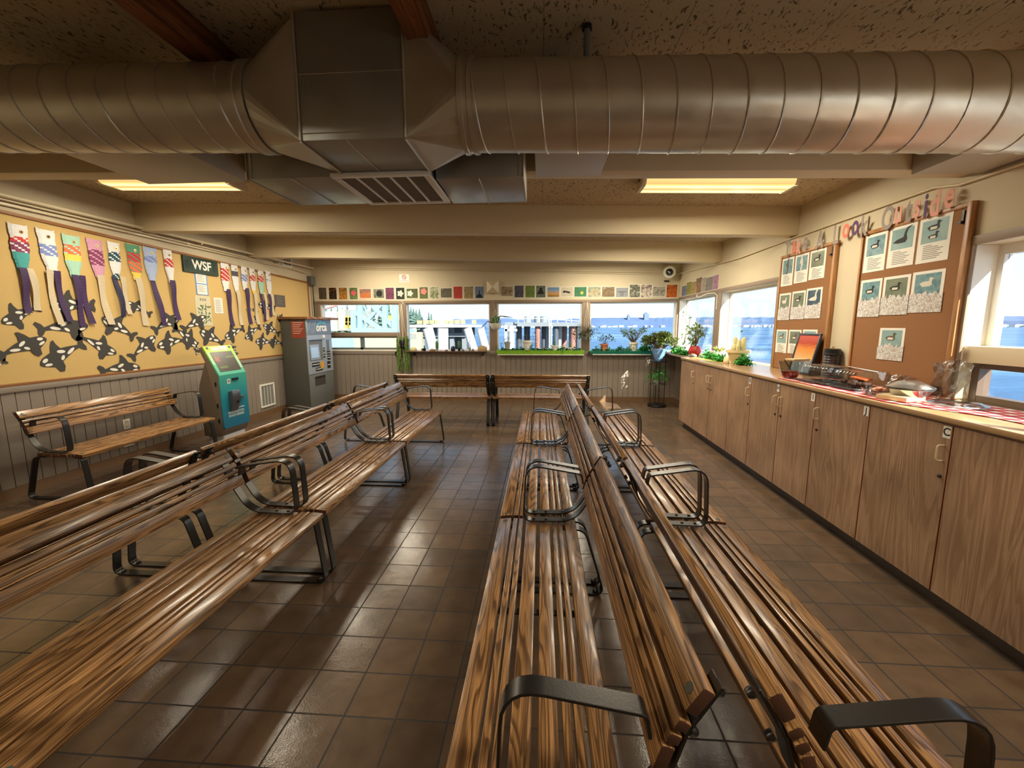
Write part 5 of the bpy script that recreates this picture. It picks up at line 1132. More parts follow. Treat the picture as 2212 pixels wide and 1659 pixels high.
# ------------------------------------------------------------------ photo prints on the back wall
PH = [('a dark print of bare twigs', [(40,38,34),(86,76,62),(60,54,46)], None), ('an orange branching coral on black', [(14,12,12),(24,18,14),(190,110,40)], None), ('a yellow striped boat', [(50,40,30),(190,130,40),(70,60,50),(210,170,80)], None), ('a pink bud over green leaves', [(40,60,36),(110,130,80),(60,70,50)], ('rose', (214,90,100), -.0, .04, .28)),
      ('an orange sunset cloud', [(70,70,84),(210,120,60),(120,110,110),(226,140,80)], None), ('a dark round porthole', [(170,164,140),(90,96,80),(200,190,160)], ('disc', (30,36,36), .05, 0, .33)), ('a magenta dusk field', [(50,30,40),(120,60,90),(60,50,50)], None), ('a cluster of white blossoms', [(20,24,18),(40,44,34),(30,34,26)], ('blossom', (226,220,204), 0, 0, .34)),
      ('a single white flower on green', [(60,66,34),(84,88,46),(50,60,30)], ('blossom', (230,228,214), -.18, 0, .30)), ('a pink rose on green', [(70,86,44),(96,104,56),(60,72,40)], ('rose', (226,130,124), .0, .12, .32)), ('a picnic scene with a red cloth', [(60,70,50),(130,140,90),(190,190,170),(80,70,60)], None), ('a grey garden view', [(120,116,96),(84,80,66),(150,146,124)], None),
      ('a red running track', [(160,50,40),(176,66,54),(150,44,36)], None), ('a cluttered brown yard', [(110,90,60),(160,140,100),(70,60,44)], None), ('a dark tower against blue sky', [(100,120,150),(110,130,156),(96,112,140)], ('tower', (34,32,30), 0, -.1, .4)),
      ('people seated on a log', [(50,44,36),(170,150,120),(90,84,70)], None), ('a starry dark garden', [(40,44,56),(90,90,104),(50,46,54)], None), ('a green meadow', [(70,90,44),(110,130,64),(90,96,60)], None), ('a black bird shape on grey', [(120,124,116),(80,90,80),(140,140,130)], ('bird', (24,26,28), .0, .1, .4)),
      ('a sunset over dark land', [(30,28,30),(190,140,70),(110,140,170),(80,120,160)], 'v'), ('a black cat lying on sand', [(176,166,144),(196,186,164),(160,150,130)], ('cat', (32,30,30), 0, 0, .42)), ('yellow lights on green leaves', [(40,90,60),(70,130,90),(30,60,40)], ('blossom', (220,210,90), .12, -.1, .16)), ('an autumn hillside town', [(150,90,40),(190,180,150),(120,130,110),(206,196,176)], None),
      ('an old bridge in brown', [(160,136,104),(110,90,66),(196,180,150)], None), ('a pier over grey water', [(130,134,140),(150,152,158),(110,116,124)], ('pier', (70,68,66), 0, -.05, .34)), ('a zebra patterned flower', [(200,196,176),(60,70,50),(220,216,200)], None), ('a dark red patterned bead collage', [(150,110,90),(220,210,190),(90,60,56),(190,180,170)], None), ('sailing ships on dark water', [(60,64,66),(180,170,150),(90,84,76)], None), ('orange maple leaves', [(60,50,26),(214,110,40),(150,70,30),(90,80,40)], None)]
def shape2(kind, r):
    if kind in ('disc',): return [ell(0, 0, r, r, 0, 20)]
    if kind == 'rose': return [[(r*(1+.12*math.cos(5*a))*math.cos(a), r*(1+.12*math.cos(5*a))*math.sin(a)) for a in [2*math.pi*k/30 for k in range(30)]]]
    if kind == 'blossom': return [ell(r*.55*math.cos(a), r*.55*math.sin(a), r*.48, r*.36, math.degrees(a)) for a in [2*math.pi*k/5 for k in range(5)]]
    if kind == 'tower': return [[(-r*.9, -r), (r*.9, -r), (r*.5, -r*.2), (r*.15, -r*.1), (r*.12, r*.9), (-r*.1, r*.9), (-r*.15, -r*.1), (-r*.6, -r*.25)]]
    if kind == 'pier': return [[(-r*1.2, r*.25), (r*1.2, r*.25), (r*1.2, r*.4), (-r*1.2, r*.4)], [(-r*.35, -r), (-r*.2, -r), (-r*.2, r*.25), (-r*.35, r*.25)], [(r*.2, -r), (r*.35, -r), (r*.35, r*.25), (r*.2, r*.25)]]
    if kind == 'cat': return [[(-r, .0), (-r*.7, r*.35), (0, r*.2), (r*.6, r*.1), (r*.9, -r*.3), (r*.3, -r*.3), (-r*.4, -r*.1), (-r*.8, -r*.25)]]
    if kind == 'bird': return [[(-r, -r*.9), (-r*.4, 0), (-r*.3, r*.5), (0, r*.7), (r*.5, r*.5), (r*.2, r*.3), (r*.5, -r*.2), (r*.9, -r*.9)]]
PHC = {}
for i, ((x0, x1, z0, z1), (nmx, cols, sub)) in enumerate(zip(PHOTOS, PH)):
    side = 'left' if i < 15 else 'right'
    t = thing('photo_print', 'photo print on the back wall showing %s' % nmx, 'photo', ((x0+x1)/2, YB, z0), group='photo prints over the back windows')
    xc, zc = (x0+x1)/2, (z0+z1)/2; w_, h = x1-x0, z1-z0
    b = MB(); b.prism([(-w_/2, -h/2), (w_/2, -h/2), (w_/2, h/2), (-w_/2, h/2)], onB(YB, xc, zc), 0, .003); build('print_border', b, M['paper'], t)
    b = MB(); e = .008; b.prism([(-w_/2+e, -h/2+e), (w_/2-e, -h/2+e), (w_/2-e, h/2-e), (-w_/2+e, h/2-e)], onB(YB, xc, zc), .003, .0038)
    pm = build('image', b, noisepic('print_%02d' % i, cols, 11 if not sub else 6, vert=.85 if sub == 'v' else (.5 if nmx.startswith('an orange sunset') else .12), dist=1.2), t)
    if sub and sub != 'v':
        kd, c, dx, dzz, r = sub; key = c; PHC.setdefault(key, mat('print_subject_%d' % i, c, .4, var=.15, vscale=40))
        b = MB()
        for poly in shape2(kd, r*min(w_, h)): b.prism([(p[0]+dx*w_, p[1]+dzz*h) for p in poly], onB(YB, xc, zc), .0038, .0044)
        build('image_subject', b, PHC[key], t)
RP = [('a blue lake', [(60,80,120),(110,130,160),(50,60,70)]), ('yellow green weeds', [(110,110,40),(140,140,70),(70,76,40)]), ('golden grass', [(120,100,60),(160,140,90),(80,70,50)]), ('an orange flower on brown', [(90,74,60),(120,96,76),(206,110,60)]), ('a tabby kitten', [(110,104,94),(160,150,136),(70,64,60)]), ('a grey thistle', [(90,86,84),(130,124,120),(60,60,58)]), ('pink flowers on dark green', [(60,70,50),(180,120,160),(80,80,64)])]
for i, ((y1, y0, z0, z1), (nmx, cols)) in enumerate(zip(RPHOTOS, RP)):
    t = thing('photo_print', 'photo print on the right wall corner showing %s' % nmx, 'photo', (XR, (y0+y1)/2, z0), group='photo prints over the corner window')
    if z0 < 2.088: z1 += 2.088-z0; z0 = 2.088
    o_ = .001+.0035*(i % 2); w_ = y0-y1; b = MB(); b.prism([(-w_/2, z0), (w_/2, z0), (w_/2, z1), (-w_/2, z1)], onR(XR-o_, (y0+y1)/2, 0), 0, .0012); build('print_border', b, M['paper'], t)
    b = MB(); b.prism([(-w_/2+.006, z0+.006), (w_/2-.006, z0+.006), (w_/2-.006, z1-.006), (-w_/2+.006, z1-.006)], onR(XR-o_, (y0+y1)/2, 0), .0012, .0018); build('image', b, noisepic('corner_print_%d' % i, cols, 11, dist=1.2), t)
# no smoking sign, sconce, security camera
t = thing('no_smoking_sign', 'small white no smoking sign above the photo prints', 'sign', (-2.797, YB, 2.425))
b = MB(); b.box(-2.897, -2.697, YB-.003, YB, 2.425, 2.58); build('sign_plate', b, M['white'], t)
rm = mat('sign_red', (186, 40, 36), .5)
b = MB(); b.lathe([(.034, 0), (.034, -.001), (.046, -.001), (.046, 0)], (-2.797, YB-.003, 2.525), 28, 'y', cap=False); b.beam((-2.827, YB-.0045, 2.553), (-2.767, YB-.0045, 2.497), .009, .001, (0, 1, 0)); build('prohibition_ring', b, rm, t)
b = MB(); b.box(-2.822, -2.772, YB-.0038, YB-.003, 2.520, 2.529); build('cigarette', b, M['ink'], t)
b = text_mb('NO SMOKING', .026, onB(YB-.003, -2.797, 2.452), .0006, .0004); build('lettering', b, rm, t)
t = thing('wall_sconce', 'square pyramid wall sconce between the two runs of photo prints', 'wall light', (-.98, YB, 2.20))
b = MB(); s = .118; c = (-.982, 2.317)
b.add([(c[0]-s, YB, c[1]-s), (c[0]+s, YB, c[1]-s), (c[0]+s, YB, c[1]+s), (c[0]-s, YB, c[1]+s), (c[0]-s, YB-.05, c[1]-s), (c[0]+s, YB-.05, c[1]-s), (c[0]+s, YB-.05, c[1]+s), (c[0]-s, YB-.05, c[1]+s), (c[0], YB-.12, c[1]-.01)],
      [(0,1,5,4), (1,2,6,5), (2,3,7,6), (3,0,4,7), (4,5,8), (5,6,8), (6,7,8), (7,4,8), (3,2,1,0)]); build('pyramid_shade', b, M['cream'], t)
b = MB(); b.box(c[0]-s-.006, c[0]+s+.006, YB-.006, YB, c[1]-s-.006, c[1]+s+.006); build('back_plate', b, M['white'], t)
t = thing('security_camera', 'white dome security camera in the back right corner', 'camera', (2.44, 8.35, 2.50))
q = Vector((-.35, -1, -.25)).normalized().to_track_quat('Z', 'Y').to_matrix(); cc = Vector((2.44, 8.36, 2.556))
def oriented(prof, n=28):
    b = MB(); b.lathe(prof, (0, 0, 0), n); b.v = [cc + q @ v for v in b.v]; return b
build('housing', oriented([(.06, -.09), (.09, -.06), (.115, 0), (.115, .02), (.098, .034), (.068, .036)]), M['white'], t, smooth=35)
build('tinted_dome', oriented([(.068, .036), (.062, .052), (.045, .072), (.02, .082), (.0001, .084)]), mat('tinted_dome', (20, 20, 22), .06, spec=.9), t, smooth=60)
build('lens', oriented([(.018, .080), (.018, .092), (.0001, .092)]), M['silver'], t, smooth=40)
b = MB(); b.box(2.39, 2.50, 8.40, 8.49, 2.50, 2.60); build('mount', b, M['white'], t, bevel=.004)
b = MB(); b.box(2.38, 2.47, YB-.03, YB, 2.385, 2.41); build('label_plate', b, M['black'], t)
# hook on the corner window post
b = MB(); b.tube([(XR-.02, 6.66, 1.78), (XR-.02, 6.66, 1.99), (XR-.05, 6.69, 2.03), (XR-.12, 6.78, 2.03), (XR-.17, 6.85, 2.0), (XR-.20, 6.92, 1.98), (XR-.22, 6.96, 2.0), (XR-.21, 6.95, 2.03)], .007, 8)
tag(build('plant_hook', b, M['white'], smooth=60), 'white empty plant hook on the post between the two right windows', 'hook')

# ------------------------------------------------------------------ plants
def leaves(b, c, rad, n, size, sq=(1, 1, 1), asp=.62, up=.3, seed=0):
    c = Vector(c)
    for _ in range(n):
        while True:
            p = Vector((random.uniform(-1, 1), random.uniform(-1, 1), random.uniform(-1, 1)))
            if .1 < p.length < 1: break
        d = p.normalized()+Vector((0, 0, up)); s = size*random.uniform(.85, 1.5)
        b.leaf(c+Vector((p.x*rad*sq[0], p.y*rad*sq[1], p.z*rad*sq[2])), d, s, s*asp, random.uniform(0, .3))
def garland(name, label, p0, p1, n, size, h=.05, wy=.05, m=None):
    b = MB(); p0 = Vector(p0); p1 = Vector(p1)
    for i in range(n):
        u = random.random(); c = p0.lerp(p1, u); sd = Vector((random.uniform(-1, 1), random.uniform(-1, 1), random.uniform(-.3, 1)))
        hh = h*(.55+.6*math.sin(u*23+p0.x*5)*math.sin(u*9+1)); off = max(-1.35, min(1.35, random.gauss(0, .55)))*wy
        prp = Vector((p1.y-p0.y, p0.x-p1.x, 0)).normalized()
        b.leaf(c+prp*off+Vector((0, 0, abs(random.gauss(0, .5))*max(.2*h, hh)*(1.3-abs(off)/wy*.7))), sd, size*random.uniform(.6, 1.3), size*.7, .2)
    return tag(build(name, b, m or M['ivy']), label, 'garland')
def pot(t, c, r0, r1, h, m, rim=True, soil=True):
    b = MB(); pr = [(r0, 0), (r1, h)]
    if rim: pr = [(r0, 0), (r1*.95, h*.8), (r1*1.06, h*.8), (r1*1.06, h)]
    pr += [(r1*.9, h), (r1*.86, h*.86), (.0001, h*.86)]
    b.lathe(pr, c, 26); o = build('pot', b, m, t, smooth=35)
    b = MB(); b.lathe([(.0001, 0), (r1*.85, 0), (r1*.8, .006), (.0001, .008)], (c[0], c[1], c[2]+h*.865), 18); build('soil', b, M['soil'], t, smooth=50)
    return o
def P84(px, py, Y=8.40): return at(px, py, 'y', Y)
def potted(label, px, ybot, ytop, wpx, m, tips, leafm, lsize=.03, n=26, rad=.05, Y=8.40, stem=.006, cat='potted plant', name='potted_plant', asp=.5, pot_low=.8, base=None, rim=True, sq=(1, .8, .8)):
    p = P84(px, ybot, Y); sc = (P84(px+10, ybot, Y)-P84(px, ybot, Y)).x/10; z0 = base if base is not None else p.z
    h = (P84(px, ytop, Y).z-z0); t = thing(name, label, cat, (p.x, Y, z0)); r = wpx*sc/2
    pot(t, (p.x, Y, z0), r*pot_low, r, h, m, rim)
    bs = MB(); bl = MB(); src = Vector((p.x, Y, z0+h*.85))
    for (tx, ty, dy) in tips:
        e = P84(tx, ty, Y); e.y = Y+dy; mid = src.lerp(e, .5)+Vector((random.uniform(-.01, .01), 0, .01))
        bs.tube([src, mid, e], [stem, stem*.8, stem*.5], 6)
        leaves(bl, e, rad, n, lsize, asp=asp, sq=sq)
    build('stems', bs, M['stem'], t, smooth=60)
    if bl.v: build('foliage', bl, leafm, t)
    return t
random.seed(21)
# shelf and planters
t = thing('sill_shelf', 'thin brown shelf on black brackets under the second back window', 'shelf', (-1.95, 8.4, 1.0))
b = MB(); b.box(-2.80, -1.10, 8.32, 8.459, 1.012, 1.030); build('shelf_board', b, mat('shelf_brown', (96, 64, 46), .5), t, bevel=.002)
for x in (-2.62, -1.19, -3.02): 
    b = MB(); b.box(x-.012, x+.012, 8.33 if x > -3 else 8.42, 8.459, .94 if x > -3 else .93, 1.011); build('bracket', b, M['black'], t)
t = thing('lime_planter', 'lime green window planter box under the third back window', 'planter', (-.03, 8.38, .955))
b = MB(); b.add([(-.885, 8.33, .975), (.83, 8.33, .975), (.85, 8.455, .975), (-.90, 8.455, .975), (-.90, 8.31, 1.055), (.855, 8.31, 1.055), (.855, 8.455, 1.055), (-.90, 8.455, 1.055)], [(0,3,2,1), (0,1,5,4), (1,2,6,5), (2,3,7,6), (3,0,4,7)]); build('planter_box', b, M['lime'], t, solid=.004)
b = MB(); b.box(-.885, .85, 8.32, 8.455, .955, .971); build('planter_shelf', b, M['white'], t, bevel=.002)
b = MB(); b.box(-.88, .84, 8.335, 8.45, .98, 1.03); build('planting_soil', b, M['soil'], t)
t = thing('teal_planter', 'teal foil covered planter under the fourth back window', 'planter', (1.6, 8.38, .955))
b = MB(); n = 24; zs = []
b.add([(.985, 8.34, .985), (2.16, 8.34, .985), (2.16, 8.455, .985), (1.06, 8.455, .985), (.93, 8.30, 1.045), (2.19, 8.30, 1.045), (2.19, 8.455, 1.045), (.95, 8.455, 1.045)], [(0,3,2,1), (0,1,5,4), (1,2,6,5), (2,3,7,6), (3,0,4,7)]); build('planter_box', b, M['teal'], t, solid=.004)
b = MB(); b.box(1.02, 2.15, 8.32, 8.455, .962, .981); build('planter_shelf', b, M['white'], t, bevel=.002)
b = MB(); b.box(1.06, 2.14, 8.345, 8.45, .99, 1.025); build('planting_soil', b, M['soil'], t)
garland('ivy_garland', 'row of artificial ivy filling the lime green planter', (-.84, 8.37, 1.04), (.78, 8.37, 1.04), 900, .05, .09, .05)
garland('ivy_garland', 'row of artificial ivy filling the teal planter', (1.0, 8.37, 1.03), (2.10, 8.37, 1.04), 650, .05, .10, .055)
garland('ivy_garland', 'tall tuft of bright ivy at the right end of the teal planter', (1.95, 8.37, 1.05), (2.16, 8.36, 1.08), 240, .055, .16, .06, M['green'])
# second window: small collection on the brown shelf
def C3(x, y): return (680+x/5.267, 560+y/5.267)
def C4(x, y): return (1050+x/4.9156, 560+y/4.9156)
def rock(px, py, w_, h, label, m, Y=8.39, z=None, cat='stone', name='stone'):
    p = P84(px, py, Y); b = MB(); b.ball((0, 0, 0), 1, 14, (1, 1, 1), .10); z = 1.0305 if z is None else z
    for v in b.v: v.x = p.x+v.x*w_/2; v.y = Y+v.y*.03; v.z = z+(max(v.z, -.55)+.55)/1.55*h
    return tag(build(name, b, m, smooth=60), label, cat)
x, y = C3(1125, 1010); rock(x, y, .13, .085, 'pale scallop like shell at the left end of the brown shelf', M['cactusspine'], name='seashell', cat='shell')
x, y = C3(1340, 1020); rock(x, y, .13, .05, 'brown driftwood piece next to the spherical topiary cactus', M['drift'], name='driftwood', cat='driftwood')
x, y = C3(1497, 1020); rock(x, y, .07, .035, 'small flat stone in the middle of the brown shelf', M['rock'])
x, y = C3(1685, 1020); rock(x, y, .06, .045, 'small grey stone near the right cactus on the brown shelf', M['rock'])
x, y = C3(1798, 1015); rock(x, y, .06, .05, 'brown stone beside the woven basket', M['drift'])
x, y = C3(1572, 1000); rock(x, y, .10, .105, 'dark round cactus like ball in the middle of the brown shelf', M['black'], name='round_cactus', cat='cactus')
x, y = C3(1905, 1000); rock(x, y, .22, .115, 'woven tan basket at the right end of the brown shelf', mat('wicker', (176, 150, 110), .7, var=.5, vscale=90), name='basket', cat='basket')
def cactus_pot(label, px, py, potm, w_, hp, hc, wc, Y=8.39, z=1.0305, m=None, arms=()):
    p = P84(px, py, Y); t = thing('potted_cactus', label, 'cactus', (p.x, Y, z)); pot(t, (p.x, Y, z), w_*.4, w_/2, hp, potm)
    b = MB(); z0 = z+hp*.85; pr = [(wc*.4, 0), (wc*.5, hc*.15), (wc*.5, hc*.75), (wc*.3, hc*.95), (.0005, hc)]
    b.lathe(pr, (p.x, Y, z0), 12)
    for (dx, dzz, hh) in arms: b.lathe([(wc*.3, 0), (wc*.35, hh*.5), (.0005, hh)], (p.x+dx, Y, z0+dzz), 10)
    build('cactus_body', b, m or M['cactus'], t, smooth=60); return t
x, y = C3(1247, 1020); cactus_pot('small dark cactus pot left of the topiary cactus', x, y, M['black'], .07, .055, .07, .03)
x, y = C3(1390, 1020); cactus_pot('round topped green cactus in a dark pot, left of the two similar ones', x, y, M['potgrey'], .06, .06, .16, .062)
x, y = C3(1643, 1020); cactus_pot('round topped green cactus in a dark pot, right of the two similar ones', x, y, M['black'], .065, .07, .155, .062)
random.seed(4)
x, y = C3(1762, 1022); p = P84(x, y, 8.39); t = thing('twisted_twig', 'bare twisted twig standing in a small dark pot', 'twig', (p.x, 8.39, 1.0305))
pot(t, (p.x, 8.39, 1.0305), .02, .028, .07, M['potgrey']); b = MB(); b.tube([Vector((p.x+.02*math.sin(k*1.7), 8.39, 1.09+k*.036)) for k in range(10)], [.006-.0004*k for k in range(10)], 6); build('twig', b, M['drift'], t, smooth=60)
x, y = C3(1222, 1020); p = P84(x, y, 8.42); t = thing('palm_twig', 'thin tall plant with a fan of bare leaves before the second window', 'plant', (p.x, 8.42, 1.0305))
pot(t, (p.x, 8.42, 1.0305), .02, .028, .05, M['potgrey']); b = MB(); top = P84(*C3(1222, 715), 8.42); b.tube([(p.x, 8.42, 1.07), (p.x+.01, 8.42, 1.3), tuple(top)], .004, 6); build('stem', b, M['stem'], t, smooth=60)
b = MB()
for k in range(9): a = math.radians(20+k*17.5); b.leaf(top, (math.cos(a), -.1, math.sin(a)), .16, .012, .12)
build('fan_leaves', b, M['greyleaf'], t)
# hanging plants
def cords(pts_list, r=.0028):
    b = MB()
    for pts in pts_list: b.tube(pts, r, 6)
    return b
t = thing('hanging_moss_planter', 'macrame hanger with a dark pot and two long trails of green moss', 'hanging plant', (-2.85, 8.40, .56))
k0 = Vector((-2.87, 8.47, 2.02)); hk = MB(); hk.tube([k0, k0+Vector((.01, -.05, .015)), k0+Vector((.05, -.07, .0)), k0+Vector((.06, -.07, -.03))], .006, 8); build('hook', hk, M['rope'], t, smooth=60)
pc = Vector((-2.84, 8.37, 1.16)); top = Vector((-2.845, 8.40, 2.0))
build('cords', cords([[top, pc+Vector((dx, dy, .38)), pc+Vector((dx*1.5, dy, .22)), pc+Vector((dx*.9, dy, -.03)), pc+Vector((0, 0, -.12))] for dx, dy in ((-.06, -.04), (.06, -.04), (.0, .05), (.015, -.055))] + [[pc+Vector((0, 0, -.12)), pc+Vector((.02, -.01, -.22)), pc+Vector((.01, 0, -.36))]], .004), M['rope'], t, smooth=60)
b = MB(); b.lathe([(.03, -.09), (.055, -.06), (.062, 0), (.06, .09), (.05, .10), (.0001, .08)], pc, 20); build('pot', b, M['black'], t, smooth=40)
random.seed(9); b = MB()
for s in (-1, 1):
    for q in range(34):
        x0 = pc.x+s*.085+random.gauss(0, .022); y0 = pc.y+random.gauss(0, .02); zt_ = pc.z+.16+random.uniform(-.1, .03); zb_ = .60+random.uniform(0, .30)*abs(random.gauss(0, .8))
        pts = []; x_ = x0
        for k in range(12): u = k/11; pts.append((x0+s*-.0*u+.012*math.sin(u*9+q), y0+.01*math.cos(u*8+q), zt_+(zb_-zt_)*u))
        b.tube(pts, .0045, 5)
        for k in range(26): u = random.random(); z = zt_+(zb_-zt_)*u; b.leaf((x0+.012*math.sin(u*9+q), y0, z), (random.uniform(-1, 1), random.uniform(-1, 1), -.6), .022, .012, .2)
for q in range(24): a = random.uniform(0, math.pi); b.tube([pc+Vector((0, 0, .10)), pc+Vector((math.cos(a)*.05, random.uniform(-.04, .04), .15)), pc+Vector((math.cos(a)*.09, random.uniform(-.04, .04), .10))], .004, 5)
build('trailing_moss', b, M['moss'], t)
t = thing('hanging_bonsai', 'white hanging bowl with a windswept branch between the second and third windows', 'hanging plant', (-.91, 8.38, 1.46))
pc = Vector((-.915, 8.37, 1.53)); b = MB(); b.lathe([(.03, -.075), (.085, -.045), (.118, .02), (.125, .062), (.117, .062), (.10, .03), (.0001, .03)], pc, 30); build('bowl', b, M['potwhite'], t, smooth=50)
build('cords', cords([[pc+Vector((dx, dy, .06)), pc+Vector((-.02, .05, .33)), Vector((-.975, 8.46, 2.0))] for dx, dy in ((-.11, 0), (.11, 0), (0, -.11))]+[[Vector((-.975, 8.47, 2.02)), Vector((-.975, 8.42, 2.035)), Vector((-.965, 8.42, 1.99))]]), M['rope'], t, smooth=60)
b = MB(); P_ = lambda x, y: P84(*C3(x, y), 8.37)
b.tube([pc+Vector((.03, 0, .05)), P_(2090, 660), P_(2110, 645), P_(2160, 655), P_(2205, 660), P_(2250, 668)], [.012, .010, .009, .007, .006, .003], 7)
b.tube([pc+Vector((.03, 0, .05)), P_(2110, 645), P84(*C4(200, 605), 8.37), P84(*C4(275, 612), 8.37)], [.010, .008, .006, .002], 7)
b.tube([pc+Vector((-.03, 0, .05)), P_(1970, 705), P_(1930, 740), P_(1890, 790), P_(1850, 800)], [.010, .009, .007, .006, .003], 7)
b.tube([P_(1950, 720), P_(1935, 760), P_(1955, 800)], [.006, .005, .002], 6)
build('branches', b, M['stem'], t, smooth=60)
b = MB(); leaves(b, pc+Vector((0, 0, .10)), .09, 150, .035, (1.0, .7, .9)); build('foliage', b, M['green'], t)
t = thing('hanging_glass_planter', 'cord hung clear glass planter with a spreading grey green plant', 'hanging plant', (.93, 8.36, 1.22))
pc = P84(*C4(1085, 845), 8.36); b = MB(); b.lathe([(.02, -.045), (.06, -.03), (.072, .01), (.05, .05), (.03, .06)], pc, 24, cap=False); build('glass_bowl', b, M['bowlglass'], t, smooth=50)
tp = P84(*C4(1075, 445), 8.44); build('cords', cords([[tp, P84(*C4(1075+dx, 700), 8.38), pc+Vector((dx*.0012, 0, .02))] for dx in (-35, -12, 12, 38)], .0035), M['rope'], t, smooth=60)
bs = MB(); bl = MB(); random.seed(31)
for q in range(44):
    a = random.uniform(0, 2*math.pi); r = random.uniform(.08, .26); e = P84(*C4(1060, 760), 8.36)+Vector((math.cos(a)*r, math.sin(a)*.08, random.uniform(-.13, .10)-.10*(r-.1)))
    bs.tube([P84(*C4(1065, 790), 8.36), P84(*C4(1060, 745), 8.36).lerp(e, .5)+Vector((0, 0, .03)), e], .003, 5)
    leaves(bl, e, .035, 12, .034, asp=.45)
build('stems', bs, M['stem'], t, smooth=60); build('foliage', bl, M['greyleaf'], t)
# plants in the lime planter
random.seed(50)
def cp(label, x0, x1, yt, yb, m, tips, lm, **k):
    x, _ = C4((x0+x1)/2, yb); return potted(label, x, C4(0, yb)[1], C4(0, yt)[1], (x1-x0)/4.9156, m, [C4(a, c)+(d,) for a, c, d in tips], lm, base=1.036, **k)
cp('small grey plant in a round pot at the left end of the lime planter', 195, 257, 878, 945, M['potgrey'], [(215, 850, 0), (235, 835, .02), (200, 860, -.02)], M['greyleaf'], n=14, rad=.022, lsize=.022)
cp('spindly branched cactus in a large white pot in the lime planter', 385, 485, 862, 945, M['potwhite'], [(320, 790, .0), (350, 770, -.02), (420, 800, -.04), (520, 770, 0), (545, 850, .02), (500, 830, -.03), (440, 760, .02), (360, 880, -.03), (310, 850, 0), (535, 905, -.02)], M['greyleaf'], n=10, rad=.03, lsize=.02, stem=.005)
x, y = C4(615, 940); rock(x, y, .13, .075, 'rounded grey stone in the ivy of the lime planter', M['rock'], z=1.035)
x, y = C4(727, 945); cactus_pot('slim dark cactus in a white pot, right half of the lime planter', x, y, M['potwhite'], .145, .115, .13, .032, z=1.036)
x, y = C4(888, 945); cactus_pot('crooked cactus in a wide cream pot at the right of the lime planter', x, y, M['potwhite'], .125, .075, .13, .03, z=1.036, arms=((.018, .03, .06),))
# teal planter plants
cp('small leaved shrub in a terracotta pot in the teal planter', 1215, 1295, 897, 945, M['terra'], [(1210, 840, 0), (1240, 825, .02), (1275, 835, -.02), (1300, 820, .02), (1330, 835, 0), (1350, 850, -.02), (1255, 855, -.03)], M['greyleaf'], n=22, rad=.038, lsize=.034, stem=.004)
cp('jade bonsai with spread branches in a round grey white pot', 1515, 1612, 880, 935, M['potwhite'], [(1450, 750, 0), (1480, 770, -.03), (1470, 800, .02), (1545, 760, .03), (1570, 775, -.04), (1600, 800, 0), (1560, 810, .04), (1660, 755, 0), (1640, 770, .03), (1690, 745, -.02), (1530, 790, -.03)], M['jade'], n=44, rad=.045, lsize=.034, stem=.009)
# plant stand
t = thing('plant_stand', 'black tiered metal plant stand in the back right corner', 'plant stand', (2.225, 8.04, 0))
b = MB(); px_ = [(2.07, 7.95), (2.33, 7.95), (2.215, 7.91), (2.13, 8.17), (2.30, 8.17)]
for x, y in px_[:3]: b.tube([(x, y, .01), (x, y, .86)], .0075, 8)
b.tube([(2.225, 8.17, .01), (2.225, 8.17, .86)], .0075, 8); build('uprights', b, M['black'], t, smooth=50)
for k, (z, r) in enumerate(((.035, .165), (.425, .155), (.865, .165))):
    b = MB(); b.lathe([(r, 0), (r, .012), (r-.01, .012), (.0001, .012 if k != 2 else .010)], (2.225, 8.04, z), 32); build('round_shelf', b, M['black'] if k != 1 else M['darkgrey'], t, smooth=30)
b = MB(); b.tube([(2.225+.165*math.cos(a), 8.04+.165*math.sin(a), .02) for a in [2*math.pi*k/32 for k in range(32)]], .010, 8, closed=True); build('base_ring', b, M['black'], t, smooth=50)
t = thing('blue_pot_plant', 'large leafy succulent in a sky blue cone pot on top of the black stand', 'potted plant', (2.225, 8.04, .878))
b = MB(); b.lathe([(.06, 0), (.075, .02), (.112, .12), (.155, .225), (.16, .235), (.145, .235), (.11, .18), (.0001, .18)], (2.225, 8.04, .878), 34); build('pot', b, M['potblue'], t, smooth=40)
random.seed(61); bs = MB(); bl = MB()
for q in range(44):
    a = random.uniform(0, 2*math.pi); r = .32*math.sqrt(random.uniform(.02, 1)); e = Vector((2.235+math.cos(a)*r, 8.04+math.sin(a)*r*.62, 1.36-r*r*1.1+random.uniform(-.05, .03)))
    s0 = Vector((2.225, 8.04, 1.06)); bs.tube([s0+Vector((math.cos(a)*.03, math.sin(a)*.03, 0)), s0.lerp(e, .5)+Vector((0, 0, .03)), e], [.010, .007, .004], 6)
    leaves(bl, e, .065, 60, .036, (1, 1, .75))
build('stems', bs, M['stem'], t, smooth=60); build('foliage', bl, M['jade'], t)
t = thing('trailing_vine', 'small trailing green vine on the middle shelf of the plant stand', 'potted plant', (2.225, 8.04, .438))
pot(t, (2.225, 8.04, .438), .04, .055, .07, M['potgrey']); b = MB(); bs = MB(); random.seed(8)
for q in range(9):
    a = random.uniform(0, 6.28); pts = [Vector((2.225, 8.04, .50))]
    for k in range(1, 6): pts.append(Vector((2.225+math.cos(a+k*.15)*.042*k, 8.04+math.sin(a+k*.15)*.042*k, .50+.26*math.sin(k*.6)*random.uniform(.2, 1))))
    bs.tube(pts, .002, 5)
    for p in pts[1:]: leaves(b, p, .03, 5, .035, asp=.6)
build('vine_stems', bs, M['green'], t, smooth=60); build('vine_leaves', b, M['green'], t)
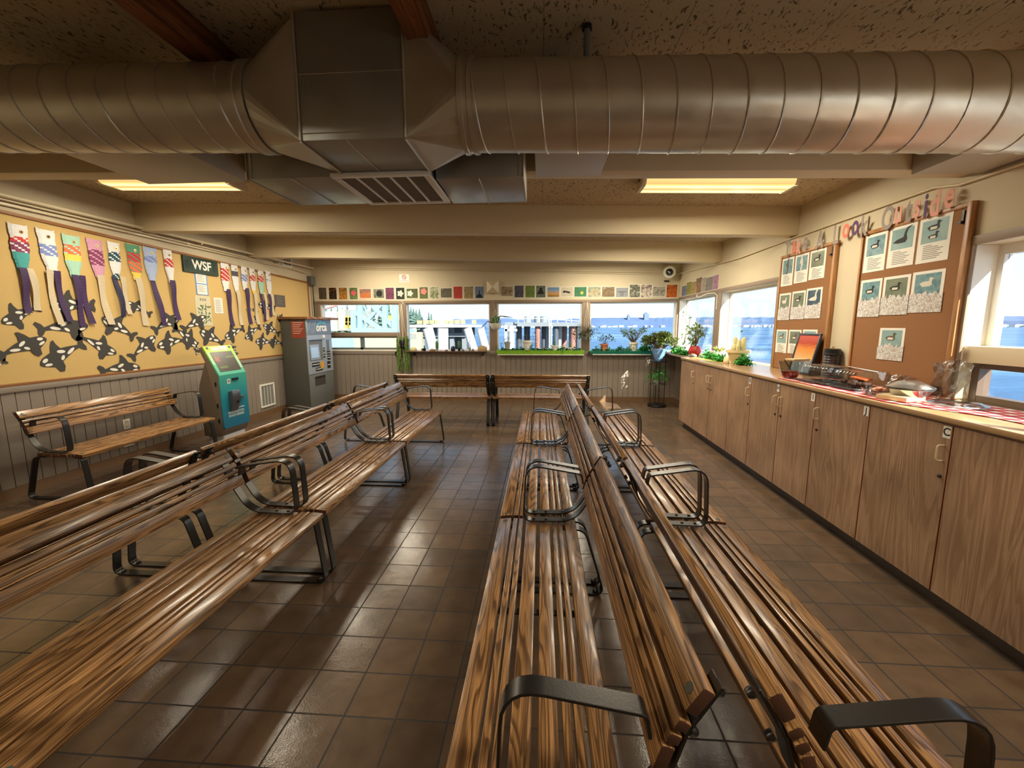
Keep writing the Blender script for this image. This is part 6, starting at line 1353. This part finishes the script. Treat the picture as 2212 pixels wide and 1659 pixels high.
# right window sill plants
def PR(px, py, X=2.62): return at(px, py, 'x', X)
def rpot(label, y, x, w_, h, m, z, name='potted_plant', cat='potted plant', ribs=0, low=.8):
    t = thing(name, label, cat, (x, y, z))
    if not ribs: pot(t, (x, y, z), w_*low/2, w_/2, h, m)
    else:
        R = w_/2; b = MB(); nn = ribs*8; barrel = low < .78
        pr = [(.62*R, 0), (.86*R, h*.15), (R, h*.42), (R*.98, h*.62), (.80*R, h*.88), (.74*R, h), (.66*R, h), (.66*R, h*.86), (.0001, h*.86)] if barrel else [(.55*R, 0), (.80*R, h*.2), (.97*R, h*.6), (R, h*.85), (1.03*R, h), (.93*R, h), (.88*R, h*.85), (.0001, h*.85)]
        b.lathe(pr, (0, 0, 0), nn)
        for k, v in enumerate(b.v):
            q = k//nn; a = 2*math.pi*(k % nn)/nn
            if q in (1, 2, 3, 4): f = 1-.07*(1-abs(math.sin(ribs*a/2))); v.x *= f; v.y *= f
        b.v = [v+Vector((x, y, z)) for v in b.v]; build('pot', b, m, t, smooth=50)
        b = MB(); b.lathe([(.0001, 0), (R*(.64 if barrel else .86), 0), (.0001, .008)], (x, y, z+h*.87), 18); build('soil', b, M['soil'], t)
    return t
b = MB(); b.box(2.36, XR-.003, 6.52, 8.455, 1.0, 1.03); tag(build('window_shelf', b, M['frame'], bevel=.003), 'narrow painted shelf under the corner window behind the cabinets', 'shelf')
t = rpot('tall thin stemmed succulent in two tone white pot in the corner', 7.86, 2.60, .26, .16, M['potwhite'], 1.031)
b = MB(); bl = MB()
for (tx, ty) in ((1475, 676), (1496, 684), (1472, 725), (1500, 738), (1487, 708), (1480, 740)):
    e = PR(tx, ty, 2.60); e.y = 7.86+(e.y-7.86)*.75; e.x = 2.60; b.tube([Vector((2.6, 7.86, 1.16)), Vector((2.58, 7.86+(e.y-7.86)*.8, 1.16+(e.z-1.16)*.45)), e], .005, 6); leaves(bl, e, .02, 16, .035)
build('stems', b, M['stem'], t, smooth=60); build('leaf_tips', bl, M['green'], t)
t = rpot('jade plant in a ribbed red glazed pot on the corner sill', 7.12, 2.55, .20, .17, M['potred'], 1.031, ribs=10, low=.75)  # one even red glaze all round
bs = MB(); bl = MB(); random.seed(71); s0 = Vector((2.55, 7.12, 1.18))
for (dy, dzz) in ((.28, .20), (.20, .26), (.10, .29), (.02, .22), (-.10, .30), (-.16, .22), (.22, .10), (-.04, .12), (.08, .10), (.28, .27), (-.22, .26), (.05, .33)):
    e = s0+Vector((random.uniform(-.07, .07), dy*.85, dzz)); bs.tube([s0, s0.lerp(e, .5)+Vector((0, 0, .02)), e], [.010, .007, .004], 6); leaves(bl, e, .058, 42, .038)
build('stems', bs, M['stem'], t, smooth=60); build('foliage', bl, M['jade'], t)
t = rpot('spiky aloe in a white fluted bowl on the counter near the window post', 6.22, 2.58, .26, .115, M['potwhite'], 1.0585, ribs=18)
b = MB()
for q in range(34): a = q*2.4; b.leaf((2.58+.03*math.cos(a), 6.22+.03*math.sin(a), 1.15), (math.cos(a)*random.uniform(.3, 1), math.sin(a)*random.uniform(.3, 1), .8), random.uniform(.08, .14), .018, .1)
build('aloe_leaves', b, mat('aloe', (176, 174, 84), .5, var=.3), t)
b = MB(); b.lathe([(.012, 0), (.014, .08), (.0005, .10)], (2.56, 6.30, 1.15), 8); build('small_cactus', b, M['cactus'], t, smooth=60)
t = rpot('clump of pale spiny cacti in a big cream bell pot before the window', 5.52, 2.52, .27, .17, M['potcream'], 1.0585, low=.6)
b = MB(); random.seed(13)
for (dy, dx, hh, r) in ((.09, 0, .10, .045), (.03, -.03, .20, .026), (-.02, .03, .12, .03), (-.05, -.02, .17, .028), (-.09, .02, .20, .03), (-.02, -.06, .10, .032), (.06, .06, .12, .028), (-.10, -.05, .12, .026)):
    b.lathe([(r*.8, 0), (r, hh*.4), (r*.9, hh*.85), (.0005, hh)], (2.52+dx, 5.52+dy, 1.20), 10)
build('cacti', b, M['cactusspine'], t, smooth=60)
b = MB()
for q in range(500):
    k = random.choice(((.09, 0, .10, .045), (.03, -.03, .20, .026), (-.05, -.02, .17, .028), (-.09, .02, .20, .03), (-.02, -.06, .10, .032))); a = random.uniform(0, 6.28); z = random.uniform(.01, k[2])
    p = Vector((2.52+k[1]+math.cos(a)*k[3], 5.52+k[0]+math.sin(a)*k[3], 1.20+z)); d = Vector((math.cos(a), math.sin(a), .4))*.014; s = Vector((0, 0, .0012)); b.add([p-s, p+s, p+d], [(0, 1, 2)])
build('spines', b, M['paper'], t)
random.seed(90)
garland('ivy_garland', 'bright ivy at the foot of the red glazed pot on the corner shelf', (2.46, 7.95, 1.04), (2.46, 7.25, 1.04), 520, .06, .10, .05, M['green'])
garland('ivy_garland', 'artificial ivy strewn on the counter around the white bowl and cream pot', (2.46, 6.42, 1.065), (2.42, 5.62, 1.065), 620, .055, .08, .06, M['green'])
garland('ivy_garland', 'tuft of ivy right of the cream pot on the counter', (2.50, 5.36, 1.065), (2.44, 5.16, 1.065), 260, .06, .13, .06, M['green'])
garland('ivy_garland', 'ivy climbing behind the left side of the cream pot', (2.60, 5.72, 1.07), (2.60, 5.66, 1.10), 90, .05, .28, .03, M['ivy'])
b = MB(); b.ball((0, 0, 0), 1, 14, (1, 1, 1), .1)
for v in b.v: v.x = 2.44+v.x*.05; v.y = 6.86+v.y*.09; v.z = 1.031+(max(v.z, -.5)+.5)/1.5*.06
tag(build('stone', b, M['rock'], smooth=60), 'smooth brown grey stone on the corner shelf next to the red pot', 'stone')
b = MB(); b.add([(2.26, 6.47, 1.0590), (2.40, 6.47, 1.0590), (2.44, 5.50, 1.0590), (2.34, 5.50, 1.0590)], [(0,1,2,3)]); tag(build('yellow_paper', b, mat('yellow_paper', (214, 190, 90), .7), solid=.0008), 'strip of yellow paper lying under the ivy on the far counter', 'paper')
b = MB()
for (c, s) in (((2.40, 5.74, 1.07), .03), ((2.42, 5.92, 1.068), .028)):
    b = MB(); b.lathe([(s*.4, 0), (s, .006), (s*.95, .022), (s*.5, .026), (.0001, .018)], c, 20); tag(build('black_snail_shell' if 0 else 'small_dish', b, M['black'], smooth=40), 'small black round dish in the ivy, %s one' % ('nearer' if c[1] < 5.8 else 'farther'), 'dish')
b = MB(); b.ball((0, 0, 0), 1, 14, (1, 1, 1), .1)
for v in b.v: a = v.x; v.x = 2.36+v.x*.03; v.y = 5.47+v.y*.07; v.z = 1.0592+(max(v.z, -.6)+.6)/1.6*.10*(1-.5*abs(a))
tag(build('conch_shell', b, M['potcream'], smooth=60), 'cream pointed seashell leaning on the cream bell pot', 'shell')
# ------------------------------------------------------------------ outside: water, far shore, dock, ramp
def water():
    m = bpy.data.materials.new('sea_water'); m.use_nodes = True; n = m.node_tree; bs = n.nodes['Principled BSDF']; L = n.links.new
    g = nd(n, 'ShaderNodeNewGeometry'); mp = nd(n, 'ShaderNodeMapping'); mp.inputs['Scale'].default_value = (.010, .035, 1); mp.inputs['Rotation'].default_value = (0, 0, .25); L(g.outputs['Position'], mp.inputs[0])
    z = nd(n, 'ShaderNodeTexNoise'); z.inputs['Scale'].default_value = 1.0; z.inputs['Detail'].default_value = 10; z.inputs['Roughness'].default_value = .62; L(mp.outputs[0], z.inputs['Vector'])
    r = ramp(n, [(.30, (36, 62, 92)), (.50, (52, 84, 116)), (.60, (76, 108, 136)), (.72, (140, 158, 166))]); L(z.outputs[0], r.inputs[0]); L(r.outputs[0], bs.inputs['Base Color'])
    q = nd(n, 'ShaderNodeTexNoise'); q.inputs['Scale'].default_value = .9; q.inputs['Detail'].default_value = 6; m2 = nd(n, 'ShaderNodeMapping'); m2.inputs['Scale'].default_value = (.35, 1, 1); L(g.outputs['Position'], m2.inputs[0]); L(m2.outputs[0], q.inputs['Vector'])
    bp = nd(n, 'ShaderNodeBump'); bp.inputs['Strength'].default_value = .8; bp.inputs['Distance'].default_value = .5; L(q.outputs[0], bp.inputs['Height']); L(bp.outputs[0], bs.inputs['Normal'])
    bs.inputs['Roughness'].default_value = .45; bs.inputs['Specular IOR Level'].default_value = .25
    return m
b = MB(); WZ = -3.6; b.box(-4000, 6000, -3000, 7000, WZ-1, WZ); tag(build('sea', b, water(), origin=(0, 0, WZ)), 'wide blue ruffled sea outside the windows', 'water', kind='structure')
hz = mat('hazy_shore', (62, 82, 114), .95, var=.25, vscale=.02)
def shore(name, label, a0, a1, R, h0, h1, m, seed):
    random.seed(seed); b = MB(); n = 260; hs = []; v = .5
    for i in range(n+1): v = min(1, max(0, v+random.uniform(-.16, .16))); hs.append(h0+(h1-h0)*v)
    for i in range(n+1):
        a = math.radians(a0+(a1-a0)*i/n)
        for rr, z in ((R, WZ), (R+10, WZ+hs[i]*.55), (R+70, WZ+hs[i]), (R+160, WZ)): b.v.append(Vector((math.sin(a)*rr, math.cos(a)*rr, z)))
    for i in range(n):
        for k in range(3): b.face((i*4+k, i*4+k+1, (i+1)*4+k+1, (i+1)*4+k))
    return tag(build(name, b, m), label, 'shore', kind='structure')
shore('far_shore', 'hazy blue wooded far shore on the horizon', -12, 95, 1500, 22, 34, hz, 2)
hm = mat('shore_houses', (170, 172, 170), .8)
for k, (px, h, w_) in enumerate(((1357, 40, 9), (1395, 46, 16))):
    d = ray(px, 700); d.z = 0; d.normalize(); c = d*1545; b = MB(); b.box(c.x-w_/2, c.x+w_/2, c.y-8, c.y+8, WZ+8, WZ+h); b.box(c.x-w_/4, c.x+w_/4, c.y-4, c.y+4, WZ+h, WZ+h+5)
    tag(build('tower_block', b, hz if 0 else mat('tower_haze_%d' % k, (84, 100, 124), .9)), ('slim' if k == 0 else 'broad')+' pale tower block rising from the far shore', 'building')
random.seed(77)
b = MB()
for k in range(150):
    a = math.radians(random.uniform(-6, 60)); c = Vector((math.sin(a), math.cos(a), 0))*1496; s = random.uniform(3, 9); b.box(c.x-s, c.x+s, c.y-3, c.y+3, WZ, WZ+random.uniform(3, 7))
tag(build('shore_houses', b, hm), 'line of white waterfront houses along the far shore', 'houses', kind='stuff')
# trees behind the dock
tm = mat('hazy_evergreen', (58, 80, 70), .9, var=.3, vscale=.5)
def conifer(px, ytop, Y, w_, label):
    base = at(px, 704, 'y', Y); top = at(px, ytop, 'y', Y); t = thing('evergreen_tree', label, 'tree', (base.x, Y, WZ+2), group='evergreens beyond the dock'); h = top.z-(WZ+2)
    b = MB(); random.seed(int(px)); n = 11
    for k in range(n):
        u = k/n; z = WZ+2+h*(.15+.85*u); r = w_*(1-u)*random.uniform(.8, 1.15)+.12; b.lathe([(r, 0), (r*.45, h*.06), (.02, h*.16)], (base.x, Y, z), 9)
    for v in b.v: v.x += random.uniform(-.12, .12); v.z += random.uniform(-.2, .2)
    build('branches', b, tm, t); b = MB(); b.tube([(base.x, Y, WZ+2), (base.x, Y, WZ+2+h*.5)], .25, 7); build('trunk', b, M['stem'], t)
desc = ['first evergreen right of the mullion seen in the second back window', 'second evergreen in the second back window', 'third evergreen of the close row in the second back window', 'fourth evergreen of the close row in the second back window', 'last small evergreen of the row over the timber wall', 'isolated evergreen farther right over the timber wall']
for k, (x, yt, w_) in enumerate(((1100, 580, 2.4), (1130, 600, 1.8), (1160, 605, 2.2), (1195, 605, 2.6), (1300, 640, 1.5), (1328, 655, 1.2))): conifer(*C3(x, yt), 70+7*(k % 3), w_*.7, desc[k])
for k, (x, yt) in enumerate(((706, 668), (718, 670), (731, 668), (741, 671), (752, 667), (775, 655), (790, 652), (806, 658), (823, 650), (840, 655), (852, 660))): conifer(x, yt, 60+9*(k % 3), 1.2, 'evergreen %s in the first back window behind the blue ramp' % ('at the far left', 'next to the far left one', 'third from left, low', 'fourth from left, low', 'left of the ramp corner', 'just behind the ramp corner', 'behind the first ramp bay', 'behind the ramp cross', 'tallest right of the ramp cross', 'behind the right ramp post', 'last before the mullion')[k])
blue = mat('pale_blue_steel', (112, 148, 160), .5); conc = mat('pale_concrete', (128, 128, 120), .8, var=.1, vscale=2); pile_g = mat('grey_pile', (100, 106, 110), .6, var=.2, vscale=1.5); pile_r = mat('rusty_pile', (122, 84, 72), .7, var=.25, vscale=1.2); pile_d = mat('dark_pile', (52, 58, 66), .6, var=.25, vscale=1.2); pile_w = mat('white_pile', (158, 158, 152), .6, var=.06); yel = mat('safety_yellow', (170, 142, 60), .6); pale = mat('pale_yellow_panel', (166, 156, 116), .8, var=.05); plank = mat('weathered_planks', (146, 130, 92), .8, var=.3, vscale=1.5)
def CT(x, y, Y): p = (690+x/9.215, 640+y/9.215); return at(p[0], p[1], 'y', Y)
# blue ramp truss
t = thing('ramp_truss', 'pale blue steel ramp truss outside the first back window', 'ramp', (CT(1000, 690, 16).x, 16.5, WZ))
mem = [((690, 290), (690, 700), .24), ((820, 60), (820, 690), .24), ((1310, 60), (1310, 690), .22), ((1510, 40), (1510, 700), .28), ((660, 695), (1560, 695), .30), ((690, 300), (1290, 700), .20), ((970, 480), (1260, 150), .14), ((1040, 170), (1490, 620), .18), ((1000, 480), (880, 700), .10), ((700, 60), (1560, 60), .25), ((880, 180), (990, 400), .07)]
for q, Y in enumerate((16, 18.2)):
    b = MB()
    for a, c, w_ in mem:
        p0, p1 = CT(*a, Y), CT(*c, Y); b.beam(p0, p1, w_*.8, w_*.8, (0, 1, 0))
    build('truss_side', b, blue, t)
b = MB()
for xx in (690, 820, 1310, 1510):
    p = CT(xx, 695, 16); b.beam((p.x, 16, p.z), (p.x, 18.2, p.z), .15)
build('cross_members', b, blue, t)
b = MB(); p0 = CT(-200, 720, 16); p1 = CT(1560, 720, 16); b.box(p0.x, p1.x, 15.9, 18.4, p0.z-.35, p0.z-.1); build('ramp_deck', b, conc, t)
b = MB(); zz = p0.z-.35
for x in (p0.x+1, (p0.x+p1.x)/2, p1.x-.5): b.tube([(x, 17, WZ), (x, 17, zz)], .3, 12)
build('support_piles', b, pile_w, t, smooth=50)
def obx(name, label, cat, a, c, Y, dep, m, px=CT, zlow=None):
    p, q_ = px(*a, Y), px(*c, Y); b = MB(); b.box(p.x, q_.x, Y, Y+dep, zlow if zlow is not None else q_.z, p.z); return tag(build(name, b, m), label, cat)
obx('ferry_building', 'pale grey terminal block outside the first back window', 'building', (370, 260), (530, 660), 24, 4, conc)
obx('ferry_building', 'lower cream terminal block at the left edge of the first back window', 'building', (90, 300), (360, 690), 26, 4, mat('cream_block', (140, 138, 126), .8))
obx('blue_barrier', 'pale blue panel seen through the left lower sliding pane', 'barrier', (-300, 845), (610, 1030), 12, .3, blue, zlow=WZ)
obx('barrier_panel', 'pale yellow panel seen through the middle lower sliding panes', 'barrier', (650, 820), (880, 1010), 12.4, .3, pale, zlow=WZ)
obx('barrier_panel', 'wide pale yellow panel seen through the right lower sliding pane', 'barrier', (900, 820), (1600, 1000), 12.4, .3, pale, zlow=WZ)
obx('yellow_fender', 'pale yellow fender board on the ramp behind the right truss posts', 'fender', (1345, 380), (1445, 570), 19.5, .4, yel)
t = thing('safety_railing', 'yellow safety railing left of the blue ramp truss', 'railing', (CT(590, 560, 20).x, 20, CT(590, 560, 20).z))
b = MB()
for yy in (430, 480, 545): p, q_ = CT(530, yy, 20), CT(645, yy, 20); b.beam(p, q_, .14)
build('rails', b, yel, t)
for xx in (545, 625):
    b = MB(); p, q_ = CT(xx, 420, 20), CT(xx, 640, 20); b.beam(p, q_, .14); build('post', b, yel, t)
b = MB(); b.tube([CT(90, 245, 30), CT(350, 175, 30)], .10, 6); tag(build('crane_jib', b, mat('faded_red', (196, 120, 110), .6)), 'faded red crane jib crossing the top left of the first back window', 'crane')
# dock in the second window
Y = 27
t = thing('timber_dock', 'timber dock with a plank wall in the second back window', 'dock', (P84(990, 700, Y).x, Y+2, WZ))
def CD(x, y, YY=Y): return at(*C3(x, y), 'y', YY)
b = MB(); p, q_ = CD(1020, 745), CD(1780, 775); b.box(p.x, q_.x, Y, Y+5, q_.z, p.z); build('deck', b, pile_w, t)
b = MB(); x = CD(1030, 740).x; xe = CD(1765, 740).x; k = 0; random.seed(6)
while x < xe:
    w_ = random.uniform(.28, .5)
    if k % 5 != 4: b.box(x, x+w_-.06, Y+2.6, Y+2.8, CD(0, 740, Y+2.6).z, CD(0, 698, Y+2.6).z)
    x += w_; k += 1
build('plank_wall', b, plank, t)
b = MB(); p, q_ = CD(1020, 775), CD(1700, 1040); b.box(CD(1080, 900).x, q_.x, Y+4.2, Y+4.6, WZ, CD(0, 776, Y+4.2).z); build('dark_backing', b, pile_d, t)  # dark sheet filling the area behind the posts
b = MB()
for xx in (1100, 1230, 1400, 1560, 1700): p = CD(xx, 775, Y+1); b.beam((p.x, Y+1, WZ), (p.x, Y+1, p.z), .3)
p, q_ = CD(1090, 860, Y+.8), CD(1720, 860, Y+.8); b.beam(p, q_, .25); build('frame_posts', b, pile_g, t)
for k, (a, c, r) in enumerate((((1285, 785), (1350, 1040), .33), ((1458, 785), (1460, 1040), .34), ((1735, 785), (1810, 1040), .27), ((1880, 785), (1950, 1040), .25), ((1110, 785), (1130, 1040), .26))):
    p, q_ = CD(*a, Y-1), CD(*c, Y-1); d = q_-p; q_ = p+d*((WZ-p.z)/d.z); b = MB(); b.tube([p, q_], r, 16)
    tag(build('fender_pile', b, pile_w, smooth=50), ('white fender pile leaning right beside the first upright one', 'thick white upright fender pile', 'white fender pile leaning right, third from the left', 'last white leaning fender pile next to open water', 'partly hidden white pile at the left edge of the second window')[k], 'pile', 'white fender piles of the dock')
p, q_ = CD(1092, 830, 20), CD(1222, 980, 20); b = MB(); b.box(p.x, q_.x, 20, 20.2, WZ, p.z); tag(build('barrier_panel', b, pale), 'pale yellow panel low at the left of the second back window', 'barrier')
# dolphin in the third window
Y = 30
def CW(x, y, YY=Y): return at(*C4(x, y), 'y', YY)
t = thing('mooring_dolphin', 'mooring dolphin platform on tall piles with railings in the third window', 'mooring dolphin', (CW(620, 700).x, Y+1.5, WZ))
b = MB(); p, q_ = CW(330, 672), CW(1005, 712); b.box(p.x, q_.x, Y, Y+4, q_.z, p.z); p, q_ = CW(195, 668), CW(330, 700); b.box(p.x, q_.x, Y+.5, Y+3, q_.z, p.z); build('platform', b, pile_g, t)
b = MB()
for yy in (592, 628): p, q_ = CW(340, yy), CW(760, yy); b.beam(p, q_, .05)
for yy in (612, 640): p, q_ = CW(760, yy), CW(1000, yy+18); b.beam(p, q_, .05)
for xx in (342, 405, 470, 570, 665, 758, 850, 905, 1000): yy = 590 if xx < 760 else 620; p, q_ = CW(xx, yy), CW(xx, 680); b.beam(p, q_, .05)
for yy in (592, 628): p, q_ = CW(340, yy, Y+4), CW(760, yy, Y+4); b.beam(p, q_, .05)
build('railing', b, pile_w, t)
b = MB()
for xx, w_ in ((435, 22), (545, 20), (610, 26)): p = CW(xx, 672, Y+1.5); b.lathe([(w_*.012, 0), (w_*.012, .42), (w_*.008, .5)], (p.x, Y+1.5, CW(xx, 672).z), 12)
build('bollards', b, pile_g, t, smooth=40)
b = MB()
for xx in (672, 692): p, q_ = CW(xx, 650, Y-.6), CW(xx, 960, Y-.6); b.beam(p, q_, .06)
for k in range(14): p, q_ = CW(672, 690+k*20, Y-.6), CW(692, 690+k*20, Y-.6); b.beam(p, q_, .05)
build('ladder', b, pile_w, t)
cols = [(270, 66, pile_w), (350, 60, pile_d), (435, 64, pile_d), (550, 60, pile_r), (612, 50, pile_d), (665, 60, pile_w), (742, 60, pile_d), (785, 46, pile_w), (830, 62, pile_r), (925, 60, pile_r), (975, 40, pile_d), (895, 30, pile_w)]
for k, (xx, w_, m) in enumerate(cols):
    YY = Y+.4+.9*(k % 3); p = CW(xx, 705, YY); r = w_/4.9156*(YY/896)/2; b = MB(); b.tube([(p.x, YY, WZ), (p.x, YY, CW(xx, 705, Y).z)], r, 18); build('pile', b, m, t, smooth=50)
b = MB(); p, q_ = CW(200, 740, Y+.2), CW(330, 765, Y+.2); b.box(p.x, q_.x, Y+.2, Y+.6, q_.z, p.z); p, q_ = CW(195, 700, Y+.2), CW(240, 950, Y+.2); b.box(p.x, p.x+.2, Y+.2, Y+.4, WZ, p.z); build('fender_frame', b, pile_w, t)
